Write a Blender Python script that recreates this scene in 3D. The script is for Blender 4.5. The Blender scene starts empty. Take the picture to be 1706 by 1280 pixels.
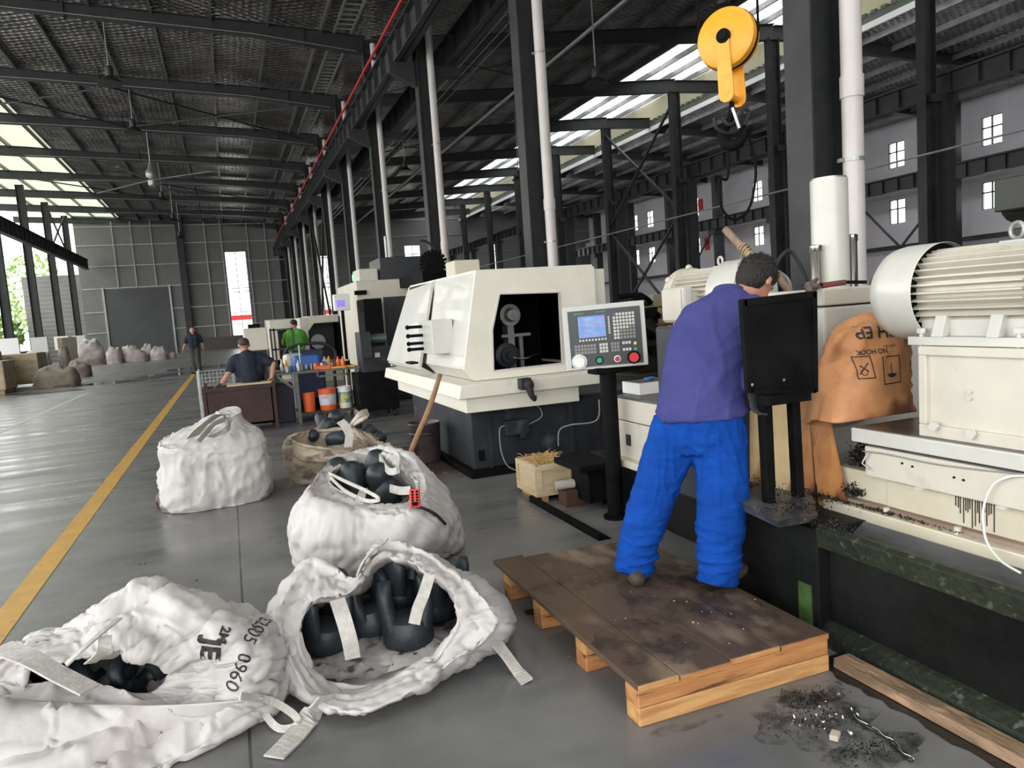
import bpy, bmesh, math, random
from mathutils import Vector, Matrix, Euler, noise
from mathutils.bvhtree import BVHTree

# ------------------------------------------------------------------ camera, sky, exposure
SC = bpy.context.scene
COL = SC.collection
F, PX, PY, EYE = 1232.0, 853.0, 640.0, 1.55          # focal length and centre in pixels of the 1706x1280 frame
XR = Vector((0.93131395, -0.35757135, -0.06926073))   # camera right, in world axes
XD = Vector((-0.10022976, -0.0687928, -0.99258327))   # camera down
XF = Vector((0.3501547, 0.93134864, -0.09990698))     # camera forward
cam_data = bpy.data.cameras.new('camera')
cam = bpy.data.objects.new('camera', cam_data)
COL.objects.link(cam)
cam_data.sensor_width = 36.0
cam_data.lens = F / 1706.0 * 36.0
cam_data.clip_start = 0.05
cam_data.clip_end = 600.0
M = Matrix(((XR.x, -XD.x, -XF.x, 0.0), (XR.y, -XD.y, -XF.y, 0.0), (XR.z, -XD.z, -XF.z, EYE), (0, 0, 0, 1)))
cam.matrix_world = M
SC.camera = cam

world = bpy.data.worlds.new('daylight')
SC.world = world
world.use_nodes = True
wn = world.node_tree
wn.nodes.clear()
w_out = wn.nodes.new('ShaderNodeOutputWorld')
w_bg = wn.nodes.new('ShaderNodeBackground')
w_tc = wn.nodes.new('ShaderNodeTexCoord')
w_sep = wn.nodes.new('ShaderNodeSeparateXYZ')
w_ramp = wn.nodes.new('ShaderNodeValToRGB')
w_ramp.color_ramp.elements[0].position = 0.0
w_ramp.color_ramp.elements[0].color = (0.80, 0.80, 0.76, 1)
w_ramp.color_ramp.elements[1].position = 0.6
w_ramp.color_ramp.elements[1].color = (0.93, 0.96, 1.0, 1)
wn.links.new(w_tc.outputs['Generated'], w_sep.inputs[0])
wn.links.new(w_sep.outputs['Z'], w_ramp.inputs['Fac'])
wn.links.new(w_ramp.outputs['Color'], w_bg.inputs['Color'])
wn.links.new(w_bg.outputs[0], w_out.inputs['Surface'])
w_bg.inputs['Strength'].default_value = 4.6
SC.view_settings.view_transform = 'Standard'
SC.view_settings.look = 'None'
SC.view_settings.gamma = 1.0
SC.view_settings.use_curve_mapping = False
SC.view_settings.exposure = -0.15
try:
    SC.cycles.max_bounces = 8
    SC.cycles.diffuse_bounces = 5
    SC.cycles.glossy_bounces = 3
    SC.cycles.sample_clamp_indirect = 6.0
    SC.cycles.use_denoising = True
except Exception:
    pass

def area_light(name, loc, rot, sx, sy, power, col=(1, 1, 1)):
    """rectangular area light, added to the daylight of the sky"""
    d = bpy.data.lights.new(name, 'AREA')
    d.shape = 'RECTANGLE'
    d.size, d.size_y, d.energy, d.color = sx, sy, power, col
    o = bpy.data.objects.new(name, d)
    COL.objects.link(o)
    o.location = loc
    o.rotation_euler = rot
    return o

# unseen door opening added behind the camera; the left side stands open
area_light('daylight_front_opening', (-4.6, -7.7, 3.6), (math.radians(84), 0, math.radians(-20)), 15, 6.8, 640, (1.0, 0.98, 0.96))
area_light('daylight_side_opening', (-12.0, 12.0, 4.0), (0, math.radians(-84), 0), 7, 34, 680, (1.0, 0.98, 0.95))
area_light('overhead_fill_light', (4.0, -0.5, 9.8), (0, 0, 0), 9, 9, 640, (1.0, 0.99, 0.96))  # soft top light added under the closed roof above the camera
area_light('right_wall_fill_light', (21.2, 34.0, 9.6), (0, math.radians(-50), 0), 1.2, 56, 900, (0.97, 0.97, 1.0))  # fill added under the right aisle roof to brighten the white wall

# ------------------------------------------------------------------ helpers
def at(px, py, X=None, Y=None, Z=None):
    r = XR * (px - PX) + XD * (py - PY) + XF * F
    if X is not None: t = X / r.x
    elif Y is not None: t = Y / r.y
    else: t = (Z - EYE) / r.z
    p = r * t
    p.z += EYE
    return p

def V(*a): return Vector(a)

class MB:
    def __init__(s):
        s.v = []; s.f = []
    def add(s, vs, fs):
        n = len(s.v)
        s.v += [Vector(p) for p in vs]
        s.f += [tuple(i + n for i in f) for f in fs]
        return s
    def box(s, x0, x1, y0, y1, z0, z1):
        if x0 > x1: x0, x1 = x1, x0
        if y0 > y1: y0, y1 = y1, y0
        if z0 > z1: z0, z1 = z1, z0
        return s.add([(x0, y0, z0), (x1, y0, z0), (x1, y1, z0), (x0, y1, z0), (x0, y0, z1), (x1, y0, z1), (x1, y1, z1), (x0, y1, z1)],
                     [(0, 3, 2, 1), (4, 5, 6, 7), (0, 1, 5, 4), (1, 2, 6, 5), (2, 3, 7, 6), (3, 0, 4, 7)])
    def obox(s, c, size, rot=(0, 0, 0)):
        R = Euler(rot).to_matrix() if not isinstance(rot, Matrix) else rot
        c = Vector(c); hx, hy, hz = [q / 2 for q in size]
        P = [c + R @ Vector(p) for p in ((-hx, -hy, -hz), (hx, -hy, -hz), (hx, hy, -hz), (-hx, hy, -hz), (-hx, -hy, hz), (hx, -hy, hz), (hx, hy, hz), (-hx, hy, hz))]
        return s.add(P, [(0, 3, 2, 1), (4, 5, 6, 7), (0, 1, 5, 4), (1, 2, 6, 5), (2, 3, 7, 6), (3, 0, 4, 7)])
    def bar(s, a, b, w, h, up=(0, 0, 1)):
        """rectangular bar from a to b"""
        a = Vector(a); b = Vector(b); d = (b - a); L = d.length; d.normalize()
        up = Vector(up)
        if abs(d.dot(up)) > .99: up = Vector((0, 1, 0))
        sx = d.cross(up).normalized(); uz = sx.cross(d)
        R = Matrix((sx, d, uz)).transposed()
        return s.obox((a + b) / 2, (w, L, h), R)
    def prism(s, poly, a, b):
        """poly: 3D points of one face, extruded by vector a->b"""
        off = Vector(b) - Vector(a)
        n = len(poly)
        vs = [Vector(p) for p in poly] + [Vector(p) + off for p in poly]
        fs = [tuple(range(n - 1, -1, -1)), tuple(range(n, 2 * n))] + [(i, (i + 1) % n, n + (i + 1) % n, n + i) for i in range(n)]
        return s.add(vs, fs)
    def loft(s, rings, cap0=True, cap1=True, closed=True):
        n = len(rings[0]); vs = [p for r in rings for p in r]; fs = []
        for j in range(len(rings) - 1):
            for i in range(n if closed else n - 1):
                a = j * n + i; b = j * n + (i + 1) % n
                fs.append((a, b, b + n, a + n))
        if cap0: fs.append(tuple(range(n - 1, -1, -1)))
        if cap1: fs.append(tuple(range((len(rings) - 1) * n, len(rings) * n)))
        return s.add(vs, fs)
    def tube(s, pts, r, n=10, sx=1.0, sy=1.0, up=(0, 0, 1), caps=True, smooth=0):
        pts = [Vector(p) for p in pts]
        rs = r if isinstance(r, (list, tuple)) else [r] * len(pts)
        if smooth:
            pts, rs = spline(pts, smooth, rs)
        rings = []
        side0 = None
        for i, p in enumerate(pts):
            d = (pts[min(i + 1, len(pts) - 1)] - pts[max(i - 1, 0)]).normalized()
            if side0 is None:
                u = Vector(up)
                if abs(d.dot(u)) > .95: u = Vector((1, 0, 0))
                side = d.cross(u).normalized()
            else:
                side = (side0 - d * side0.dot(d)).normalized()
            side0 = side
            w = side.cross(d)
            rings.append([p + side * (math.cos(2 * math.pi * k / n) * rs[i] * sx) + w * (math.sin(2 * math.pi * k / n) * rs[i] * sy) for k in range(n)])
        return s.loft(rings, caps, caps)
    def cyl(s, a, b, r0, r1=None, n=24):
        return s.tube([a, b], [r0, r0 if r1 is None else r1], n)
    def lathe(s, prof, c, axis=(0, 0, 1), n=28, cap=True):
        """prof: (radius, distance along axis)"""
        ax = Vector(axis).normalized(); u = Vector((1, 0, 0)) if abs(ax.x) < .9 else Vector((0, 1, 0))
        a = ax.cross(u).normalized(); b = ax.cross(a); c = Vector(c)
        rings = [[c + ax * h + (a * math.cos(2 * math.pi * k / n) + b * math.sin(2 * math.pi * k / n)) * max(r, 1e-4) for k in range(n)] for r, h in prof]
        return s.loft(rings, cap, cap)
    def ball(s, c, r, n=16, m=10, rot=None):
        if not isinstance(r, (tuple, list, Vector)): r = (r, r, r)
        c = Vector(c); R = rot if rot is not None else Matrix.Identity(3)
        rings = []
        for j in range(m + 1):
            t = math.pi * j / m
            q = max(math.sin(t), 1e-3)
            rings.append([c + R @ Vector((r[0] * q * math.cos(2 * math.pi * k / n), r[1] * q * math.sin(2 * math.pi * k / n), -r[2] * math.cos(t))) for k in range(n)])
        return s.loft(rings)
    def strap(s, pts, w, side, t=.006, smooth=6):
        """flat webbing along pts; side = width direction (vector or one per point)"""
        pts = [Vector(p) for p in pts]
        pts, _ = spline(pts, smooth, [0] * len(pts))
        rings = []
        sd = Vector(side).normalized()
        for i, p in enumerate(pts):
            d = (pts[min(i + 1, len(pts) - 1)] - pts[max(i - 1, 0)]).normalized()
            sv = (sd - d * sd.dot(d)).normalized() * (w / 2)
            nn = sv.cross(d).normalized() * (t / 2)
            rings.append([p - sv - nn, p + sv - nn, p + sv + nn, p - sv + nn])
        return s.loft(rings)
    def map(s, fn):
        s.v = [fn(p) for p in s.v]
        return s
    def build(s, name, mat, parent=None, smooth=False, bevel=0, origin=None, autosmooth=None):
        me = bpy.data.meshes.new(name)
        if parent is not None:
            off = Vector(parent.get('_w', (0, 0, 0))) if origin is None else Vector(origin)
        elif origin is not None:
            off = Vector(origin)
        else:
            xs = [p.x for p in s.v]; ys = [p.y for p in s.v]; zs = [p.z for p in s.v]
            off = Vector(((min(xs) + max(xs)) / 2, (min(ys) + max(ys)) / 2, min(zs)))
        me.from_pydata([p - off for p in s.v], [], s.f)
        bm = bmesh.new(); bm.from_mesh(me)
        bmesh.ops.recalc_face_normals(bm, faces=bm.faces)
        bm.to_mesh(me); bm.free()
        o = bpy.data.objects.new(name, me)
        COL.objects.link(o)
        me.materials.append(mat)
        if parent is not None:
            o.parent = parent
            o['_w'] = list(off)
        else:
            o.location = off
            o['_w'] = list(off)
        if smooth:
            me.polygons.foreach_set('use_smooth', [True] * len(me.polygons))
            if autosmooth:
                try:
                    me.set_sharp_from_angle(angle=math.radians(autosmooth))
                except Exception:
                    pass
        if bevel:
            md = o.modifiers.new('bevel', 'BEVEL')
            md.width = bevel; md.segments = 2; md.limit_method = 'ANGLE'; md.angle_limit = math.radians(40)
        return o

def spline(pts, k, rs):
    out, ro = [], []
    n = len(pts)
    for i in range(n - 1):
        p0 = pts[max(i - 1, 0)]; p1 = pts[i]; p2 = pts[i + 1]; p3 = pts[min(i + 2, n - 1)]
        for j in range(k):
            t = j / k
            out.append(.5 * ((2 * p1) + (p2 - p0) * t + (2 * p0 - 5 * p1 + 4 * p2 - p3) * t * t + (3 * p1 - p0 - 3 * p2 + p3) * t ** 3))
            ro.append(rs[i] * (1 - t) + rs[i + 1] * t)
    out.append(pts[-1]); ro.append(rs[-1])
    return out, ro

def cspline(pts, N):
    """closed Catmull-Rom resampled to N points"""
    n = len(pts); out = []
    for q in range(N):
        u = q / N * n; i = int(u); t = u - i
        p0, p1, p2, p3 = pts[(i - 1) % n], pts[i % n], pts[(i + 1) % n], pts[(i + 2) % n]
        out.append(.5 * ((2 * p1) + (p2 - p0) * t + (2 * p0 - 5 * p1 + 4 * p2 - p3) * t * t + (3 * p1 - p0 - 3 * p2 + p3) * t ** 3))
    return out

def tag(o, label=None, cat=None, group=None, kind=None):
    if label: o['label'] = label
    if cat: o['category'] = cat
    if group: o['group'] = group
    if kind: o['kind'] = kind
    return o

def thing(name, label, cat, loc=(0, 0, 0), group=None):
    o = bpy.data.objects.new(name, None)
    COL.objects.link(o)
    o.location = loc
    o['_w'] = list(loc)
    return tag(o, label, cat, group)

def struct(o):
    o['kind'] = 'structure'
    return o

def copy_tree(o, parent=None):
    c = o.copy(); COL.objects.link(c)
    c.parent = parent
    for ch in [q for q in KIDS.get(o.name, [])]:
        copy_tree(ch, c)
    return c
KIDS = {}
def note_kids(o):
    KIDS[o.name] = list(o.children)
    for c in o.children: note_kids(c)

def dup(o, loc, rot=(0, 0, 0), label=None, scale=None):
    note_kids(o)
    c = copy_tree(o)
    c.location = loc; c.rotation_euler = rot
    if scale: c.scale = scale
    if label: c['label'] = label
    return c

def wpos(o, p):
    """register the world position of an object moved after it was made"""
    o['_w'] = list(p)

# ------------------------------------------------------------------ materials
def mat(name, c, rough=.5, metal=0.0, c2=None, scale=4.0, detail=5, bump=0.0, bscale=None, contrast=(.35, .65), emit=None, estr=0, spec=.5, stretch=(1, 1, 1), c3=None, s3=20, t3=(.55, .7), coat=0, rvar=0, trans=0):
    m = bpy.data.materials.new(name)
    m.use_nodes = True
    nt = m.node_tree; N = nt.nodes; L = nt.links
    b = N['Principled BSDF']
    b.inputs['Base Color'].default_value = (*c, 1)
    b.inputs['Roughness'].default_value = rough
    b.inputs['Metallic'].default_value = metal
    try: b.inputs['Specular IOR Level'].default_value = spec
    except Exception: pass
    if coat: b.inputs['Coat Weight'].default_value = coat
    if emit:
        b.inputs['Emission Color'].default_value = (*emit, 1)
        b.inputs['Emission Strength'].default_value = estr
    tc = N.new('ShaderNodeTexCoord'); mp = N.new('ShaderNodeMapping')
    mp.inputs['Scale'].default_value = stretch
    L.new(tc.outputs['Object'], mp.inputs[0])
    if c2 or rvar:
        n = N.new('ShaderNodeTexNoise'); n.inputs['Scale'].default_value = scale; n.inputs['Detail'].default_value = detail
        n.inputs['Roughness'].default_value = .62
        L.new(mp.outputs[0], n.inputs['Vector'])
        r = N.new('ShaderNodeValToRGB')
        r.color_ramp.elements[0].position = contrast[0]; r.color_ramp.elements[1].position = contrast[1]
        r.color_ramp.elements[0].color = (*c, 1); r.color_ramp.elements[1].color = (*(c2 or c), 1)
        L.new(n.outputs['Fac'], r.inputs['Fac'])
        src = r.outputs['Color']
        if c3:
            n3 = N.new('ShaderNodeTexNoise'); n3.inputs['Scale'].default_value = s3; n3.inputs['Detail'].default_value = 6
            L.new(mp.outputs[0], n3.inputs['Vector'])
            r3 = N.new('ShaderNodeValToRGB')
            r3.color_ramp.elements[0].position = t3[0]; r3.color_ramp.elements[1].position = t3[1]
            L.new(n3.outputs['Fac'], r3.inputs['Fac'])
            mx = N.new('ShaderNodeMix'); mx.data_type = 'RGBA'
            L.new(r3.outputs['Color'], mx.inputs[0]); L.new(src, mx.inputs[6]); mx.inputs[7].default_value = (*c3, 1)
            src = mx.outputs[2]
        if c2: L.new(src, b.inputs['Base Color'])
        if rvar:
            mr = N.new('ShaderNodeMapRange'); mr.inputs[3].default_value = max(rough - rvar, .03); mr.inputs[4].default_value = min(rough + rvar, 1)
            L.new(n.outputs['Fac'], mr.inputs[0]); L.new(mr.outputs[0], b.inputs['Roughness'])
    if bump:
        nb = N.new('ShaderNodeTexNoise'); nb.inputs['Scale'].default_value = bscale or scale * 3; nb.inputs['Detail'].default_value = 4
        L.new(mp.outputs[0], nb.inputs['Vector'])
        bp = N.new('ShaderNodeBump'); bp.inputs['Strength'].default_value = bump; bp.inputs['Distance'].default_value = .02
        L.new(nb.outputs['Fac'], bp.inputs['Height']); L.new(bp.outputs[0], b.inputs['Normal'])
    return m

MT = {}
MT['dark_steel'] = mat('dark grey painted steel', (.020, .022, .025), .5, c2=(.030, .032, .034), scale=3, bump=.05)
MT['col_steel'] = mat('column grey paint', (.022, .024, .025), .5, c2=(.040, .042, .042), scale=2, bump=.04, spec=.3)
MT['black_steel'] = mat('black steel', (.004, .004, .0045), .65, c2=(.009, .009, .009), scale=5, bump=.15, rvar=.15, spec=.06)
MT['galv'] = mat('galvanised steel', (.30, .31, .31), .38, .6, c2=(.42, .43, .43), scale=8)
MT['purlin'] = mat('purlin steel', (.12, .12, .12), .45, .5, c2=(.2, .2, .2), scale=2)
MT['pvc'] = mat('white plastic pipe', (.62, .58, .57), .38, c2=(.54, .51, .50), scale=2)
MT['red_rail'] = mat('red conductor rail', (.55, .03, .03), .45)
MT['cream'] = mat('cream machine paint', (.60, .57, .49), .38, c2=(.54, .50, .43), scale=2.5, c3=(.45, .40, .33), s3=9, t3=(.62, .8), bump=.03)
MT['cream_light'] = mat('light cream enamel', (.76, .73, .65), .38, c2=(.70, .67, .58), scale=2.5, c3=(.50, .46, .38), s3=9, t3=(.66, .84), bump=.03)
MT['white_paint'] = mat('white gloss paint', (.58, .57, .53), .34, c2=(.52, .51, .47), scale=3, c3=(.45, .42, .36), s3=7, t3=(.66, .82), coat=.2)
MT['machine_dark'] = mat('dark blue grey machine paint', (.034, .038, .045), .45, c2=(.018, .020, .025), scale=4, c3=(.08, .09, .10), s3=6, t3=(.6, .8), rvar=.12, bump=.06, spec=.25)
MT['chrome'] = mat('chromed steel', (.62, .60, .57), .22, 1.0, c2=(.4, .38, .36), scale=12, stretch=(1, 1, .1))
MT['yellow'] = mat('hoist yellow enamel', (.88, .40, .03), .38, c2=(.80, .34, .02), scale=6, bump=.03)
MT['rubber'] = mat('black rubber', (.015, .015, .015), .7)
MT['glove'] = mat('dark grey knitted glove', (.03, .03, .035), .85, bump=.3, bscale=200)
MT['navy'] = mat('navy cotton', (.010, .016, .032), .85, bump=.2, bscale=60)
MT['shirt_blue'] = mat('violet blue work cotton', (.058, .060, .205), .9, c2=(.045, .047, .165), scale=6, bump=.55, bscale=7, stretch=(1.6, .7, .8), spec=.15)
MT['trouser_blue'] = mat('royal blue work cotton', (.006, .060, .33), .9, c2=(.004, .045, .25), scale=5, bump=.8, bscale=9, stretch=(.8, .8, 2.4), spec=.12)
MT['skin'] = mat('skin', (.50, .25, .17), .5, c2=(.42, .20, .13), scale=9)
MT['brown_hair'] = mat('short brown hair', (.06, .035, .025), .7, bump=.5, bscale=120)
MT['hair'] = mat('black hair', (.012, .010, .009), .6, bump=.8, bscale=150, stretch=(1, 1, .3))
MT['shoe'] = mat('brown clog rubber', (.060, .042, .034), .7, c2=(.035, .025, .022), scale=25)
MT['red_plastic'] = mat('red plastic', (.62, .035, .02), .4)
MT['orange_plastic'] = mat('orange plastic', (.75, .13, .03), .45)
MT['blue_plastic'] = mat('blue plastic', (.03, .12, .42), .45)
MT['green_cloth'] = mat('bright green cotton', (.13, .42, .06), .85, c2=(.1, .34, .05), scale=8)
MT['grey_plastic'] = mat('light grey plastic', (.5, .5, .48), .45)
MT['white_plastic'] = mat('white plastic', (.75, .74, .72), .45)
MT['keys'] = mat('pale keys', (.55, .54, .50), .5)
MT['keys_grey'] = mat('grey keys', (.22, .22, .22), .5)
MT['panel_dark'] = mat('dark panel face', (.030, .033, .040), .4)
MT['gauze'] = mat('pale wood', (.62, .50, .33), .7, c2=(.5, .38, .24), scale=6, stretch=(1, 6, 6))
MT['rust'] = mat('rusty brown steel', (.055, .028, .020), .7, c2=(.10, .045, .03), scale=7, bump=.2)
MT['rag'] = mat('dirty rag', (.10, .075, .07), .9, c2=(.16, .12, .11), scale=12, bump=.3)
# ------------------------------------------------------------------ special materials
def nodes(name):
    m = bpy.data.materials.new(name); m.use_nodes = True
    nt = m.node_tree
    return m, nt.nodes, nt.links, nt.nodes['Principled BSDF']

def concrete():
    m, N, L, b = nodes('sealed grey concrete')
    g = N.new('ShaderNodeNewGeometry')
    mp = N.new('ShaderNodeMapping'); mp.inputs['Scale'].default_value = (.55, .16, 1); L.new(g.outputs['Position'], mp.inputs[0])
    n1 = N.new('ShaderNodeTexNoise'); n1.inputs['Scale'].default_value = 1.6; n1.inputs['Detail'].default_value = 7; n1.inputs['Roughness'].default_value = .6
    L.new(g.outputs['Position'], n1.inputs['Vector'])
    r1 = N.new('ShaderNodeValToRGB')
    r1.color_ramp.elements[0].position = .3; r1.color_ramp.elements[0].color = (.125, .126, .129, 1)
    r1.color_ramp.elements[1].position = .72; r1.color_ramp.elements[1].color = (.200, .198, .195, 1)
    L.new(n1.outputs['Fac'], r1.inputs['Fac'])
    # polishing swirls across the slab
    mp2 = N.new('ShaderNodeMapping'); mp2.inputs['Scale'].default_value = (.5, 3.2, 1); mp2.inputs['Rotation'].default_value = (0, 0, .12); L.new(g.outputs['Position'], mp2.inputs[0])
    n2 = N.new('ShaderNodeTexNoise'); n2.inputs['Scale'].default_value = .9; n2.inputs['Detail'].default_value = 5; n2.inputs['Distortion'].default_value = .5
    L.new(mp2.outputs[0], n2.inputs['Vector'])
    mx = N.new('ShaderNodeMix'); mx.data_type = 'RGBA'; mx.blend_type = 'MULTIPLY'
    r2 = N.new('ShaderNodeValToRGB'); r2.color_ramp.elements[0].position = .35; r2.color_ramp.elements[0].color = (.87, .87, .87, 1)
    r2.color_ramp.elements[1].position = .6; r2.color_ramp.elements[1].color = (1.06, 1.05, 1.04, 1)
    L.new(n2.outputs['Fac'], r2.inputs['Fac']); mx.inputs[0].default_value = 1
    L.new(r1.outputs['Color'], mx.inputs[6]); L.new(r2.outputs['Color'], mx.inputs[7])
    # saw cuts every six metres
    sep = N.new('ShaderNodeSeparateXYZ'); L.new(g.outputs['Position'], sep.inputs[0])
    fac = None
    for ax, off, per, w in (('X', .08, 6.0, .006), ('Y', -1.3, 6.0, .006)):
        a = N.new('ShaderNodeMath'); a.operation = 'ADD'; a.inputs[1].default_value = off + per * 20 + per / 2; L.new(sep.outputs[ax], a.inputs[0])
        md = N.new('ShaderNodeMath'); md.operation = 'MODULO'; md.inputs[1].default_value = per; L.new(a.outputs[0], md.inputs[0])
        s = N.new('ShaderNodeMath'); s.operation = 'SUBTRACT'; s.inputs[1].default_value = per / 2; L.new(md.outputs[0], s.inputs[0])
        ab = N.new('ShaderNodeMath'); ab.operation = 'ABSOLUTE'; L.new(s.outputs[0], ab.inputs[0])
        lt = N.new('ShaderNodeMath'); lt.operation = 'LESS_THAN'; lt.inputs[1].default_value = w; L.new(ab.outputs[0], lt.inputs[0])
        if fac is None: fac = lt.outputs[0]
        else:
            m2 = N.new('ShaderNodeMath'); m2.operation = 'MAXIMUM'; L.new(fac, m2.inputs[0]); L.new(lt.outputs[0], m2.inputs[1]); fac = m2.outputs[0]
    mx2 = N.new('ShaderNodeMix'); mx2.data_type = 'RGBA'; L.new(fac, mx2.inputs[0]); L.new(mx.outputs[2], mx2.inputs[6]); mx2.inputs[7].default_value = (.05, .05, .05, 1)
    L.new(mx2.outputs[2], b.inputs['Base Color'])
    mr = N.new('ShaderNodeMapRange'); mr.inputs[1].default_value = .3; mr.inputs[2].default_value = .7; mr.inputs[3].default_value = .20; mr.inputs[4].default_value = .44
    L.new(n2.outputs['Fac'], mr.inputs[0]); L.new(mr.outputs[0], b.inputs['Roughness'])
    bp = N.new('ShaderNodeBump'); bp.inputs['Strength'].default_value = .03; bp.inputs['Distance'].default_value = .02; L.new(n2.outputs['Fac'], bp.inputs['Height']); L.new(bp.outputs[0], b.inputs['Normal'])
    b.inputs['Specular IOR Level'].default_value = .5
    return m

def foil():
    m, N, L, b = nodes('foil faced roof insulation')
    g = N.new('ShaderNodeNewGeometry')
    hs = []
    for ang in (.55, -.55):
        mp = N.new('ShaderNodeMapping'); mp.inputs['Rotation'].default_value = (0, 0, ang); L.new(g.outputs['Position'], mp.inputs[0])
        w = N.new('ShaderNodeTexWave'); w.inputs['Scale'].default_value = 1.5; w.inputs['Distortion'].default_value = 2.2; w.inputs['Detail'].default_value = 2; w.inputs['Detail Scale'].default_value = 1.5
        w.bands_direction = 'Y'
        L.new(mp.outputs[0], w.inputs['Vector']); hs.append(w.outputs['Fac'])
    mu = N.new('ShaderNodeMath'); mu.operation = 'MULTIPLY'; L.new(hs[0], mu.inputs[0]); L.new(hs[1], mu.inputs[1])
    bp = N.new('ShaderNodeBump'); bp.inputs['Strength'].default_value = .75; bp.inputs['Distance'].default_value = .10
    L.new(mu.outputs[0], bp.inputs['Height']); L.new(bp.outputs[0], b.inputs['Normal'])
    n = N.new('ShaderNodeTexNoise'); n.inputs['Scale'].default_value = 1.2; L.new(g.outputs['Position'], n.inputs['Vector'])
    r = N.new('ShaderNodeValToRGB'); r.color_ramp.elements[0].color = (.20, .185, .175, 1); r.color_ramp.elements[1].color = (.42, .40, .38, 1)
    r.color_ramp.elements[0].position = .35; r.color_ramp.elements[1].position = .7
    L.new(n.outputs['Fac'], r.inputs['Fac']); L.new(r.outputs['Color'], b.inputs['Base Color'])
    b.inputs['Metallic'].default_value = .9; b.inputs['Roughness'].default_value = .24
    return m

def ribbed(name, c, axis='X', scale=5.0, rough=.5, bump=.4, trans=None, c2=None):
    m, N, L, b = nodes(name)
    g = N.new('ShaderNodeNewGeometry')
    w = N.new('ShaderNodeTexWave'); w.bands_direction = axis; w.inputs['Scale'].default_value = scale / 6.28 * 2; w.inputs['Distortion'].default_value = 0
    L.new(g.outputs['Position'], w.inputs['Vector'])
    bp = N.new('ShaderNodeBump'); bp.inputs['Strength'].default_value = bump; bp.inputs['Distance'].default_value = .03
    L.new(w.outputs['Fac'], bp.inputs['Height']); L.new(bp.outputs[0], b.inputs['Normal'])
    n = N.new('ShaderNodeTexNoise'); n.inputs['Scale'].default_value = .8; n.inputs['Detail'].default_value = 4; L.new(g.outputs['Position'], n.inputs['Vector'])
    r = N.new('ShaderNodeValToRGB'); r.color_ramp.elements[0].color = (*c, 1); r.color_ramp.elements[1].color = (*(c2 or [q * 1.15 for q in c]), 1)
    r.color_ramp.elements[0].position = .35; r.color_ramp.elements[1].position = .65
    L.new(n.outputs['Fac'], r.inputs['Fac']); L.new(r.outputs['Color'], b.inputs['Base Color'])
    b.inputs['Roughness'].default_value = rough
    if trans:
        t = N.new('ShaderNodeBsdfTranslucent'); t.inputs['Color'].default_value = (*trans, 1)
        mx = N.new('ShaderNodeMixShader'); mx.inputs[0].default_value = .75
        L.new(b.outputs[0], mx.inputs[1]); L.new(t.outputs[0], mx.inputs[2])
        L.new(mx.outputs[0], N['Material Output'].inputs['Surface'])
    return m

MT['concrete'] = concrete()
MT['foil'] = foil()
MT['wall_grey'] = ribbed('grey profiled wall sheet', (.15, .15, .145), 'X', 9)
MT['wall_white'] = mat('white lilac wall paint', (.62, .60, .64), .8, c2=(.55, .53, .56), scale=.6)
MT['pale_sheet'] = ribbed('pale translucent roof sheet', (.55, .56, .48), 'X', 8, trans=(.66, .68, .58))
MT['white_sheet'] = ribbed('white translucent roof sheet', (.7, .7, .68), 'X', 8, trans=(.75, .76, .74))
MT['pale_sheet_y'] = ribbed('cream translucent cladding', (.6, .58, .48), 'Y', 12, trans=(.45, .43, .34))
MT['door_dark'] = ribbed('dark roller shutter', (.075, .078, .082), 'Z', 12)
MT['line_yellow'] = mat('worn yellow floor paint', (.60, .33, .05), .5, c2=(.48, .27, .06), scale=5, c3=(.25, .2, .14), s3=14, t3=(.6, .75))
MT['line_white'] = mat('worn white floor paint', (.5, .5, .48), .5, c2=(.32, .32, .31), scale=3)
MT['wet'] = mat('wet floor', (.035, .04, .042), .04)
MT['oil'] = mat('oily black residue', (.010, .010, .009), .35, c2=(.02, .02, .017), scale=8, bump=.2)
MT['foliage'] = mat('sunlit leaves', (.16, .30, .05), .7, c2=(.28, .42, .10), scale=2)
MT['bark'] = mat('bark', (.09, .07, .05), .9)
MT['ground_out'] = mat('pale ground outside', (.45, .44, .40), .9)
MT['cable'] = mat('grey cable sheath', (.25, .25, .25), .5)
MT['lamp_dark'] = mat('dark lamp housing', (.02, .02, .02), .5)
MT['clear'] = mat('window glass', (.9, .92, .92), .05)

# ------------------------------------------------------------------ floor and floor marks
def flat(name, pts, z, m, th=.004):
    mb = MB(); P = [Vector((p[0], p[1], z)) for p in pts]
    mb.prism(P, (0, 0, 0), (0, 0, -th))
    return mb.build(name, m)

struct(MB().box(-13.9, 60, -14, 65, -.2, 0).build('floor', MT['concrete']))
struct(MB().box(-140, -13.9, -20, 220, -.25, -.06).build('ground_outside', MT['ground_out']))
struct(flat('floor_marking', [(-1.42, .5), (-1.27, .5), (-1.27, 31), (-1.42, 31)], .003, MT['line_yellow'], .002))
struct(flat('floor_marking', [(-4.05, 4), (-3.93, 4), (-3.93, 24.5), (-4.05, 24.5)], .003, MT['line_white'], .002))

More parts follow.
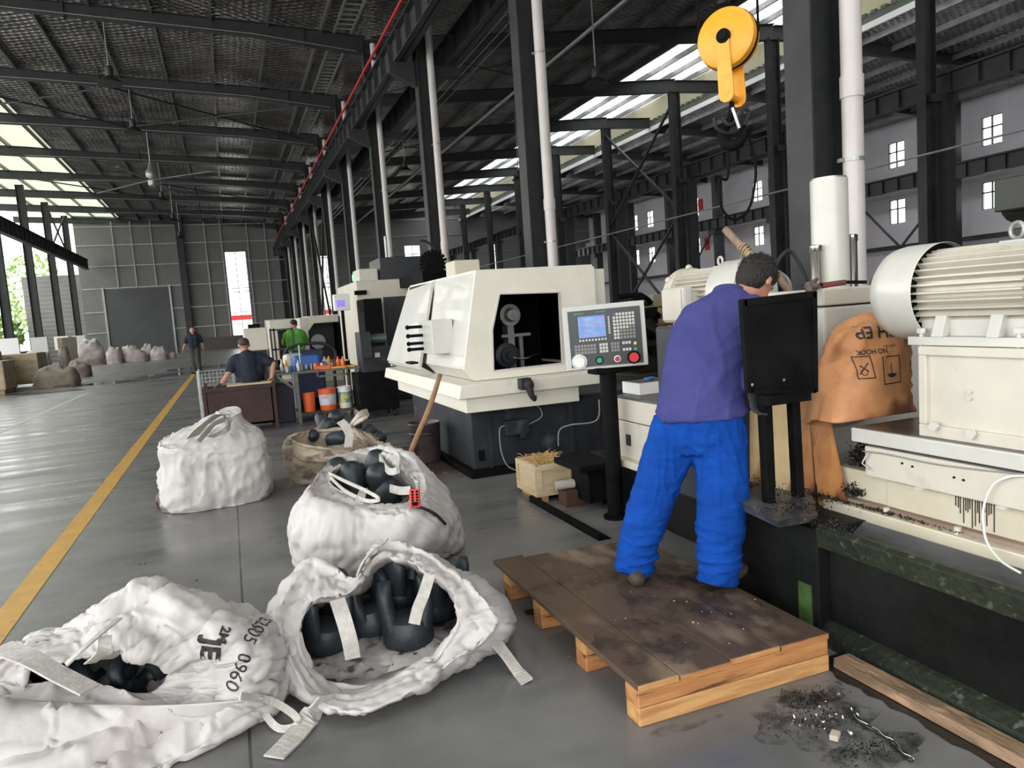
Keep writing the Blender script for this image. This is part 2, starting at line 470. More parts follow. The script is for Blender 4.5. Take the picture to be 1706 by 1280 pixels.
# ------------------------------------------------------------------ roof of the left aisle
def rz(x): return 10.12 + .052 * (4.8 - x)                 # underside of the left aisle's sheets
def rz2(x): return 10.12 + .075 * (x - 4.8)
def slope_slab(name, x0, x1, y0, y1, z0, z1, m, t=.08):
    mb = MB()
    mb.add([(x0, y0, z0), (x1, y0, z1), (x1, y1, z1), (x0, y1, z0), (x0, y0, z0 + t), (x1, y0, z1 + t), (x1, y1, z1 + t), (x0, y1, z0 + t)],
           [(0, 3, 2, 1), (4, 5, 6, 7), (0, 1, 5, 4), (1, 2, 6, 5), (2, 3, 7, 6), (3, 0, 4, 7)])
    return struct(mb.build(name, m))
Y0 = -8
slope_slab('ceiling_left_aisle', -7.0, 4.8, Y0, 65, rz(-7.0), rz(4.8), MT['foil'])
slope_slab('ceiling_side_strip', -14.0, -7.0, Y0, 65, rz(-14), rz(-7), MT['pale_sheet'], .03)
slope_slab('ceiling_middle_aisle', 4.8, 16.4, Y0, 65, rz2(4.8), rz2(16.4), MT['foil'])
for k in range(13):                                          # rooflights between open gaps on the middle aisle
    ya = -8 + k * 5.85 + .9
    slope_slab('ceiling_rooflight', 16.4, 20.9, ya, ya + 3.9, rz2(16.4), rz2(20.9), MT['white_sheet'], .03)
slope_slab('ceiling_right_aisle', 20.5, 34.2, Y0, 65, 10.25, 9.8, MT['foil'])
# upright cream cladding above the right aisle, with its white flashing
struct(MB().box(20.5, 20.56, Y0, 65, 10.35, 11.22).build('wall_upper_cladding', MT['pale_sheet_y']))
struct(MB().box(20.36, 20.44, Y0, 65, 9.80, 10.0).build('trim_1', MT['white_plastic']))
mb = MB()
for k in range(180):
    mb.box(20.42, 20.50, Y0 + k * .4, Y0 + k * .4 + .2, 10.24, 10.36)
mb.box(20.44, 20.5, Y0, 65, 10.02, 10.26)
struct(mb.build('trim_2', mat('grey green gutter', (.07, .085, .06), .6)))

def ibeam(mb, a, b, h0, h1, w=.2, t=.014, tf=.02):
    """I beam whose underside runs a->b; web heights h0,h1"""
    a = Vector(a); b = Vector(b); d = (b - a).normalized(); s = Vector((-d.y, d.x, 0)).normalized()
    z = Vector((0, 0, 1))
    mb.prism([a - s * w / 2, a + s * w / 2, a + s * w / 2 + z * tf, a - s * w / 2 + z * tf], a, b)
    mb.add([a - s * t, a + s * t, b + s * t, b - s * t, a - s * t + z * h0, a + s * t + z * h0, b + s * t + z * h1, b - s * t + z * h1],
           [(0, 3, 2, 1), (4, 5, 6, 7), (0, 1, 5, 4), (1, 2, 6, 5), (2, 3, 7, 6), (3, 0, 4, 7)])
    at_, bt = a + z * h0, b + z * h1
    mb.prism([at_ - s * w / 2, at_ + s * w / 2, at_ + s * w / 2 + z * tf, at_ - s * w / 2 + z * tf], at_, bt)

COLY = [5.0 + 6 * n for n in range(11)]
for n in range(-1, 11):
    y = 5.0 + 6 * n
    mb = MB()
    ibeam(mb, (4.7, y, 9.45), (1.5, y, 9.80), .52, .38)
    ibeam(mb, (1.5, y, 9.80), (-5.0, y, 10.12), .38, .30)
    ibeam(mb, (-5.0, y, 10.12), (-8.0, y, 10.22), .30, .42)
    ibeam(mb, (-8.0, y, 10.22), (-14.0, y, 10.5), .42, .42)
    for x in (2.9, -3.2):
        zz = 9.64 if x > 0 else 10.03
        mb.box(x - .012, x + .012, y - .12, y + .12, zz - .06, zz + .5)
    struct(mb.build('roof_beam', MT['dark_steel']))
    struct(MB().tube([(4.4, y - .13, 9.52), (1.5, y - .13, 9.84), (-5, y - .13, 10.15), (-8, y - .13, 10.25)], .014, 5).build('roof_conduit', MT['galv']))
    if n >= 1:
        yr = 14.9 + 5.85 * (n - 2)
        mb = MB()
        ibeam(mb, (4.9, y, 9.45), (8.0, y - .5, 9.66), .52, .40)
        ibeam(mb, (8.0, y - .5, 9.66), (18.0, yr, 9.90), .40, .5)
        ibeam(mb, (18.0, yr, 9.90), (20.4, yr, 9.98), .45, .45)
        struct(mb.build('roof_beam', MT['dark_steel']))
        mb = MB()
        ibeam(mb, (20.6, yr + .2, 9.80), (32.6, yr + .6, 9.50), .42, .35)
        struct(mb.build('roof_beam', MT['dark_steel']))
# purlins along the hall
def purlin(x, z, y0=Y0, y1=65, h=.2):
    mb = MB()
    mb.box(x - .035, x + .035, y0, y1, z - .006, z + .006)
    mb.box(x - .006, x + .006, y0, y1, z, z + h)
    struct(mb.build('ceiling_purlin', MT['purlin']))
for x in (3.4, 1.9, .4, -1.1, -2.6, -4.1, -5.6, -7.1, -8.6, -10.1, -11.6):
    purlin(x, rz(x) - .2)
for x in (6.3, 7.8, 9.3, 10.8, 12.3, 13.8, 15.2, 16.4, 17.6, 18.8, 20.1):
    purlin(x, rz2(x) - .2)
for x in (22, 23.6, 25.2, 26.8, 28.4, 30, 31.6):
    purlin(x, 10.25 - .035 * (x - 20.5) - .2)
# hollow gutter frames beside the valley
for n in range(0, 10):
    mb = MB(); ya, yb = 5.3 + 6 * n, 10.7 + 6 * n
    for x in (3.75, 4.25): mb.box(x - .03, x + .03, ya, yb, 9.93, 9.99)
    for j in range(15):
        yy = ya + .2 + j * .35
        mb.box(3.75, 4.25, yy - .015, yy + .015, 9.94, 9.98)
    struct(mb.build('ceiling_cable_tray', MT['galv']))
# diagonal wind bracing under the sheets
for (xa, ya, xb, yb) in ((3.9, 29.3, -3.0, 34.7), (-3.0, 29.3, 3.9, 34.7), (-3, 29.3, -9.5, 34.7), (-9.5, 29.3, -3, 34.7), (-9.5, 47.3, -3, 52.7), (-3, 47.3, 3.9, 52.7)):
    struct(MB().tube([(xa, ya, rz(xa) - .42), (xb, yb, rz(xb) - .42)], .035, 6).build('roof_brace', MT['dark_steel']))
for (xa, ya, xb, yb) in ((6, 23.3, 12, 27), (12, 23.3, 6, 28), (6, 35.3, 12, 39), (12, 35.3, 6, 40)):
    struct(MB().tube([(xa, ya, rz2(xa) - .42), (xb, yb, rz2(xb) - .42)], .035, 6).build('roof_brace', MT['dark_steel']))

# ------------------------------------------------------------------ columns
def hcol(x0, x1, yc, w, z1, m, z0=0, t=.02):
    """H section: flanges face -X and +X, open recess faces the camera"""
    mb = MB()
    mb.box(x0, x0 + t, yc - w / 2, yc + w / 2, z0, z1)
    mb.box(x1 - t, x1, yc - w / 2, yc + w / 2, z0, z1)
    mb.box(x0 + t, x1 - t, yc - .008, yc + .008, z0, z1)
    mb.box(x0 - .06, x1 + .06, yc - w / 2 - .05, yc + w / 2 + .05, z0, z0 + .025)
    return struct(mb.build('steel_column', m))
for n in range(0, 11):
    hcol(4.57, 4.97, 5.0 + 6 * n, .30, 9.9, MT['col_steel'])
for k in range(0, 9):
    y = 14.9 + 5.85 * k
    mb = MB()
    mb.box(17.72, 17.74, y - .14, y + .14, 0, 9.95); mb.box(18.1, 18.12, y - .14, y + .14, 0, 9.95); mb.box(17.74, 18.1, y - .008, y + .008, 0, 9.95)
    struct(mb.build('steel_column', MT['col_steel']))
    # lower crane leg and bracket on the far side
    mb = MB()
    mb.box(18.3, 18.7, y - .22, y + .22, 0, 6.45)
    mb.box(17.9, 18.9, y - .16, y + .16, 6.25, 6.45)
    struct(mb.build('crane_leg', MT['dark_steel']))
for k in range(0, 8):
    y = 25.2 + 5.85 * k
    mb = MB()
    mb.box(31.6, 32.2, y - .2, y + .2, 0, 9.6)
    mb.box(31.3, 31.9, y - .35, y + .35, 5.7, 6.0)
    struct(mb.build('steel_column', MT['dark_steel']))
    if k < 6: struct(MB().tube([(32.6, y + 1.1, 0), (32.6, y + 1.1, 9.5)], .09, 8).build('rain_pipe', MT['pvc']))
for y in (30.4, 36.4, 42.5, 48.6, 54.6, 60.6):
    mb = MB()
    mb.box(-10.16, -10.14, y - .15, y + .15, 0, 10.3); mb.box(-9.8, -9.78, y - .15, y + .15, 0, 10.3); mb.box(-10.15, -9.8, y - .01, y + .01, 0, 10.3)
    struct(mb.build('steel_column', MT['col_steel']))
# cross bracing between the columns
def xbrace(x, ya, yb, za, zb, m=None, r=.045):
    for p, q in (((x, ya, za), (x, yb, zb)), ((x, yb, za), (x, ya, zb))):
        struct(MB().bar(p, q, .09, .09).build('column_brace', m or MT['dark_steel']))
xbrace(17.9, 26.6, 32.5, .4, 5.0)
xbrace(17.9, 26.6, 32.5, 5.2, 9.6)
xbrace(32.0, 25.4, 31.0, .6, 6.0)
xbrace(31.6, 43, 48.7, .6, 6.0)
xbrace(4.64, 35.2, 40.8, .4, 7.2)
xbrace(-9.95, 54.8, 60.4, 7.4, 10.2)

# ------------------------------------------------------------------ crane beams and conductor rails
def crane_beam(x, z0, z1, ya, yb, name='crane_beam', step=.9, w=.28):
    mb = MB()
    mb.box(x - w / 2, x + w / 2, ya, yb, z0, z0 + .025)
    mb.box(x - w / 2, x + w / 2, ya, yb, z1 - .03, z1)
    mb.box(x - .01, x + .01, ya, yb, z0, z1)
    mb.box(x - .03, x + .03, ya, yb, z1, z1 + .06)
    y = ya + .2
    while y < yb:
        mb.box(x - w / 2 + .02, x + w / 2 - .02, y - .012, y + .012, z0 + .02, z1 - .03)
        y += step
    return struct(mb.build(name, MT['dark_steel']))
crane_beam(4.22, 7.28, 7.92, -6, 64.5)
for n in range(0, 10):
    y = 5 + 6 * n
    mb = MB(); mb.prism([(4.52, y - .1, 7.26), (3.95, y - .1, 7.26), (3.95, y - .1, 7.05), (4.52, y - .1, 6.75)], (0, 0, 0), (0, .2, 0))
    struct(mb.build('crane_bracket', MT['dark_steel']))
    mb = MB(); mb.box(4.98, 5.6, y - .12, y + .12, 7.0, 7.2)
    struct(mb.build('crane_bracket', MT['dark_steel']))
mb = MB(); mb.box(4.02, 4.06, -4, 62, 8.06, 8.12)
mk = MB()
for k in range(33): mk.box(4.03, 4.2, -3 + k * 2, -2.97 + k * 2, 7.98, 8.06)
struct(mk.build('conductor_rail_hangers', MT['dark_steel']))
struct(mb.build('conductor_rail', MT['red_rail']))
crane_beam(5.45, 7.28, 7.9, -6, 64.5)
crane_beam(18.5, 6.45, 7.0, 8, 64, step=.8)
crane_beam(31.4, 6.02, 6.7, 14, 64, step=.9)
crane_beam(-9.4, 6.75, 7.5, 30, 64)
struct(MB().tube([(17.7, 8, 4.88), (17.7, 64, 4.83)], .03, 6).build('conduit', MT['galv']))
struct(MB().tube([(10.7, 6, 9.5), (10.7, 64, 9.5)], .06, 8).build('conduit', MT['galv']))
for k in range(5):
    struct(MB().tube([(7.2 + k * .3, 10, 9.45), (7.2 + k * .3, 62, 9.45)], .012, 5).build('conduit', MT['galv']))

# ------------------------------------------------------------------ rain pipes on the column row
for n in range(0, 10):
    y = 4.72 + 6 * n; PXX = 4.86
    t = thing('drain_pipe', 'white plastic rain pipe', 'pipe', (PXX, y, 0), 'white rain pipes along the dark columns')
    z1 = 9.7
    mb = MB(); mb.cyl((PXX, y, 0.05), (PXX, y, z1), .082, n=20)
    mb.build('pipe', MT['pvc'], t, smooth=True, autosmooth=50)
    mb = MB(); mb.cyl((PXX, y, 3.05), (PXX, y, 3.22), .092, n=20); mb.build('coupling', MT['pvc'], t, smooth=True, autosmooth=50)
    for z in (2.55, 5.4, 8.1):
        mb = MB(); mb.cyl((PXX, y, z), (PXX, y, z + .03), .088, n=20); mb.box(4.75, 4.86, y + .02, y + .06, z, z + .03)
        mb.build('clamp', MT['galv'], t)
    lab = ['thick white rain pipe on the nearest column, behind the white hydraulic cylinder',
           'white rain pipe on the dark column rising behind the big cream grinding machine',
           'white rain pipe on the third column of the row, behind the black tool changer disc',
           'white rain pipe on the fourth column, behind the flat top of the tall milling machine']
    t['label'] = lab[n] if n < 4 else '%s white rain pipe along the column row, counted away from the viewer' % ('fifth', 'sixth', 'seventh', 'eighth', 'ninth', 'tenth')[n - 4]

# ------------------------------------------------------------------ far wall
YW = 65.0
def wall_grid(name, axis, pos, u0, u1, z0, z1, holes, m, th=.12):
    """wall perpendicular to axis with rectangular holes (u0,u1,z0,z1)"""
    us = sorted({u0, u1, *[h[0] for h in holes], *[h[1] for h in holes]})
    zs = sorted({z0, z1, *[h[2] for h in holes], *[h[3] for h in holes]})
    mb = MB()
    for i in range(len(us) - 1):
        j = 0
        while j < len(zs) - 1:
            uc = (us[i] + us[i + 1]) / 2
            def hole(jj):
                zc = (zs[jj] + zs[jj + 1]) / 2
                return any(h[0] < uc < h[1] and h[2] < zc < h[3] for h in holes)
            if hole(j): j += 1; continue
            k = j
            while k < len(zs) - 1 and not hole(k): k += 1
            if axis == 'Y': mb.box(us[i], us[i + 1], pos, pos + th, zs[j], zs[k])
            else: mb.box(pos, pos + th, us[i], us[i + 1], zs[j], zs[k])
            j = k
    return struct(mb.build(name, m))
wins = [(.35, 1.95, 1.0, 7.8), (7.6, 9.1, 1.0, 7.2), (15.2, 16.6, 1.0, 7.8), (29.3, 30.6, 1.0, 7.8), (23.0, 24.4, 1.0, 7.8)]
wall_grid('wall_far', 'Y', YW, -10.2, 34.2, 0, 11.4, wins, MT['wall_grey'])
struct(MB().box(-14.0, -10.2, YW, YW + .12, .0, 6.5).build('wall_far_panel', ribbed('daylit grey wall panel', (.20, .19, .185), 'Z', 3)))  # paler than the far wall: the daylight on it is painted in
for i, w in enumerate(wins):
    mb = MB()
    for x in (w[0], (w[0] + w[1]) / 2, w[1]): mb.box(x - .03, x + .03, YW - .02, YW + .05, w[2], w[3])
    for z in (1.0, 1.9, 2.9, 4.55, 4.85, w[3]): mb.box(w[0], w[1], YW - .02, YW + .05, z - .03, z + .03)
    struct(mb.build('window_%d' % (i + 1), MT['galv']))
# building outside behind the windows: a red band seen through the panes
mb = MB(); mb.box(-3, 13, YW + 6, YW + 6.1, 2.3, 2.75)
mb.build('banner', MT['red_rail']).location.z = 2.3
tag(bpy.data.objects['banner'], 'red band strung outside, seen through the far window', 'banner')
for x in (-3, 13):
    mb = MB(); mb.box(x - .05, x + .05, YW + 6, YW + 6.1, -.06, 2.3); mb.build('post', MT['galv'], bpy.data.objects['banner'])
wall_grid('wall_rear_unseen', 'Y', -8.1, -14.0, 34.0, 0, 11.6, [(-12.5, 3.0, -.1, 7.2)], MT['wall_grey'])  # unseen wall, added to cut the fill light from behind the camera
# girts and posts on the far wall
for z in (1.9, 3.5, 5.3, 7.0, 8.6, 10.0):
    for xa, xb in ((-10.1, -8.6), (-4.1, .3), (2.0, 7.5)) if z < 5.2 else ((-10.1, .3 if z < 7.8 else 34), (2.0 if z < 7.8 else 34, 34.1)):
        if xb - xa > .1: struct(MB().box(xa, xb, YW - .08, YW - .02, z, z + .07).build('wall_girt', MT['galv']))
for x in (-7.6, -6.3, -4.9, -1.0, .2, 2.2, 3.6):
    struct(MB().box(x - .035, x + .035, YW - .16, YW - .08, 5.3 if -8 < x < -4.5 else .9, 10.4).build('wall_post', MT['galv']))
for x in (-8.7, -4.0):
    struct(MB().box(x - .07, x + .07, YW - .2, YW - .05, 0, 5.4).build('wall_post', MT['galv']))
struct(MB().box(-3.1, -2.6, YW - .5, YW - .05, 0, 10.9).build('wall_post', MT['dark_steel']))
struct(MB().box(-8.6, -4.1, YW - .1, YW - .02, 0, 5.2).build('door_1', MT['door_dark']))
struct(MB().box(-2.5, 4.4, YW - .3, YW - .1, 0, 1.0).build('wall_plinth', mat('brown grey block plinth', (.12, .10, .095), .85)))

# ------------------------------------------------------------------ right wall with two rows of windows
XW = 33.5
wh = []
for y in (29.2, 31.8, 38.55, 40.15, 47.2, 49.4, 53.5, 56.0, 60.2, 24.0, 22.0):
    w = 1.0
    wh.append((y, y + w, 4.65, 5.9)); wh.append((y, y + w, 7.55, 8.85))
wall_grid('wall_right', 'X', XW, -8, 65, 0, 10.4, wh, MT['wall_white'], .2)
n = 6
for h in wh:
    mb = MB()
    for y in (h[0], (h[0] + h[1]) / 2, h[1]): mb.box(XW + .02, XW + .08, y - .03, y + .03, h[2], h[3])
    for z in (h[2], h[2] + (h[3] - h[2]) * .62, h[3]): mb.box(XW + .02, XW + .08, h[0], h[1], z - .03, z + .03)
    struct(mb.build('window_%d' % n, MT['dark_steel'])); n += 1
struct(MB().box(XW - .5, XW, 6, 65, 3.5, 4.55).build('trim_3', MT['wall_white']))
struct(MB().box(XW - .45, XW, 6, 65, 3.3, 3.48).build('trim_4', MT['dark_steel']))
struct(MB().box(XW - .5, XW, 6, 65, 6.95, 7.4).build('trim_5', MT['wall_white']))
struct(MB().box(XW - .6, XW, 6, 65, 0, 1.2).build('trim_6', MT['wall_white']))
for (yy, zz) in ((46.0, 4.9), (46.6, 7.8)):
    tag(MB().box(XW - .06, XW - .01, yy, yy + .55, zz, zz + .9).build('wall_box', MT['red_rail']), 'small red box on the white wall, %s row of windows' % ('lower' if zz < 6 else 'upper'), 'box')
# partition leaves on the left
struct(MB().box(-14.0, -13.9, 46, 65, 0, 1.0).build('wall_left', MT['wall_grey']))

# ------------------------------------------------------------------ things in the roof
def highbay(p, ztop, lab, s=1.0):
    x, y, z = p
    t = thing('high_bay_lamp', lab, 'lamp', (x, y, z))
    MB().cyl((x, y, z + .4), (x, y, ztop), .018, n=6).build('rod', MT['galv'], t)
    MB().lathe([(.09, .18), (.10, .2), (.10, .42), (.05, .46)], (x, y, z), n=14).build('driver_box', MT['lamp_dark'], t, smooth=True, autosmooth=40)
    MB().lathe([(.32 * s, 0), (.31 * s, .03), (.20 * s, .13), (.10, .19)], (x, y, z), n=20).build('reflector', MT['lamp_dark'], t, smooth=True, autosmooth=50)
highbay((-2.29, 23.0, 8.35), 9.95, 'dark hanging lamp with flared shade under the second roof beam')
highbay((-2.35, 29.0, 8.5), 9.95, 'dark hanging lamp just above the ceiling fan, under the third beam')
highbay((-2.4, 41.0, 8.1), 9.95, 'small hanging lamp beyond the ceiling fan')
highbay((-2.3, 47.0, 7.9), 9.95, 'small hanging lamp beside the lower end of the lamp row')
highbay((-2.3, 53.0, 7.6), 9.95, 'farthest and smallest hanging lamp before the end wall')
highbay((9.0, 16.65, 6.85), 9.7, 'dark hanging lamp left of the yellow hook block')
highbay((8.8, 11.4, 6.5), 9.7, 'black hanging lamp close above the yellow pulley')
highbay((8.45, 34.6, 8.3), 9.7, 'bell shaped lamp seen between two white rain pipes')
highbay((13.3, 32.6, 7.5), 10.754, 'small hanging lamp left of the dark column behind the grinder')
t = thing('ceiling_fan', 'large ceiling fan with long thin pale blades', 'fan', (-2.35, 35, 8.1))
MB().cyl((-2.35, 35, 8.6), (-2.35, 35, 10.0), .03, n=8).build('rod', MT['galv'], t)
MB().lathe([(.10, -.35), (.16, -.3), (.19, 0), (.22, .05), (.22, .25), (.12, .4), (.08, .6)], (-2.35, 35, 8.1), n=18).build('motor', MT['galv'], t, smooth=True, autosmooth=40)
for k in range(6):
    a = k * math.pi / 3 + .25
    d = Vector((math.cos(a), math.sin(a), 0))
    MB().bar(Vector((-2.35, 35, 8.0)) + d * .15, Vector((-2.35, 35, 7.9)) + d * 3.4, .15, .02).build('blade', MT['purlin'], t)

# ------------------------------------------------------------------ trees outside on the left
def tree(x, y, h, r, seed, lab):
    rnd = random.Random(seed)
    t = thing('tree', lab, 'tree', (x, y, -.06))
    MB().tube([(x, y, -.06), (x + .1, y, h * .35), (x, y + .1, h * .7)], [.16, .12, .05], 8).build('trunk', MT['bark'], t)
    mb = MB()
    for i in range(900):
        d = Vector((rnd.gauss(0, 1), rnd.gauss(0, 1), rnd.gauss(0, .9))).normalized() * rnd.uniform(.55, 1) ** .5
        c = Vector((x, y, h * .62)) + Vector((d.x * r, d.y * r, d.z * h * .42))
        s = rnd.uniform(.12, .3)
        u = Vector((rnd.uniform(-1, 1), rnd.uniform(-1, 1), rnd.uniform(-1, 1))).normalized(); v = u.orthogonal().normalized()
        w = u.cross(v)
        mb.add([c - v * s, c + w * s * .6, c + v * s, c - w * s * .6], [(0, 1, 2, 3)])
    mb.build('crown', MT['foliage'], t)
tree(-15.6, 62, 3.6, 2.0, 1, 'low bushy tree in sunlight outside, between the two leftmost columns')
tree(-18.5, 66, 4.2, 2.6, 2, 'pale green tree outside at the picture edge behind the leftmost column')
tree(-16.0, 78, 9.5, 2.6, 3, 'tall tree outside whose leaves show above the grey side panel')
# ------------------------------------------------------------------ organic helpers
def clouds(name, size, kind='CLOUDS'):
    t = bpy.data.textures.get(name) or bpy.data.textures.new(name, kind)
    if kind == 'CLOUDS': t.noise_scale = size; t.noise_depth = 2
    return t
def organic(o, voxel=.012, smooth=6, folds=0.0, fscale=.08, sub=0):
    md = o.modifiers.new('remesh', 'REMESH'); md.mode = 'VOXEL'; md.voxel_size = voxel; md.use_smooth_shade = True
    if smooth:
        s = o.modifiers.new('smooth', 'SMOOTH'); s.factor = .5; s.iterations = smooth
    if folds:
        d = o.modifiers.new('folds', 'DISPLACE'); d.texture = clouds('folds_%g' % fscale, fscale); d.strength = folds; d.mid_level = .5
        d.texture_coords = 'LOCAL'
        s = o.modifiers.new('smooth2', 'SMOOTH'); s.factor = .5; s.iterations = 1
    return o
def capsule(mb, a, b, ra, rb, n=14):
    a = Vector(a); b = Vector(b); d = (b - a); L = d.length; d.normalize()
    pts, rs = [], []
    for t in (-1, -.8, -.5, 0): pts.append(a + d * ra * t); rs.append(ra * math.sqrt(max(1 - t * t, .01)))
    for t in (0, .5, .8, 1): pts.append(b + d * rb * t); rs.append(rb * math.sqrt(max(1 - t * t, .01)))
    if L < 1e-4: return mb.ball(a, ra)
    return mb.tube(pts, rs, n)
def chain(mb, pts, rs):
    for i in range(len(pts) - 1): capsule(mb, pts[i], pts[i + 1], rs[i], rs[i + 1])
    return mb
def ering(c, s, f, w, d, n=24, tilt=0.0):
    """elliptical body section: s = sideways axis, f = forward axis"""
    c = Vector(c); s = Vector(s); f = Vector(f)
    return [c + s * w * math.cos(2 * math.pi * k / n) + f * d * math.sin(2 * math.pi * k / n) + Vector((0, 0, tilt * math.sin(2 * math.pi * k / n))) for k in range(n)]

# ------------------------------------------------------------------ materials of the big machine
MT['bed'] = mat('oily black green machine bed', (.006, .0065, .0065), .45, c2=(.012, .013, .012), scale=2.5, bump=.25, bscale=22, c3=(.018, .032, .010), s3=3.2, t3=(.60, .78), rvar=.15, spec=.08)
MT['bed_moss'] = mat('green grimy bed edge', (.014, .017, .013), .5, c2=(.024, .030, .017), scale=5, bump=.5, bscale=30, c3=(.10, .11, .085), s3=26, t3=(.60, .74), spec=.2)
MT['bed_green'] = mat('bare green paint', (.05, .10, .02), .5, c2=(.02, .04, .012), scale=12)
MT['gutter'] = mat('worn grey gutter', (.05, .05, .052), .45, c2=(.11, .11, .115), scale=5, bump=.3, stretch=(1, .3, 1), c3=(.015, .013, .012), s3=12)
MT['base_cream'] = mat('stained cream casting', (.60, .56, .46), .36, c2=(.54, .48, .36), scale=2.6, c3=(.30, .20, .11), s3=6, t3=(.62, .8), bump=.04)
MT['brown_rust'] = mat('brown oil residue', (.20, .13, .10), .6, c2=(.32, .24, .19), scale=6, stretch=(1, .3, 1))
MT['ply'] = mat('oil soaked plywood', (.74, .56, .30), .55, c2=(.60, .38, .16), scale=2.6, contrast=(.42, .6), stretch=(1, 1, .55), c3=(.20, .065, .02), s3=3.2, t3=(.50, .60), bump=.05)
MT['ply_brown'] = mat('brown oil soaked plywood', (.50, .22, .07), .5, c2=(.30, .10, .03), scale=4, contrast=(.4, .6), stretch=(1, 1, .55), c3=(.10, .035, .015), s3=4.5, t3=(.50, .58))
MT['swarf'] = mat('black oily metal chips', (.012, .011, .010), .3, .4, c2=(.06, .055, .05), scale=60, contrast=(.5, .62))
MT['bright_chip'] = mat('bright metal chips', (.75, .74, .70), .25, .9)

BM = thing('milling_machine', 'long cream twin-motor milling machine on an oily black bed', 'machine', (3.0, 2.9, 0))
BX = 2.36
mb = MB()
mb.box(2.36, 3.7, .5, 2.48, 0.0, .42)
mb.box(2.30, 3.7, 2.48, 3.35, 0.0, .50)
mb.box(2.62, 3.7, 3.35, 5.3, 0.0, .37)
mb.box(2.34, 2.37, 1.2, 1.32, .03, .3)
mb.build('bed', MT['bed'], BM, bevel=.006)
mb = MB()
mb.prism([(2.36, .5, .0), (2.28, .5, .0), (2.30, .5, .045), (2.34, .5, .075), (2.36, .5, .085)], (0, 0, 0), (0, 1.98, 0))
mb.build('bed_skirt', MT['bed_moss'], BM)
mb = MB()
mb.prism([(2.30, .5, .43), (2.29, .5, .515), (2.31, .5, .53), (2.38, .5, .51), (2.38, .5, .42)], (0, 0, 0), (0, 1.98, 0))
mb.build('bed_ledge', MT['bed_moss'], BM, bevel=.004)
mb = MB(); mb.box(2.294, 2.31, 2.52, 2.60, .0, .24); mb.build('paint_strip', MT['bed_green'], BM)
mb = MB()
mb.prism([(2.37, .5, .49), (2.40, .5, .47), (2.50, .5, .455), (2.57, .5, .50), (2.57, .5, .40), (2.37, .5, .40)], (0, 0, 0), (0, 2.25, 0))
mb.build('gutter', MT['gutter'], BM, bevel=.004)
# lower rail and layered castings on the near side
mb = MB(); mb.box(2.58, 3.6, .6, 2.74, .42, .545); mb.build('base_rail', MT['base_cream'], BM, bevel=.006)
mb = MB(); mb.box(2.62, 3.6, .6, 2.72, .545, .565); mb.build('oil_seam', MT['brown_rust'], BM)
mb = MB(); mb.box(2.655, 3.6, .6, 2.72, .565, .70); mb.box(2.65, 3.6, .6, 2.43, .565, .685)
mb.build('lower_casting', MT['base_cream'], BM, bevel=.006)
for y in (1.35, 1.72, 2.06, 2.40):
    mb = MB(); mb.cyl((2.615, y, .545), (2.615, y, .572), .014, n=10); mb.build('bolt', MT['cream'], BM, smooth=True, autosmooth=40)
mb = MB(); mb.box(2.60, 3.6, .6, 2.50, .70, .835); mb.build('side_slide', MT['cream'], BM, bevel=.006)
for y in (1.5, 1.85, 2.2):
    mb = MB(); mb.box(2.59, 2.62, y, y + .035, .694, .702); mb.build('slide_clip', MT['white_paint'], BM)
mb = MB()
for y, z in ((2.30, .79), (2.25, .785), (2.06, .775), (2.02, .772)): mb.cyl((2.604, y, z), (2.596, y, z), .005, n=8)
mb.build('screw_holes', MT['black_steel'], BM)
mb = MB(); mb.box(2.63, 3.6, .6, 2.50, .835, .85); mb.build('slide_gap', MT['machine_dark'], BM)
mb = MB(); mb.box(2.585, 3.6, .6, 2.56, .85, .912); mb.build('table_slab', MT['white_paint'], BM, bevel=.005)
mb = MB(); mb.box(2.60, 3.6, .6, 2.55, .912, .916); mb.build('table_top_face', mat('worn machined steel', (.20, .19, .19), .3, .7, c2=(.1, .09, .09), scale=6, stretch=(1, .3, 1)), BM)
# motor pedestal with sunk panel
mb = MB()
x0, ya, yb, za, zb = 2.62, 1.55, 2.235, .916, 1.285
mb.box(x0, 3.05, ya, yb, za, za + .05); mb.box(x0, 3.05, ya, yb, zb - .035, zb)
mb.box(x0 + .001, x0 + .04, ya, ya + .04, za + .05, zb - .035); mb.box(x0 + .001, x0 + .03, 2.20, yb, za + .05, zb - .035)
mb.box(x0 + .02, 3.05, ya + .02, yb - .02, za + .02, zb - .02)
mb.build('motor_pedestal', MT['cream'], BM, bevel=.004)
rnd = random.Random(4); dm = MB()
for k in range(17):
    yy = at(1592 + k * 3.9 + rnd.uniform(-1, 1), 845, X=2.645).y
    l_ = rnd.uniform(.04, .13); dm.box(2.646, 2.656, yy - .0009, yy + .0009, .695 - l_, .698)
dm.build('oil_drips', MT['oil'], BM)
for y, z in ((2.155, .965), (1.995, .955)):
    mb = MB(); mb.cyl((2.615, y, z), (2.60, y, z), .02, n=6); mb.build('bolt', MT['white_paint'], BM)
for z in (1.09, 1.115):
    mb = MB(); mb.cyl((2.64, 2.02, z), (2.628, 2.02, z), .010, n=8); mb.build('bolt', MT['white_paint'], BM)

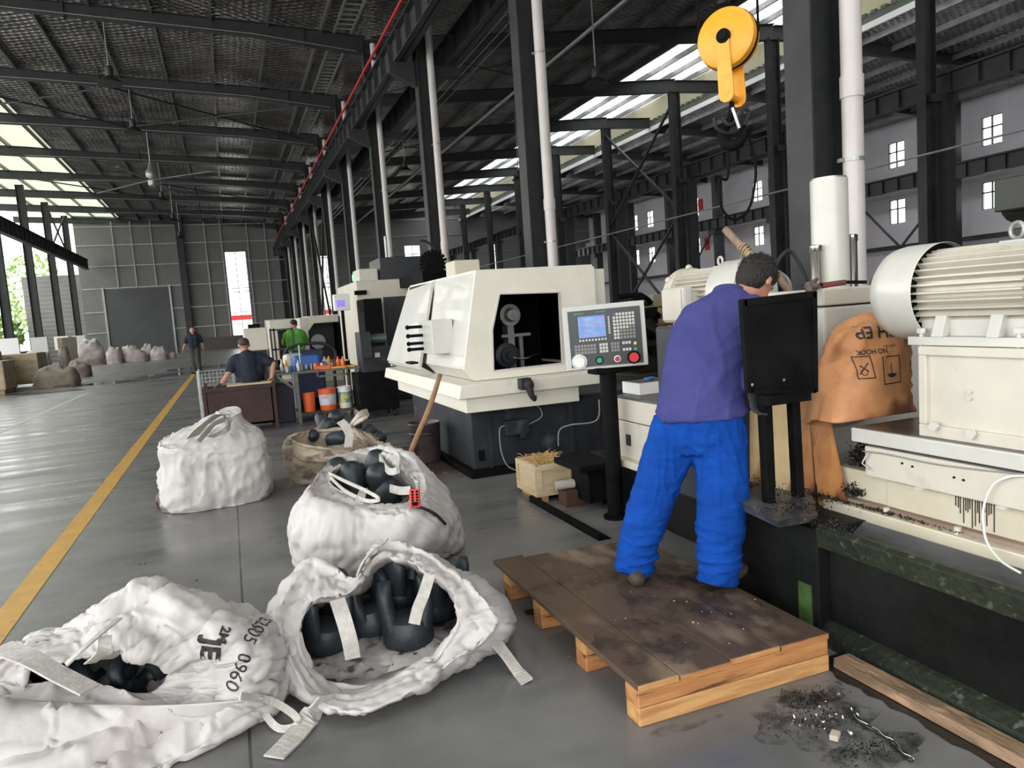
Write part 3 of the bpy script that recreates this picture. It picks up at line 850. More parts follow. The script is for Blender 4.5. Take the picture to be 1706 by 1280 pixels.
def motor(name, parent, xc, zc, y0, y1, r, far_cowl=True, tbox=None, seed=0):
    """finned electric motor whose shaft lies along Y; y0 near end, y1 far end"""
    L = y1 - y0
    m = MT['cream']
    body = MB()
    body.lathe([(r * .80, 0), (r * .80, L)], (xc, y0, zc), (0, 1, 0), 48)
    for k in range(34):
        a = 2 * math.pi * k / 34
        if -1.9 < math.atan2(math.sin(a), math.cos(a)) < -1.25: continue
        d = Vector((math.cos(a), 0, math.sin(a))); t = Vector((-math.sin(a), 0, math.cos(a)))
        # fins stand level or upright as cast, so shear them towards the horizontal on the flanks
        p = Vector((xc, 0, zc)) + d * r * .78
        q = Vector((xc, 0, zc)) + d * r * 1.0
        y_a, y_b = y0 + .01, y1 - .01
        e = t * .006
        body.add([(p - e) + V(0, y_a, 0), (p + e) + V(0, y_a, 0), (q + e * .6) + V(0, y_a + .02, 0), (q - e * .6) + V(0, y_a + .02, 0),
                  (p - e) + V(0, y_b, 0), (p + e) + V(0, y_b, 0), (q + e * .6) + V(0, y_b, 0), (q - e * .6) + V(0, y_b, 0)],
                 [(0, 1, 2, 3), (7, 6, 5, 4), (0, 4, 5, 1), (1, 5, 6, 2), (2, 6, 7, 3), (3, 7, 4, 0)])
    mo = body.build(name, m, parent)
    sgn = 1 if far_cowl else -1
    yg = y1 - .03 if far_cowl else y0 + .03
    MB().lathe([(r * .8, -.004), (r * 1.135, -.004), (r * 1.135, .004), (r * .8, .004)], (xc, yg, zc), (0, 1, 0), 44).build('cowl_gap_shade', MT['black_steel'], mo, origin=mo['_w'])  # black disc that paints the shade between cowl and fins
    ye = y1 if far_cowl else y0
    c = MB()
    c.lathe([(r * 1.15, -.06), (r * 1.16, -.058), (r * 1.16, r * .55), (r * 1.12, r * .8), (r * .96, r * 1.0), (r * .35, r * 1.06), (r * .30, r * 1.0), (r * .92, r * .9), (r * 1.10, r * .7), (r * 1.14, -.055)], (xc, ye, zc), (0, sgn, 0), 44, cap=False)
    c.build('fan_cowl', MT['white_paint'], mo, smooth=True, autosmooth=30, origin=mo['_w'])
    ye2 = y0 if far_cowl else y1
    e = MB()
    e.lathe([(r * 1.08, 0), (r * 1.10, .03), (r * 1.10, .09), (r * .9, .12), (r * .5, .17), (r * .2, .18), (r * .14, .18), (r * .14, .24)], (xc, ye2 + .01 * sgn, zc), (0, -sgn, 0), 36)
    for a in (.6, 1.5, 2.5, 3.7):
        e.ball((xc + math.cos(a) * r * 1.1, ye2 - .05 * sgn, zc + math.sin(a) * r * 1.1), .028, 10, 6)
    e.build('end_bell', MT['cream'], mo, smooth=True, autosmooth=35, origin=mo['_w'])
    f = MB()
    zb_ = zc - r - .035
    f.box(xc - r * 1.0, xc + r * 1.0, y0 - .02, y1 - .02, zb_, zb_ + .035)
    f.box(xc - r * .75, xc + r * .75, y0, y1 - .05, zb_ + .035, zc - r * .62)
    for y in (y0 + L * .22, y0 + L * .66):
        for s in (-1, 1):
            f.prism([(xc + s * r * 1.02, y, zb_ + .035), (xc + s * r * .84, y + .0, zc - r * .50), (xc + s * r * .6, y, zc - r * .55), (xc + s * r * .8, y, zb_ + .035)], (0, 0, 0), (0, .05, 0))
    f.build('foot', MT['white_paint'], mo, bevel=.003, origin=mo['_w'])
    for y in (y0 + .05, y1 - .075):
        for s in (-1, 1):
            b = MB(); b.cyl((xc + s * r * .92, y, zb_ - .02), (xc + s * r * .92, y, zb_ + .05), .009, n=8); b.cyl((xc + s * r * .92, y, zb_ + .05), (xc + s * r * .92, y, zb_ + .07), .018, n=6)
            b.build('bolt', MT['white_paint'], mo, origin=mo['_w'])
    ey = y0 + L * .32
    b = MB()
    b.box(xc - .03, xc + .03, ey - .05, ey + .05, zc + r * .9, zc + r * 1.02)
    pts = [Vector((xc, ey + .026 * math.cos(t), zc + r * 1.02 + .034 + .030 * math.sin(t))) for t in [2 * math.pi * k / 16 for k in range(17)]]
    b.tube(pts, .009, 8)
    b.build('eye_bolt', MT['galv'] if far_cowl else MT['cream'], mo, smooth=True, autosmooth=40, origin=mo['_w'])
    if tbox:
        x, y, z, sx, sy, sz = tbox
        b = MB(); b.box(x - sx / 2, x + sx / 2, y - sy / 2, y + sy / 2, z - sz / 2, z + sz / 2)
        b.build('terminal_box', MT['white_paint'], mo, bevel=.02, origin=mo['_w'])
        b = MB(); b.box(x - sx / 2 - .012, x - sx / 2 + .002, y - sy / 2 + .015, y + sy / 2 - .015, z - sz / 2 + .015, z + sz / 2 - .015)
        b.box(x + sx / 2, xc - r * .8, y - sy * .4, y + sy * .4, z - sz * .35, z + sz * .35)
        b.build('terminal_cover', MT['cream'], mo, bevel=.008, origin=mo['_w'])
    return mo
motor('motor', BM, 2.83, 1.50, 1.80, 2.33, .178, True)
# rear side arm and motor
mb = MB(); mb.box(2.60, 3.6, 3.75, 4.80, .70, .855); mb.build('side_slide', MT['cream'], BM, bevel=.006)
mb = MB(); mb.box(2.61, 3.6, 3.75, 4.82, .42, .69); mb.build('lower_casting', MT['cream'], BM, bevel=.006)
mb = MB(); mb.box(2.55, 3.6, 3.75, 4.85, .37, .42); mb.build('base_rail', MT['base_cream'], BM, bevel=.006)
mb = MB(); mb.box(2.60, 3.6, 3.7, 4.79, .857, .875); mb.build('table_top_face', MT['gutter'], BM)
mb = MB(); mb.box(2.6, 2.605, 4.60, 4.66, .52, .60); mb.build('slot', MT['machine_dark'], BM)
mb = MB()
mb.box(3.05, 3.6, 4.0, 4.9, .875, 1.34); mb.build('motor_pedestal', MT['cream'], BM, bevel=.005)
motor('motor', BM, 3.42, 1.56, 4.40, 4.95, .20, False, tbox=(3.13, 4.72, 1.50, .09, .28, .26))
# head housing, hydraulic cylinder and guide rods
mb = MB(); mb.box(2.87, 3.9, 3.0, 3.95, .50, 1.45); mb.build('head_housing', MT['white_paint'], BM, bevel=.012)
mb = MB(); mb.box(2.865, 3.92, 2.995, 3.97, 1.457, 1.545); mb.build('head_cap', MT['cream'], BM, bevel=.008)
mb = MB(); mb.cyl((3.36, 3.45, 1.545), (3.36, 3.45, 2.175), .104, n=36); mb.build('hydraulic_cylinder', MT['white_paint'], BM, smooth=True, autosmooth=40)
mb = MB(); mb.lathe([(.098, 0), (.098, .01)], (3.36, 3.45, 2.175), n=36); mb.build('cylinder_cap', MT['galv'], BM)
for x, z in ((3.225, 1.80), (3.575, 1.86)):
    mb = MB(); mb.lathe([(.032, 0), (.032, z - 1.585), (.036, z - 1.58), (.036, z - 1.545), (.03, z - 1.54)], (x, 3.42 if x < 3.4 else 3.5, 1.54), n=20); mb.build('guide_rod', MT['chrome'], BM, smooth=True, autosmooth=40)
mb = MB(); mb.tube([(3.47, 3.6, 1.55), (3.5, 3.62, 1.8), (3.50, 3.6, 2.02), (3.46, 3.55, 2.12)], .018, 8, smooth=6); mb.build('hose', MT['rubber'], BM, smooth=True)
mb = MB(); mb.tube([(2.95, 3.5, 1.56), (3.0, 3.5, 1.70), (3.12, 3.52, 1.78), (3.2, 3.5, 1.65), (3.22, 3.5, 1.56)], .012, 8, smooth=6); mb.build('hose', MT['rubber'], BM, smooth=True)
# dark spindle head behind the worker
mb = MB(); mb.box(2.45, 2.86, 3.35, 3.95, .37, 1.38); mb.build('spindle_head', MT['machine_dark'], BM, bevel=.01)
# guard box on two legs with its chip tray
gd = MB()
gd.prism([(2.105, 2.655, 1.115), (2.49, 2.655, 1.075), (2.505, 2.655, 1.54), (2.088, 2.655, 1.525)], (0, 0, 0), (0, .03, 0))
gd.build('guard_box', MT['black_steel'], BM, bevel=.005)
gf = MB()
for a, b, w in (((2.09, 2.65, 1.508), (2.487, 2.65, 1.522), .03), ((2.11, 2.65, 1.12), (2.475, 2.65, 1.085), .02), ((2.108, 2.65, 1.115), (2.093, 2.65, 1.525), .03), ((2.472, 2.65, 1.08), (2.482, 2.65, 1.535), .025)):
    gf.bar(a, b, w, .012, (0, -1, 0))
gfo = gf.build('guard_frame', MT['black_steel'], BM, bevel=.002)
for px, py in ((1252, 641), (1305, 633)):
    p = at(px, py, Y=2.645)
    mb = MB(); mb.cyl((p.x, 2.65, p.z), (p.x, 2.64, p.z), .007, n=8); mb.build('screw', MT['chrome'], BM)
mb = MB()
mb.box(2.20, 2.44, 2.64, 2.72, 1.045, 1.09); mb.build('guard_bracket', MT['black_steel'], BM, bevel=.003)
for px in (1273, 1322):
    p = at(px, 700, Y=2.75); q = at(px + 8, 830, Y=2.75)
    mb = MB(); mb.bar((p.x, 2.75, 1.08), (q.x, 2.75, .52), .045, .045); mb.build('guard_leg', MT['black_steel'], BM, bevel=.004)
mb = MB(); mb.tube([(2.31, 3.02, .52), (2.30, 3.02, 1.05)], .012, 8); mb.tube([(2.27, 3.05, .52), (2.25, 3.06, 1.05)], .010, 8); mb.build('guard_rod', MT['chrome'], BM)
mb = MB()
mb.add([(2.10, 2.50, .575), (2.345, 2.52, .555), (2.50, 2.72, .575), (2.36, 3.15, .60), (2.20, 3.15, .60), (2.13, 2.52, .535), (2.34, 2.54, .52), (2.50, 2.72, .52), (2.36, 3.15, .52), (2.22, 3.15, .535)],
       [(0, 1, 2, 3, 4), (9, 8, 7, 6, 5), (0, 5, 6, 1), (1, 6, 7, 2), (2, 7, 8, 3), (3, 8, 9, 4), (4, 9, 5, 0)])
mb.build('chip_tray', mat('scuffed grey tray', (.045, .043, .045), .4, .3, c2=(.13, .13, .135), scale=6, rvar=.15), BM)

# plywood splash boards
for i, (xa, xb, ta, tb, m, lab) in enumerate((
        (1228, 1268, 667, 664, 'ply', 'cream plywood board at the far side of the two black guard legs'),
        (1286, 1319, 664, 662, 'ply', 'cream plywood board seen between the two black guard legs'),
        (1322, 1346, 662, 662, 'ply_brown', 'narrow brown-stained board beside the right black guard leg'),
        (1345, 1373, 664, 664, 'ply_brown', 'orange-brown oil-soaked board leaning below the paper sack'))):
    X = 2.66 - i * .012
    a = at(xa, ta, X=X); b = at(xb, tb, X=X)
    ca = at(xa + (4, 6, 6, 18)[i], 800, X=X - .02); cb = at(xb + (6, 8, 12, 40)[i], 830, X=X - .02)
    mb = MB(); mb.prism([(X - .02, ca.y, .50), (X - .02, cb.y, .50), (X, b.y, b.z), (X, a.y, a.z)], (0, 0, 0), (.012, 0, 0))
    tag(mb.build('plywood_board', MT[m]), lab, 'board', 'plywood splash boards')

def chips(name, pts, n, s, m, seed, label=None, parent=None):
    rnd = random.Random(seed); mb = MB()
    for i in range(n):
        c, sx, sy, h = pts[rnd.randrange(len(pts))]
        r = rnd.gauss(0, .5), rnd.gauss(0, .5)
        p = Vector((c[0] + r[0] * sx, c[1] + r[1] * sy, c[2] + abs(rnd.gauss(0, .4)) * h + s * .3))
        u = Euler((rnd.uniform(0, 6), rnd.uniform(0, 6), rnd.uniform(0, 6))).to_matrix()
        k = s * rnd.uniform(.5, 1.5)
        mb.obox(p, (k, k * rnd.uniform(.3, .8), k * .3), u)
    o = mb.build(name, m, parent)
    if label: tag(o, label, 'metal chips', kind='stuff')
    return o
chips('metal_chips', [((2.28, 2.60, .575), .14, .14, .02), ((2.33, 2.95, .60), .08, .25, .04), ((2.35, 2.45, .52), .06, .12, .02)], 1500, .0055, MT['swarf'], 3, 'black oily swarf heaped on the tray under the guard')
chips('metal_chips', [((2.58, 2.74, .545), .05, .16, .03), ((2.60, 2.45, .55), .02, .35, .01)], 700, .006, MT['swarf'], 4, 'dark swarf along the foot of the stained boards')
chips('metal_chips', [((2.72, 2.64, .60), .04, .05, .14), ((2.70, 2.62, .72), .05, .04, .10), ((2.68, 2.60, .58), .07, .05, .06)], 2600, .008, MT['swarf'], 5, 'tall clump of black curly swarf behind the white slab end')

# brown paper sack hung over the shaft
kp = MB(); rings = []
KN = 48
for (xc, yc, z, w, d) in ((2.835, 2.74, .90, .28, .14), (2.840, 2.74, .94, .278, .15), (2.860, 2.75, 1.05, .25, .15), (2.890, 2.76, 1.18, .235, .14), (2.915, 2.77, 1.28, .218, .13), (2.925, 2.78, 1.35, .19, .115), (2.885, 2.78, 1.39, .11, .08), (2.885, 2.78, 1.40, .02, .02)):
    rg = []
    for k in range(KN):
        a = 2 * math.pi * k / KN
        c_, s_ = math.cos(a), math.sin(a)
        q = 2.6
        rr = (abs(c_) ** q + abs(s_) ** q) ** (-1 / q)
        p = Vector((xc + w * c_ * rr, yc + d * s_ * rr, z))
        nz = noise.noise(Vector((c_ * 1.6, s_ * 1.6, z * 5.5))) * .022 + noise.noise(Vector((c_ * 5, s_ * 5, z * 14))) * .012
        p += Vector((c_, s_, 0)) * nz
        if z < .93: p.z += (.035 * -s_ if s_ < 0 else -.045 * s_) + .012 * math.sin(a * 3) + (.03 * abs(c_) ** 4)
        if z > 1.2: p.z -= .05 * max(c_, -1) * -1 * (1 if c_ < 0 else .3)
        rg.append(p)
    rings.append(rg)
def densify(rings, k):
    out = []
    n = len(rings)
    for i in range(n - 1):
        for j in range(k):
            t = j / k; rr = []
            for q in range(len(rings[0])):
                p0 = rings[max(i - 1, 0)][q]; p1 = rings[i][q]; p2 = rings[i + 1][q]; p3 = rings[min(i + 2, n - 1)][q]
                rr.append(.5 * ((2 * p1) + (p2 - p0) * t + (2 * p0 - 5 * p1 + 4 * p2 - p3) * t * t + (3 * p1 - p0 - 3 * p2 + p3) * t ** 3))
            out.append(rr)
    out.append(rings[-1])
    return out
dr = densify(rings, 5)
for r in dr:
    for i, p in enumerate(r):
        v = noise.noise(p * 8) * .010 + math.exp(-(noise.noise(p * 4.5 + Vector((3, 1, 2))) / .07) ** 2) * .014 + math.exp(-(noise.noise(Vector((p.x * 5, p.y * 5, p.z * 11)) + Vector((9, 1, 5))) / .06) ** 2) * .010
        r[i] = p + Vector((p.x - 2.72, p.y - 2.75, 0)).normalized() * v
kp.loft(dr, False, True)
MT['kraft'] = mat('oily brown kraft paper', (.52, .25, .11), .6, c2=(.42, .18, .07), scale=5, bump=.9, bscale=7, c3=(.20, .07, .03), s3=2.6, t3=(.52, .60))
kraft = kp.build('paper_sack', MT['kraft'], smooth=True)
sd = kraft.modifiers.new('thickness', 'SOLIDIFY'); sd.thickness = .004
KL = MB(); KL.loft([[Vector((p.x * .97 + 2.80 * .03, p.y * .97 + 2.75 * .03, p.z - .002)) for p in dr[0]], [Vector((p.x * .92 + 2.81 * .08, p.y * .88 + 2.75 * .12, p.z)) for p in dr[5]], [Vector((p.x * .80 + 2.84 * .20, p.y * .75 + 2.75 * .25, p.z)) for p in dr[9]]], False, True)
KL.build('sack_lining', mat('grey paper lining', (.30, .26, .24), .8), kraft, smooth=True)
tag(kraft, 'brown kraft paper sack hung upside down over the machine shaft', 'sack')

# ------------------------------------------------------------------ printing on curved things
def decal_targets(o):
    dg = bpy.context.evaluated_depsgraph_get(); dg.update()
    e = o.evaluated_get(dg); me = e.to_mesh()
    mw = Matrix.Translation(Vector(o['_w']))
    bv = BVHTree.FromPolygons([mw @ v.co for v in me.vertices], [tuple(p.vertices) for p in me.polygons])
    e.to_mesh_clear()
    return bv
def text_mesh(s, size, bold=0.0):
    cu = bpy.data.curves.new('t', 'FONT'); cu.body = s; cu.size = size; cu.align_x = 'CENTER'; cu.align_y = 'CENTER'; cu.offset = bold
    cu.resolution_u = 3
    o = bpy.data.objects.new('t', cu); COL.objects.link(o)
    dg = bpy.context.evaluated_depsgraph_get(); dg.update()
    me = bpy.data.meshes.new_from_object(o.evaluated_get(dg))
    vs = [v.co.copy() for v in me.vertices]; fs = [tuple(p.vertices) for p in me.polygons]
    bpy.data.objects.remove(o); bpy.data.curves.remove(cu); bpy.data.meshes.remove(me)
    return vs, fs
def subdiv(vs, fs, maxlen):
    bm = bmesh.new()
    bv = [bm.verts.new(v) for v in vs]
    for f in fs:
        try: bm.faces.new([bv[i] for i in f])
        except Exception: pass
    bmesh.ops.triangulate(bm, faces=bm.faces)
    for _ in range(3):
        es = [e for e in bm.edges if e.calc_length() > maxlen]
        if not es: break
        bmesh.ops.subdivide_edges(bm, edges=es, cuts=1)
        bmesh.ops.triangulate(bm, faces=bm.faces)
    bm.verts.index_update()
    r = [v.co.copy() for v in bm.verts], [tuple(v.index for v in f.verts) for f in bm.faces]
    bm.free()
    return r
def decal(name, shapes, org, u, v, bvh, m, parent, off=.0025, maxlen=.02):
    """shapes: list of (verts2d, faces); placed in the frame org,u,v and laid onto the surface along -(u x v)"""
    org = Vector(org); u = Vector(u).normalized(); v = Vector(v); v = (v - u * v.dot(u)).normalized(); nrm = u.cross(v)
    mb = MB()
    for vs, fs in shapes:
        vs, fs = subdiv(vs, fs, maxlen)
        P = []
        for p in vs:
            q = org + u * p.x + v * p.y
            hit = bvh.ray_cast(q + nrm * .15, -nrm, .45)
            P.append((hit[0] + nrm * off) if hit[0] is not None else None)
        good = [f for f in fs if all(P[i] is not None for i in f)]
        P = [p if p is not None else org for p in P]
        mb.add(P, good)
    used = sorted({i for f in mb.f for i in f})
    if not used: return None
    ix = {a: b for b, a in enumerate(used)}
    mb.v = [mb.v[i] for i in used]; mb.f = [tuple(ix[i] for i in f) for f in mb.f]
    return mb.build(name, m, parent, origin=parent['_w'])
def shape_frame(w, h, t, cx=0, cy=0, skew=0):
    def q(x0, x1, y0, y1): return [Vector((x0 + skew * y0, y0, 0)), Vector((x1 + skew * y0, y0, 0)), Vector((x1 + skew * y1, y1, 0)), Vector((x0 + skew * y1, y1, 0))]
    out = []
    for x0, x1, y0, y1 in ((-w / 2, w / 2, -h / 2, -h / 2 + t), (-w / 2, w / 2, h / 2 - t, h / 2), (-w / 2, -w / 2 + t, -h / 2, h / 2), (w / 2 - t, w / 2, -h / 2, h / 2)):
        vs = q(x0, x1, y0, y1)
        out.append(([p + Vector((cx, cy, 0)) for p in vs], [(0, 1, 2, 3)]))
    return out
def shape_poly(pts, cx=0, cy=0):
    return ([Vector((x + cx, y + cy, 0)) for x, y in pts], [tuple(range(len(pts)))])
def shape_line(a, b, t):
    a = Vector((*a, 0)); b = Vector((*b, 0)); d = (b - a).normalized(); s = Vector((-d.y, d.x, 0)) * t / 2
    return ([a - s, b - s, b + s, a + s], [(0, 1, 2, 3)])
def moved(sh, dx, dy, rot=0):
    c, s = math.cos(rot), math.sin(rot)
    return ([Vector((p.x * c - p.y * s + dx, p.x * s + p.y * c + dy, 0)) for p in sh[0]], sh[1])
MT['ink'] = mat('black print', (.018, .016, .016), .6)
kb = decal_targets(kraft)
def facing(px, py, Y):
    return at(px, py, Y=Y)
def sack_print(name, px, py, shapes, up):
    o = at(px, py, Y=2.58)
    u = Vector((1, 0, 0)); v = Vector((0, 0, 1))
    if up < 0: u, v = -u, -v          # the sack hangs upside down
    # keep the print facing the viewer: u x v must point to -Y
    u = Vector((.90, -.44, 0)) * (1 if up > 0 else -1); v = Vector((0, 0, 1)) * (1 if up > 0 else -1)
    return decal(name, shapes, o, u, v, kb, MT['ink'], kraft)
sack_print('print_lettering', 1476, 553, [text_mesh('CH EP', .08, .0015)], -1)
sack_print('print_lettering', 1462, 587, [text_mesh('NO HOOK', .032, .0008)], -1)
sack_print('print_lettering', 1490, 577, [text_mesh('KEEP DRY', .016)], -1)
hook = shape_frame(.085, .105, .005, skew=-.15) + [shape_line((-.02, -.02), (.02, .03), .006), shape_line((-.02, .02), (.02, -.01), .006)]
ring = [(.014 * math.cos(t), .014 * math.sin(t) + .022) for t in [k * math.pi / 6 for k in range(12)]]
hook += [shape_line(ring[k], ring[(k + 1) % 12], .004) for k in range(12)]
sack_print('print_no_hook_mark', 1447, 614, hook, -1)
umb = shape_frame(.10, .13, .005) + [shape_poly([(-.026 + .0, .015), (-.02, .03), (0, .037), (.02, .03), (.026, .015), (.013, .018), (0, .013), (-.013, .018)]), shape_line((0, .014), (0, -.03), .004)]
for k in range(7):
    a = math.pi * (k + .5) / 7
    umb.append(shape_line((.032 * math.cos(a), .018 + .026 * math.sin(a)), (.036 * math.cos(a), .018 + .030 * math.sin(a)), .003))
sack_print('print_umbrella_mark', 1490, 617, umb, -1)
sack_print('print_lettering', 1536, 612, [moved(text_mesh('SI', .08, .003), 0, 0, math.pi / 2)], -1)

# things lying on the head housing
t = thing('rag', 'crumpled dark brown rag on the white housing beside the right chrome rod', 'rag', (3.62, 3.3, 1.545))
mb = MB()
for (x, y, r) in ((3.56, 3.3, .05), (3.62, 3.28, .055), (3.68, 3.3, .04), (3.62, 3.36, .05), (3.72, 3.27, .03)): mb.ball((x, y, 1.565), (r, r * .8, r * .55), 12, 8)
organic(mb.build('cloth', MT['rag'], t), .008, 2, .02, .04)
mb = MB(); mb.bar((3.00, 3.15, 1.563), (3.12, 3.10, 1.572), .045, .03); t = mb.build('grease_gun', mat('dirty red paint', (.22, .03, .025), .55, c2=(.06, .03, .03), scale=30), bevel=.01)
tag(t, 'dirty red tool lying on the white housing in front of the cylinder', 'tool')
MB().bar((2.90, 3.18, 1.565), (3.0, 3.15, 1.568), .02, .018).build('nozzle', MT['black_steel'], t)
MB().bar((3.12, 3.10, 1.572), (3.22, 3.06, 1.565), .018, .018).build('handle', MT['black_steel'], t)
mb = MB(); mb.lathe([(.05, 0), (.052, .03), (.045, .03), (.043, .004)], (3.44, 3.12, 1.545), n=16)
tag(mb.build('steel_cup', MT['gutter'], smooth=True, autosmooth=40), 'shallow grimy steel cup between red tool and rag', 'cup')
mb = MB(); mb.tube([(2.74, 2.95, 1.50), (2.80, 3.03, 1.565), (2.88, 3.10, 1.57), (2.98, 3.16, 1.60)], [.015, .02, .018, .010], 8, smooth=4)
mb.ball((2.84, 3.05, 1.56), (.05, .04, .02), 10, 6)
tag(mb.build('rag', MT['rag'], smooth=True), 'twisted black rag on the housing corner between head and red tool', 'rag')

# bamboo pole bound with rope that rises beside the worker's head
t = thing('wrapped_pole', 'slanting wooden pole bound with rope above the stooping worker', 'pole', (4.32, 4.6, 0))
a, b = at(1208, 382, Y=5.0), at(1262, 438, Y=4.7)
c = at(1310, 480, Y=4.5)
MB().tube([a, b, c, (4.15, 4.4, .9), (4.2, 4.35, 0)], [.030, .032, .03, .03, .03], 10, smooth=4).build('pole', mat('weathered pole', (.24, .15, .11), .7, c2=(.34, .24, .17), scale=20, stretch=(1, 1, .2)), t, smooth=True)
mb = MB(); d = (b - a).normalized()
for k in range(9):
    p = a.lerp(b, .55 + k * .045); u = d.orthogonal().normalized(); v = d.cross(u)
    pts = [p + (u * math.cos(q) + v * math.sin(q)) * (.038 + .006 * math.sin(k)) + d * .012 * math.sin(q + k) for q in [2 * math.pi * j / 12 for j in range(13)]]
    mb.tube(pts, .006, 5)
mb.tube([a.lerp(b, .6) + V(-.02, 0, -.03), a.lerp(b, .6) + V(-.05, 0, -.13), a.lerp(b, .7) + V(-.05, 0, -.17)], .004, 5, smooth=4)
mb.build('rope', mat('straw rope', (.42, .34, .2), .8), t, smooth=True)
MB().tube([b + V(.02, 0, .03), b + V(.12, -.05, -.06), c + V(.03, 0, .04), c + V(.04, 0, -.2)], .014, 8, smooth=5).build('hose', MT['cable'], t, smooth=True)

# cable looping over the side slide
t = MB().tube([at(1706, 793, X=2.59), at(1680, 795, X=2.585), at(1655, 808, X=2.58), at(1640, 840, X=2.58), at(1638, 872, X=2.57), at(1645, 905, X=2.56), at(1668, 935, X=2.50), at(1700, 955, X=2.45)], .0045, 7, smooth=8).build('cable', MT['white_plastic'], smooth=True)
tag(t, 'thin white cable looping down the front of the cream slide', 'cable')
t = MB().tube([at(1437, 752, X=2.59), at(1470, 756, X=2.59), at(1500, 762, X=2.592), at(1560, 774, X=2.592), at(1640, 784, X=2.592), at(1706, 790, X=2.592)], .003, 6, smooth=6).build('cable', MT['cable'], smooth=True)
tag(t, 'grey wire lying along the joint under the white table slab', 'cable')
t = MB().tube([at(1447, 752, X=2.585), at(1436, 772, X=2.585), at(1448, 782, X=2.585)], .004, 6).build('wire_hook', MT['galv'], smooth=True)
tag(t, 'short bent wire at the corner of the cream slide beside black swarf', 'wire')

# ------------------------------------------------------------------ wooden pallet and timber strip
MT['pallet_top'] = mat('oil stained pallet board', (.105, .066, .042), .6, c2=(.055, .035, .024), scale=2.2, contrast=(.35, .62), bump=.25, bscale=14, stretch=(1, .45, 1), c3=(.20, .145, .10), s3=5, t3=(.55, .7), rvar=.1)
MT['timber'] = mat('fresh sawn timber', (.58, .33, .13), .6, c2=(.42, .20, .07), scale=5, contrast=(.4, .6), stretch=(.6, 3, 5), bump=.12, bscale=30)
MT['timber_red'] = mat('reddish timber', (.36, .14, .05), .6, c2=(.52, .25, .09), scale=5, stretch=(.6, 3, 6), bump=.15, bscale=25, c3=(.12, .05, .025), s3=6, t3=(.55, .65))
MT['timber_dirty'] = mat('dirty timber strip', (.30, .19, .12), .7, c2=(.15, .10, .06), scale=6, contrast=(.4, .62), stretch=(3, .8, 3), bump=.4, bscale=18, c3=(.42, .27, .16), s3=9)
PT = thing('wooden_pallet', 'low wooden pallet with oil-darkened top that the worker stands on', 'pallet', (1.7, 3.0, 0))
edges = [1.253, 1.43, 1.66, 1.90, 2.14]
jit = [(2.262, 3.835), (2.252, 3.79), (2.268, 3.765), (2.262, 3.735)]
for i in range(4):
    mb = MB(); mb.box(edges[i] + .002, edges[i + 1] - .002, jit[i][0], jit[i][1], .138, .162)
    mb.build('top_board', MT['pallet_top'], PT, bevel=.003)
for i in range(4):
    mb = MB(); mb.box(edges[i] + .003, edges[i + 1] - .002, jit[i][0] - .004, jit[i][0], .139, .160)
    mb.build('board_end', MT['timber_red'] if i % 2 else MT['timber'], PT)
mb = MB(); mb.box(1.255, 2.138, 2.262, 2.36, .072, .137); mb.build('bearer', MT['timber_red'], PT, bevel=.005)
mb = MB(); mb.box(1.256, 2.142, 2.262, 2.36, 0, .07); mb.build('bearer', MT['timber'], PT, bevel=.005)
for y in (2.72, 3.2, 3.62):
    mb = MB(); mb.box(1.27, 2.12, y, y + .10, .072, .137); mb.build('bearer', MT['timber'], PT, bevel=.004)
    mb = MB(); mb.box(1.27, 2.12, y, y + .10, 0, .07); mb.build('bearer', MT['timber_red'], PT, bevel=.004)
chips('wood_debris', [((1.7, 2.6, .163), .5, .4, .001), ((1.65, 3.3, .163), .4, .35, .001)], 34, .005, MT['gauze'], 9).__setitem__('kind', 'stuff')
bpy.data.objects['wood_debris']['label'] = 'pale crumbs of wood and chips scattered over the pallet top'
bpy.data.objects['wood_debris']['category'] = 'debris'

mb = MB(); mb.prism([(2.178, .9, .006), (2.182, .9, .045), (2.262, .9, .047), (2.265, .9, .006)], (0, 0, 0), (-.01, 1.37, 0))
tag(mb.build('timber_strip', MT['timber_dirty'], bevel=.003), 'long dirty timber strip lying on the floor along the machine bed', 'timber')
rnd = random.Random(5)
pts = [(2.135 + rnd.uniform(-.018, .012), .9 + k * .05) for k in range(30)]
struct(flat('floor_oil_stain', pts + [(2.32, 2.35), (2.32, .9)], .004, MT['oil'], .003))
def blob(name, c, rx, ry, seed, m, z=.003, n=40, rough=.35):
    pts = []
    for k in range(n):
        a = 2 * math.pi * k / n
        q = 1 + rough * noise.noise(Vector((math.cos(a) * 1.5, math.sin(a) * 1.5, seed * 3.1)))+ rough * .5 * noise.noise(Vector((math.cos(a) * 5, math.sin(a) * 5, seed * 1.7)))
        pts.append((c[0] + math.cos(a) * rx * q, c[1] + math.sin(a) * ry * q))
    return struct(flat(name, pts, z, m, .002))
def stain_mat(name, c, s, lo, hi):
    m, N, L, b = nodes(name)
    b.inputs['Base Color'].default_value = (*c, 1); b.inputs['Roughness'].default_value = .45
    g = N.new('ShaderNodeTexCoord'); n = N.new('ShaderNodeTexNoise'); n.inputs['Scale'].default_value = s; n.inputs['Detail'].default_value = 7; n.inputs['Roughness'].default_value = .7
    L.new(g.outputs['Object'], n.inputs['Vector']); r = N.new('ShaderNodeValToRGB'); r.color_ramp.elements[0].position = lo; r.color_ramp.elements[1].position = hi
    r.color_ramp.elements[1].color = (.5, .5, .5, 1)
    L.new(n.outputs['Fac'], r.inputs['Fac']); L.new(r.outputs['Color'], b.inputs['Alpha'])
    return m
MT['stain'] = stain_mat('patchy oil stain', (.012, .011, .010), 9, .45, .75)
MT['stain_soft'] = stain_mat('soft dirt stain', (.02, .017, .015), 5, .45, .85)
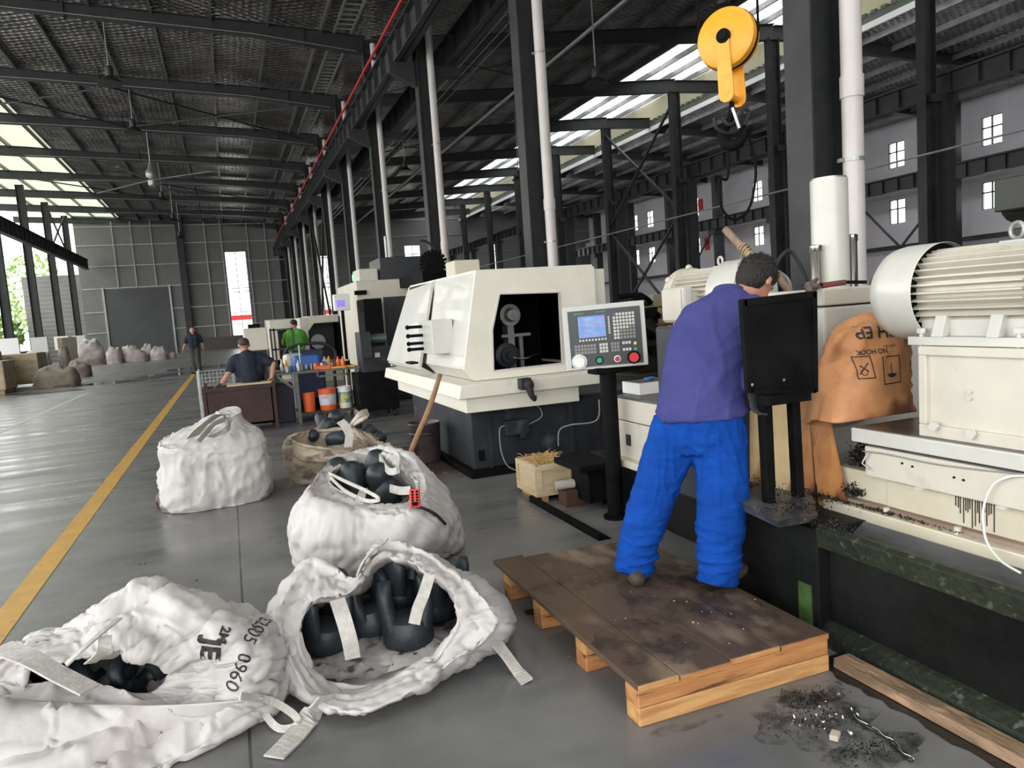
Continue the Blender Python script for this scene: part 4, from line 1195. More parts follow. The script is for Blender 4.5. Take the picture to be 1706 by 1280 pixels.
for i, (cx_, cy_, rx_, ry_, z_, mm) in enumerate(((1.83, 2.03, .24, .17, .0032, 'stain'), (1.95, 2.15, .14, .08, .0030, 'stain'), (1.86, 1.78, .2, .09, .0032, 'stain'), (1.40, 2.20, .16, .03, .0032, 'stain_soft'))):
    blob('floor_stain', (cx_, cy_), rx_, ry_, 40 + i, MT[mm], z_)
for i, (cx_, cy_, rx_, ry_, mm) in enumerate(((1.52, 3.28, .26, .10, 'stain'), (1.95, 2.62, .17, .20, 'stain'), (1.80, 2.85, .25, .30, 'stain_soft'), (1.45, 2.55, .18, .25, 'stain_soft'), (2.0, 3.1, .12, .25, 'stain'))):
    o_ = blob('pallet_stain', (cx_, cy_), rx_, ry_, 60 + i, MT[mm], .1636 + .0003 * i); del o_['kind']; o_.parent = PT; o_.location = o_.location - PT.location
# chips swept on the floor in front of the pallet
chips('metal_chips', [((1.83, 2.03, .0), .16, .12, .004), ((1.93, 2.14, .0), .10, .06, .002), ((1.86, 1.80, 0), .16, .06, .002)], 900, .0045, MT['swarf'], 6, 'dark sweepings scattered on the floor in front of the pallet')
chips('metal_chips', [((1.85, 2.02, .0), .15, .10, .004)], 40, .009, MT['bright_chip'], 7, 'bright curly chips lying among the dark sweepings on the floor')
mb = MB(); mb.obox(at(1391, 1226, Z=.012), (.045, .03, .02), (0, 0, .6)); tag(mb.build('rubble_chip', mat('pale rubble', (.45, .40, .33), .8), bevel=.004), 'small pale lump among the floor sweepings', 'rubble')
def twist(name, pts, r, lab):
    t = thing(name, lab, 'metal turning', Vector((pts[0].x, pts[0].y, 0)))
    P, _ = spline(pts, 10, [0] * len(pts))
    MB().tube(P, [r * (.8 + .25 * math.sin(i * 1.1)) for i in range(len(P))], 9).build('dark_strand', MT['oil'], t, smooth=True)
    Q = []
    for i, p in enumerate(P):
        d = (P[min(i + 1, len(P) - 1)] - P[max(i - 1, 0)]).normalized(); u = Vector((0, 0, 1)).cross(d).normalized(); w = d.cross(u)
        a = math.sin(i * .35) * .9 + math.pi / 2
        Q.append(p + (u * math.cos(a) + w * math.sin(a)) * r * .9)
    MB().tube(Q, r * .28, 6).build('bright_strand', MT['bright_chip'], t, smooth=True)
twist('metal_turning', [at(x, y, Z=.012) for x, y in ((1424, 1193), (1440, 1208), (1470, 1224), (1488, 1238), (1506, 1255), (1520, 1268))], .0085, 'long twisted metal turning on the floor near the timber strip')
mb = MB(); mb.tube([at(1413, 1218, Z=.008), at(1420, 1224, Z=.008)], .007, 8); tag(mb.build('metal_turning', MT['bright_chip'], smooth=True), 'short curled metal chip beside the start of the long turning', 'metal turning')
# ------------------------------------------------------------------ the worker on the pallet
def head_mesh(mb, c, d, up, r=.098):
    """skull, jaw, nose, ears; d = facing direction"""
    c = Vector(c); d = Vector(d).normalized(); up = Vector(up); up = (up - d * up.dot(d)).normalized(); s = d.cross(up)
    R = Matrix((s, d, up)).transposed()
    mb.ball(c + up * .015, (r * .80, r * .98, r * .95), 20, 14, R)
    mb.ball(c - up * .055 + d * .03, (r * .60, r * .66, r * .68), 16, 10, R)
    mb.ball(c - up * .105 + d * .062, (r * .28, r * .22, r * .20), 12, 8, R)
    mb.ball(c - up * .018 + d * .100, (r * .13, r * .17, r * .26), 10, 8, R)
    mb.ball(c + up * .025 + d * .075, (r * .62, r * .20, r * .12), 12, 8, R)
    mb.ball(c - up * .060 + d * .092, (r * .25, r * .10, r * .08), 10, 6, R)
    for q in (-1, 1): mb.ball(c + s * q * r * .82 - up * .012 - d * .008, (r * .10, r * .20, r * .32), 10, 8, R)
    return s, R
def hand(mb, w, d, palm_n, size=.088, curl=.9):
    """palm and five fingers; w wrist, d direction of the hand, palm_n palm normal"""
    w = Vector(w); d = Vector(d).normalized(); n = Vector(palm_n); n = (n - d * n.dot(d)).normalized(); s = d.cross(n)
    R = Matrix((s, d, n)).transposed()
    mb.ball(w + d * size * .5, (size * .46, size * .60, size * .17), 14, 10, R)
    for k, (L, o) in enumerate(((.70, -.36), (.86, -.12), (.82, .12), (.62, .34))):
        a = w + d * size * .95 + s * size * o
        d1 = (d + n * .25 * curl).normalized(); d2 = (d + n * 1.1 * curl).normalized(); d3 = (d * .2 + n * 1.2 * curl).normalized()
        p = [a, a + d1 * size * L * .45, a + d1 * size * L * .45 + d2 * size * L * .32, a + d1 * size * L * .45 + d2 * size * L * .32 + d3 * size * L * .25]
        chain(mb, p, [.0105, .0095, .009, .008])
    a = w + d * size * .3 - s * size * .42
    chain(mb, [a, a + (d * .6 - s * .6 + n * .5).normalized() * size * .38, a + (d * .6 - s * .6 + n * .5).normalized() * size * .38 + (d * .8 + n * .5).normalized() * size * .3], [.013, .011, .0095])
def eyes(parent, c, d, up, r=.098):
    c = Vector(c); d = Vector(d).normalized(); up = Vector(up); up = (up - d * up.dot(d)).normalized(); s = d.cross(up)
    for q in (-1, 1):
        MB().ball(c + s * q * .032 + d * .088 + up * .006, .010, 10, 8).build('eye', MT['hair'], parent, smooth=True)

hip = V(2.06, 3.02, .98)
W = thing('person', 'worker in violet blue shirt and royal blue trousers bending behind the black guard', 'person', (1.95, 3.05, .162))
fd = V(.72, .69, 0).normalized(); sd_ = V(.69, -.72, 0).normalized()     # facing, and his right side
hd = V(.86, .25, -.62).normalized()                                       # the way the face looks: down and to the right
hc = at(1261, 466, Y=3.14)
body = MB()
head_mesh(body, hc, hd, V(.55, .1, .8), .102)
chain(body, [V(2.38, 3.14, 1.50), hc - hd * .03 - V(0, 0, .06)], [.065, .058])
chain(body, [V(2.10, 3.03, .98), V(2.17, 3.08, 1.22), V(2.32, 3.13, 1.42)], [.105, .11, .10])
ls, rs_ = V(2.30, 3.26, 1.42), V(2.44, 3.04, 1.44)
le, re_ = V(2.34, 3.42, 1.24), V(2.36, 2.90, 1.20)
lh, rh = V(2.52, 3.30, 1.16), V(2.27, 2.82, 1.10)
chain(body, [ls, le, lh], [.055, .045, .032])
chain(body, [rs_, re_, rh], [.055, .045, .032])
hand(body, lh, V(.9, -.3, -.2), V(0, 0, -1))
chain(body, [V(2.03, 3.08, .90), V(1.88, 3.15, .60), V(1.79, 3.17, .24)], [.085, .06, .045])
chain(body, [V(2.16, 2.99, .90), V(2.12, 2.92, .60), V(2.07, 2.89, .24)], [.085, .06, .045])
chain(body, [V(1.79, 3.17, .24), V(1.80, 3.20, .20)], [.045, .04])
chain(body, [V(2.07, 2.89, .24), V(2.09, 2.90, .20)], [.045, .04])
organic(body.build('body', MT['skin'], W), .008, 3)
eyes(W, hc, hd, V(.55, .1, .8))
# hair: a cap over the back and crown with short ragged ends
up_h = V(.55, .1, .8); up_h = (up_h - hd * up_h.dot(hd)).normalized(); s_h = hd.cross(up_h)
R = Matrix((s_h, hd, up_h)).transposed()
hr = MB()
hr.ball(hc + up_h * .032 - hd * .012, (.096, .108, .098), 24, 18, R)
hr.ball(hc - hd * .045 - up_h * .012, (.084, .070, .080), 20, 14, R)
ho = organic(hr.build('hair', MT['hair'], W), .007, 2, .016, .02)
rnd = random.Random(2); sp = MB()
for k in range(420):
    a = rnd.uniform(0, 2 * math.pi); b = rnd.uniform(-.1, 1.45)
    dloc = Vector((math.cos(a) * math.cos(b), math.sin(a) * math.cos(b), math.sin(b)))
    if dloc.y > .75: continue
    dw = R @ dloc
    p = hc + up_h * .028 - hd * .012 + R @ Vector((dloc.x * .094, dloc.y * .106, dloc.z * .096))
    e = p + (dw + Vector((rnd.uniform(-.5, .5), rnd.uniform(-.5, .5), rnd.uniform(-.3, .5)))).normalized() * rnd.uniform(.010, .022)
    sp.tube([p, e], [.0022, .0006], 4)
sp.build('hair_ends', MT['hair'], W)

sh = MB()
n = 28
rings = [ering(V(2.115, 3.02, .985), sd_, fd, .222, .185, n, .02), ering(V(2.118, 3.03, 1.06), sd_, fd, .208, .172, n, .02), ering(V(2.15, 3.06, 1.18), sd_, fd, .20, .162, n, .01),
         ering(V(2.205, 3.09, 1.30), sd_, fd, .203, .155, n), ering(V(2.275, 3.12, 1.40), sd_, fd, .207, .145, n, -.03), ering(V(2.335, 3.14, 1.48), sd_, fd, .185, .105, n, -.05),
         ering(V(2.375, 3.15, 1.535), sd_, fd, .11, .08, n, -.03), ering(V(2.39, 3.16, 1.56), sd_, fd, .072, .07, n, -.02)]
sh.loft(rings)
chain(sh, [ls, le, lh - V(.03, 0, 0)], [.085, .07, .055])
chain(sh, [rs_, re_ + V(.01, .03, 0), rh + V(.03, .03, .03)], [.095, .08, .06])
def bake_folds(o, fn):
    dg = bpy.context.evaluated_depsgraph_get(); dg.update()
    me = bpy.data.meshes.new_from_object(o.evaluated_get(dg))
    o.modifiers.clear(); old = o.data; o.data = me
    if not me.materials: me.materials.append(old.materials[0])
    w = Vector(o['_w']); nn = [v.normal.copy() for v in me.vertices]
    for v, q in zip(me.vertices, nn):
        v.co += q * fn(v.co + w, q)
    me.polygons.foreach_set('use_smooth', [True] * len(me.polygons))
    me.update()
    return o
def ridge(v, w_): return math.exp(-(noise.noise(v) / w_) ** 2)
def sm(x, a, b): return min(max((x - a) / (b - a), 0), 1)
def shirt_folds(p, q):
    side = p.dot(sd_); h = p.z
    d = .007 * ridge(Vector((side * 3 + h * 2.2, h * 1.6 - side * 1.5, 3)), .10)
    d += .006 * ridge(Vector((side * 7, h * 2.0, 8)), .12) * sm(h, 1.25, 1.02)
    d += .004 * ridge(Vector((side * 6 - h * 7, h * 3, 1)), .08)
    d += .010 * noise.noise(Vector((side * 4, h * 3.5, p.dot(fd) * 4)))
    d += .004 * math.exp(-((h - 1.0) / .008) ** 2)
    return d
def trouser_folds(p, q):
    side = p.dot(sd_); h = p.z; f = p.dot(fd)
    low = sm(h, .62, .30)
    a = Vector((side * 5, f * 5, h * 22)); d = low * (.013 * ridge(a, .16) + .006 * ridge(a * 1.9 + Vector((4, 4, 4)), .15))
    b = Vector((side * 17, f * 17, h * 3.2)); d += (1 - low) * (.007 * ridge(b, .13))
    c = Vector((side * 9 + h * 6, f * 9, h * 5)); d += .006 * ridge(c, .08)
    d += .014 * noise.noise(Vector((side * 5, f * 5, h * 4)))
    d -= .012 * math.exp(-((side - V(2.09, 3.02, 0).dot(sd_)) / .018) ** 2) * sm(h, .80, .90) * (1 if q.dot(fd) < 0 else 0)
    return d
bake_folds(organic(sh.build('shirt', MT['shirt_blue'], W), .009, 5), shirt_folds)
col = MB()
col.loft([ering(V(2.38, 3.15, 1.535), sd_, fd, .088, .082, 24, -.03), ering(V(2.405, 3.16, 1.575), sd_, fd, .076, .074, 24, -.03), ering(V(2.405, 3.16, 1.572), sd_, fd, .068, .066, 24, -.03), ering(V(2.38, 3.15, 1.535), sd_, fd, .078, .074, 24, -.03)])
col.build('collar', MT['shirt_blue'], W, smooth=True)

tr = MB()
tr.loft([ering(V(2.10, 3.01, 1.05), sd_, fd, .175, .135, n), ering(V(2.10, 3.01, .96), sd_, fd, .195, .152, n), ering(V(2.09, 3.02, .86), sd_, fd, .20, .155, n), ering(V(2.06, 3.02, .80), sd_, fd, .15, .11, n)])
chain(tr, [V(2.01, 3.09, .90), V(1.915, 3.15, .62), V(1.835, 3.17, .42), V(1.785, 3.17, .26)], [.128, .112, .10, .085])
chain(tr, [V(2.165, 2.97, .90), V(2.135, 2.92, .62), V(2.105, 2.90, .42), V(2.07, 2.88, .26)], [.132, .118, .102, .082])
tr.tube([V(1.80, 3.17, .33), V(1.775, 3.175, .20)], [.098, .090], 20); tr.tube([V(2.078, 2.885, .33), V(2.06, 2.88, .195)], [.096, .090], 20)
to = bake_folds(organic(tr.build('trousers', MT['trouser_blue'], W), .009, 6), trouser_folds)
# gloved right hand gripping under the guard
gl = MB(); hand(gl, rh + V(-.01, .0, 0), V(-.15, -.45, -.85), V(0, -1, 0), .085, .6); capsule(gl, rh + V(.03, .03, .04), rh, .036, .034)
organic(gl.build('glove', MT['glove'], W), .006, 2)
# clogs
def clog(p, d, name='shoe'):
    p = Vector(p); d = Vector(d).normalized(); s = Vector((d.y, -d.x, 0)); R = Matrix((s, d, V(0, 0, 1))).transposed()
    mb = MB()
    mb.ball(p + d * .075 + V(0, 0, .030), (.052, .085, .040), 18, 12, R); mb.ball(p + d * .0 + V(0, 0, .036), (.043, .08, .044), 16, 10, R); mb.ball(p - d * .075 + V(0, 0, .036), (.042, .055, .044), 16, 10, R)
    mb.ball(p + d * .02 + V(0, 0, .010), (.05, .14, .014), 18, 8, R)
    o = organic(mb.build(name, MT['shoe'], W), .007, 3)
    return o
clog(V(1.785, 3.17, .163), V(.45, .9, 0)); clog(V(2.145, 2.925, .163), V(.95, .30, 0))
# ------------------------------------------------------------------ bulk bags
MT['bag'] = mat('white woven bag cloth', (.53, .505, .495), .55, c2=(.45, .425, .415), scale=2.6, contrast=(.35, .7), bump=.5, bscale=7, c3=(.36, .32, .30), s3=5.5, t3=(.62, .80))
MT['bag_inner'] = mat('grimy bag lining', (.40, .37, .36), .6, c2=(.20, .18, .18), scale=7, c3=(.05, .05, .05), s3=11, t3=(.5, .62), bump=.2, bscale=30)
MT['sack_cloth'] = mat('dirty beige woven sack', (.44, .37, .29), .75, c2=(.26, .20, .15), scale=4, bump=.7, bscale=12, c3=(.12, .085, .065), s3=5, t3=(.54, .68), stretch=(1, 1, 2))
MT['webbing'] = mat('white webbing', (.54, .52, .49), .6, c2=(.42, .40, .37), scale=30, stretch=(1, 1, 1), bump=.2, bscale=60)
MT['casting'] = mat('blue black forged steel', (.016, .021, .027), .45, .2, c2=(.028, .036, .043), scale=14, bump=.12, bscale=70, rvar=.1)

def fold_disp(p, amp, seed, fs=(5.0, 5.0, 5.0)):
    """ridged creases: sharp folds as loose woven cloth makes"""
    q = Vector((p.x * fs[0], p.y * fs[1], p.z * fs[2])) + Vector((seed * 7.3, seed * 3.1, seed * 1.7))
    w = noise.noise(q * .45) * 1.4
    a = 1 - abs(noise.noise(q + Vector((w, w, 0)))) * 2.4
    b = 1 - abs(noise.noise(q * 2.1 + Vector((w * 1.5, 5, w)))) * 2.4
    c = noise.noise(q * 4.7)
    # long soft swells, with thin raised creases running across them
    q2 = Vector((q.x * .8 + q.y * .5, q.y * .35 - q.x * .2, q.z * .9))
    n1 = noise.noise(q2 * 1.5 + Vector((w * .6, w * .4, w)))
    n2 = noise.noise(Vector((q.x * .6 - q.z * .9, q.y * .9, q.z * .5 + q.x * .4)) * 1.6 + Vector((w, 3, w * .5)))
    n3 = noise.noise(q * 3.3 + Vector((w * 2, w, 1)))
    cr = math.exp(-(n1 / .05) ** 2) * .75 + math.exp(-(n2 / .045) ** 2) * .6 + math.exp(-(n3 / .05) ** 2) * .13
    return amp * (noise.noise(q * .38 + Vector((2, 7, 1))) * 1.7 + abs(n1) * .9 - abs(n2) * .8 + cr * .55 + c * .05)

def bag(name, parent, rings, seed, amp=.02, N=180, k=7, m=None, fs=(5, 5, 5), cap0=False, cap1=True, tight=None):
    """rings: closed control loops from the floor outwards, over the rim and down inside"""
    R = [cspline([Vector(p) for p in r], N) for r in rings]
    D = densify(R, k)
    J = len(D)
    out = []
    for j, r in enumerate(D):
        rr = []
        for i, p in enumerate(r):
            t = r[(i + 1) % N] - r[(i - 1) % N]
            q = D[min(j + 1, J - 1)][i] - D[max(j - 1, 0)][i]
            nn = t.cross(q)
            if nn.length > 1e-9: nn.normalize()
            d = fold_disp(p, amp, seed, fs)
            s = 1.0
            if tight and j / (J - 1) < tight: s = .4 + .6 * (j / (J - 1)) / tight
            a_ = 2 * math.pi * i / N; v_ = j / (J - 1)
            wl = max(0.0, 1 - abs(v_ - .22) / .24); rl = max(0.0, 1 - abs(v_ - .48) / .20)
            pl = wl * (noise.noise(Vector((math.cos(a_) * 5.5, math.sin(a_) * 5.5, v_ * 2.2 + seed))) * .9 + math.exp(-(noise.noise(Vector((math.cos(a_) * 9, math.sin(a_) * 9, v_ * 3 + seed))) / .08) ** 2) * .45)
            pl += rl * (noise.noise(Vector((math.cos(a_) * 1.6, math.sin(a_) * 1.6, v_ * 26 + seed))) * .8 + math.exp(-(noise.noise(Vector((math.cos(a_) * 2.2, math.sin(a_) * 2.2, v_ * 34 + seed * 2))) / .10) ** 2) * .55)
            p2 = p + nn * (d * s + pl * amp * .75)
            if p2.z < .004: p2.z = .004 + .3 * max(0, p.z)
            rr.append(p2)
        out.append(rr)
    mb = MB(); mb.loft(out, cap0, cap1)
    return mb.build(name, m or MT['bag'], parent, smooth=True)

def P3(l):
    return [at(x, y, Z=z) for x, y, z in l]
def mix(r0, r1, t, dz=0):
    return [a.lerp(b, t) + V(0, 0, dz) for a, b in zip(r0, r1)]
def scale_ring(r, s, z=None, dz=0):
    c = sum((Vector(p) for p in r), Vector()) / len(r)
    out = [c + (Vector(p) - c) * s for p in r]
    if z is not None:
        for p in out: p.z = z
    return [p + V(0, 0, dz) for p in out]

# forged yoke: round boss below, two curved prongs above
def yoke_mesh(w=.19, h=.25):
    mb = MB()
    mb.lathe([(w * .30, 0), (w * .46, .01), (w * .50, h * .10), (w * .50, h * .28), (w * .44, h * .42), (w * .30, h * .48)], (0, 0, 0), n=26)
    for s in (-1, 1):
        rings = []
        for t in range(9):
            u = t / 8
            x = s * (w * .30 + w * .10 * math.sin(u * 2.2)); z = h * (.30 + .70 * u)
            wx = w * (.19 - .05 * u); wy = w * (.36 - .06 * u) * math.sqrt(max(1 - max(0, (u - .7) / .3) ** 2, .08))
            rings.append([Vector((x + wx * math.cos(a) * (abs(math.cos(a)) ** -.2 if abs(math.cos(a)) > .05 else 1), wy * math.sin(a), z)) for a in [2 * math.pi * q / 16 for q in range(16)]])
        mb.loft(rings)
    return mb
yoke_src = None
def yoke(p, rot, lab, grp, s=1.0):
    global yoke_src
    if yoke_src is None:
        o = yoke_mesh().build('forged_yoke', MT['casting'], smooth=True, autosmooth=40, origin=(0, 0, 0))
        yoke_src = o
    else:
        o = yoke_src.copy(); COL.objects.link(o)
    o.location = p; o.rotation_euler = rot; o.scale = (s, s, s)
    tag(o, lab, 'forged part', grp)
    return o

# --- bag A, open bag nearest the middle of the picture
A = thing('bulk_bag', 'open white bulk bag in the middle foreground, dark yokes standing in its wide mouth', 'bulk bag', (.6, 3.5, 0), 'white bulk bags of forgings')
rimA = P3([(508, 938, .36), (552, 944, .37), (598, 960, .37), (636, 893, .45), (700, 912, .42), (755, 948, .38), (805, 985, .34), (838, 1032, .26), (815, 1070, .20), (765, 1100, .15), (690, 1150, .09), (600, 1186, .07), (525, 1165, .09), (480, 1100, .18), (456, 1020, .30)])
inA = P3([(520, 1005, .32), (556, 997, .33), (592, 985, .35), (630, 938, .40), (680, 938, .40), (715, 962, .38), (745, 990, .34), (756, 1030, .28), (738, 1070, .20), (700, 1098, .15), (655, 1122, .10), (598, 1140, .08), (548, 1130, .08), (515, 1095, .14), (508, 1045, .24)])
bA = [(.15, 4.0, 0), (.32, 4.08, 0), (.55, 4.10, 0), (.75, 4.08, 0), (.98, 4.04, 0), (1.14, 3.96, 0), (1.20, 3.72, 0), (1.16, 3.42, 0), (1.03, 3.24, 0), (.88, 3.12, 0), (.66, 3.01, 0), (.42, 2.93, 0), (.20, 3.02, 0), (.09, 3.30, 0), (.06, 3.70, 0)]
midA = [Vector(b).lerp(r, .42) for b, r in zip(bA, rimA)]
cA = V(.62, 3.62, 0)
midA = [p + (Vector((p.x, p.y, 0)) - cA).normalized() * .055 for p in midA]
floorA = scale_ring(bA, .86, .03)
lipA = mix(rimA, inA, .45, .012)
bag('bag_cloth', A, [bA, midA, rimA, lipA, inA, mix(inA, floorA, .55), floorA, scale_ring(floorA, .4, .03)], 1, .030, 220, 8, cap0=True)
lin = scale_ring(floorA, .98, .045)
bag('bag_lining', A, [lin, scale_ring(lin, .7, .05), scale_ring(lin, .3, .05)], 5, .03, 120, 5, m=MT['bag_inner'])
MB().strap([at(562, 1000, Z=.40), at(572, 1030, Z=.36), at(582, 1065, Z=.28), at(588, 1097, Z=.19)], .062, (1, -.15, 0), .008).build('strap', MT['webbing'], A, smooth=False)
MB().strap([at(716, 958, Z=.42), at(706, 990, Z=.36), at(696, 1015, Z=.30), at(690, 1040, Z=.24)], .05, (1, -.2, 0), .008).build('strap', MT['webbing'], A, smooth=False)
MB().strap([at(790, 1035, Z=.26), at(810, 1052, Z=.22), at(838, 1085, Z=.10), at(862, 1118, Z=.02), at(878, 1136, Z=.012)], .055, (.75, .6, .2), .008).build('strap', MT['webbing'], A)
MB().strap([at(545, 1160, Z=.10), at(520, 1190, Z=.03), at(490, 1228, Z=.012), at(456, 1262, Z=.010)], .085, (.9, .3, 0), .008).build('strap', MT['webbing'], A)
MB().strap([at(640, 898, Z=.54), at(610, 930, Z=.50), at(598, 955, Z=.43)], .05, (.6, .8, .2), .008).build('strap', MT['webbing'], A)
for (px, py, z, rt, s, lab) in (
        (545, 1080, .03, (0.1, .05, .3), 1.15, 'dark yoke at the left end inside the middle open bag, behind the hanging strap'),
        (575, 1040, .04, (-.1, .1, 1.5), 1.1, 'dark yoke behind the hanging strap inside the middle open bag'),
        (625, 1052, .04, (-.12, -.1, .4), 1.15, 'yoke with upright prong at the centre back of the middle open bag'),
        (682, 1075, .03, (-.05, 0, -.15), 1.25, 'large front yoke with both rounded prongs raised in the middle open bag'),
        (664, 1010, .10, (.1, .1, .9), 1.1, 'yoke leaning at the back of the middle open bag between the two straps'),
        (722, 1032, .05, (0, .12, 1.2), 1.1, 'yoke at the right end inside the middle open bag'),
        (738, 1002, .10, (.15, .2, .2), .95, 'rearmost right yoke under the folded rim of the middle open bag')):
    yoke(at(px, py, Z=z), rt, lab, 'forged yokes in the middle bag', s)

# --- bag B, full bag just behind
B = thing('bulk_bag', 'full white bulk bag behind the open one, red remote control lying on it', 'bulk bag', (.75, 4.7, 0), 'white bulk bags of forgings')
rimB = P3([(528, 785, .55), (575, 756, .58), (615, 744, .60), (650, 752, .60), (692, 768, .57), (715, 800, .52), (708, 840, .45), (672, 862, .42), (610, 860, .42), (550, 850, .46), (508, 825, .51)])
inB = P3([(556, 788, .52), (588, 770, .54), (618, 760, .55), (645, 768, .55), (670, 782, .53), (686, 806, .50), (680, 828, .46), (655, 840, .44), (620, 838, .44), (585, 824, .46), (560, 806, .49)])
bB = [(.30, 5.2, 0), (.50, 5.42, 0), (.78, 5.48, 0), (1.0, 5.42, 0), (1.22, 5.25, 0), (1.32, 4.95, 0), (1.28, 4.58, 0), (1.02, 4.38, 0), (.66, 4.34, 0), (.36, 4.42, 0), (.24, 4.75, 0)]
cB = V(.78, 4.9, 0)
def bulge(b, r, t, out, c):
    m_ = [Vector(p).lerp(Vector(q), t) for p, q in zip(b, r)]
    return [p + (Vector((p.x, p.y, 0)) - c).normalized() * out for p in m_]
floorB = scale_ring(bB, .82, .26)
bag('bag_cloth', B, [bB, bulge(bB, rimB, .28, .07, cB), bulge(bB, rimB, .62, .10, cB), rimB, mix(rimB, inB, .5, .01), inB, mix(inB, floorB, .5), floorB, scale_ring(floorB, .3, .26)], 2, .032, 220, 8, cap0=True)
MB().strap([at(640, 748, Z=.60), at(655, 752, Z=.61), at(666, 765, Z=.59), at(664, 782, Z=.57), at(650, 786, Z=.55), at(640, 775, Z=.56), at(628, 752, Z=.59)], .045, (.2, .3, 1), .012).build('strap', MT['webbing'], B)
MB().strap([at(548, 789, Z=.55), at(575, 802, Z=.54), at(610, 818, Z=.53), at(632, 832, Z=.50), at(610, 834, Z=.49), at(575, 818, Z=.51), at(550, 795, Z=.54)], .022, (0, .3, 1), .008).build('strap', MT['webbing'], B)
MB().strap([at(598, 840, Z=.46), at(602, 826, Z=.50), at(606, 815, Z=.48)], .05, (1, .1, 0), .01).build('strap', MT['webbing'], B)
MB().strap([at(650, 814, Z=.50), at(668, 818, Z=.50), at(684, 817, Z=.51)], .05, (0, .3, 1), .008).build('strap', MT['webbing'], B)
# rounded forgings, ends up
def dome_mesh():
    mb = MB()
    mb.lathe([(.03, 0), (.062, .01), (.072, .05), (.072, .16), (.066, .185), (.05, .205), (.028, .216), (.006, .22)], (0, 0, 0), n=26)
    mb.lathe([(.02, 0), (.04, .0), (.045, .02), (.045, .12), (.03, .13)], (.05, -.01, .04), (1, 0, .2), 18)
    return mb
dome_src = None
def dome(p, rot, lab, grp, s=1.0, cat='forged part'):
    global dome_src
    if dome_src is None:
        o = dome_mesh().build('forged_knuckle', MT['casting'], smooth=True, autosmooth=40, origin=(0, 0, 0)); dome_src = o
    else:
        o = dome_src.copy(); COL.objects.link(o)
    o.location = p; o.rotation_euler = rot; o.scale = (s, s, s)
    return tag(o, lab, cat, grp)
for (px, py, z, rt, s, lab) in (
        (574, 812, .36, (.2, -.3, .2), 1.1, 'round-ended forging at the left side of the full bag mouth'),
        (592, 828, .33, (-.1, .2, 1.2), 1.15, 'forging partly under the looped strap in the full bag mouth'),
        (618, 806, .38, (.1, .35, .3), 1.15, 'tall forging at the back centre of the full bag mouth'),
        (642, 828, .33, (-.3, -.2, 1.9), 1.2, 'big forging at the centre front of the full bag mouth'),
        (664, 808, .37, (.2, .3, 2.6), 1.05, 'forging at the right side of the full bag mouth'),
        (628, 842, .30, (.6, .4, .7), 1.0, 'forging lowest in the front corner of the full bag mouth')):
    dome(at(px, py, Z=z), rt, lab, 'forgings in the full bag', s)

# remote control with its strap, on bag B's shoulder
def surf(o_name_parent, px, py, bv):
    r = (XR * (px - PX) + XD * (py - PY) + XF * F).normalized()
    h = bv.ray_cast(V(0, 0, EYE), r, 30)
    return h[0], h[1]
clothB = [c for c in B.children if c.name.startswith('bag_cloth')][0]
bvB = decal_targets(clothB)
rp = [surf(None, px, py, bvB) for px, py in ((691, 818), (692, 846), (706, 848), (725, 858), (742, 874))]
rp = [(p if p is not None else at(q[0], q[1], Z=.5), n_ if n_ is not None else V(0, -.5, .8)) for (p, n_), q in zip(rp, ((691, 818), (692, 846), (706, 848), (725, 858), (742, 874)))]
p1 = rp[1][0]; p0 = at(691, 818, Y=p1.y + .035)
nn = V(-.18, -.80, .55).normalized()
ax = (p0 - p1); L = ax.length; ax.normalize(); nn = (nn - ax * nn.dot(ax)).normalized(); sx = ax.cross(nn)
RR = Matrix((sx, ax, nn)).transposed()
RC = thing('remote_control', 'small red crane remote control lying on the full bulk bag', 'remote control', (p0 + p1) / 2 + nn * .02)
cR = (p0 + p1) / 2 + nn * .034
MB().obox(cR, (.062, L + .01, .035), RR).build('housing', MT['red_plastic'], RC, bevel=.008)
kb_ = MB()
for i in range(5):
    for j in (-1, 1):
        c = cR + ax * (L * (.36 - .17 * i)) + sx * (.013 * j) + nn * .0185
        kb_.obox(c, (.014, .012, .006), RR)
kb_.build('buttons', MT['black_steel'], RC)
MB().obox(cR - ax * L * .36 + nn * .018, (.035, .022, .004), RR).build('display', MT['black_steel'], RC)
MB().tube([q[0] + nn * (.03 if i == 0 else .018) for i, q in enumerate(rp[1:])], [.007, .009, .011, .009], 8, smooth=5).build('wrist_cord', MT['rubber'], RC, smooth=True)

# --- bag C, collapsed bag at the lower left
C_ = thing('bulk_bag', 'slumped white bulk bag at the lower left with black printed characters and a slit-like mouth', 'bulk bag', (-.55, 3.5, 0), 'white bulk bags of forgings')
rimC = P3([(40, 1060, .40), (130, 1045, .40), (175, 1010, .46), (240, 980, .50), (320, 1010, .45), (385, 1050, .38), (425, 1100, .27), (400, 1150, .18), (330, 1170, .14), (230, 1182, .13), (130, 1185, .15), (30, 1170, .19), (-40, 1130, .28)])
inC = P3([(70, 1108, .32), (125, 1098, .33), (165, 1095, .34), (205, 1092, .34), (240, 1096, .33), (268, 1100, .29), (280, 1118, .23), (268, 1142, .17), (225, 1152, .155), (170, 1148, .16), (110, 1140, .18), (70, 1138, .20), (50, 1124, .25)])
bC = [(-1.28, 4.28, 0), (-1.02, 4.5, 0), (-.80, 4.6, 0), (-.5, 4.62, 0), (-.2, 4.35, 0), (.02, 4.05, 0), (.08, 3.55, 0), (.02, 3.10, 0), (-.22, 2.86, 0), (-.55, 2.72, 0), (-.92, 2.72, 0), (-1.24, 2.95, 0), (-1.42, 3.55, 0)]
cC = V(-.62, 3.6, 0)
floorC = scale_ring(bC, .78, .05)
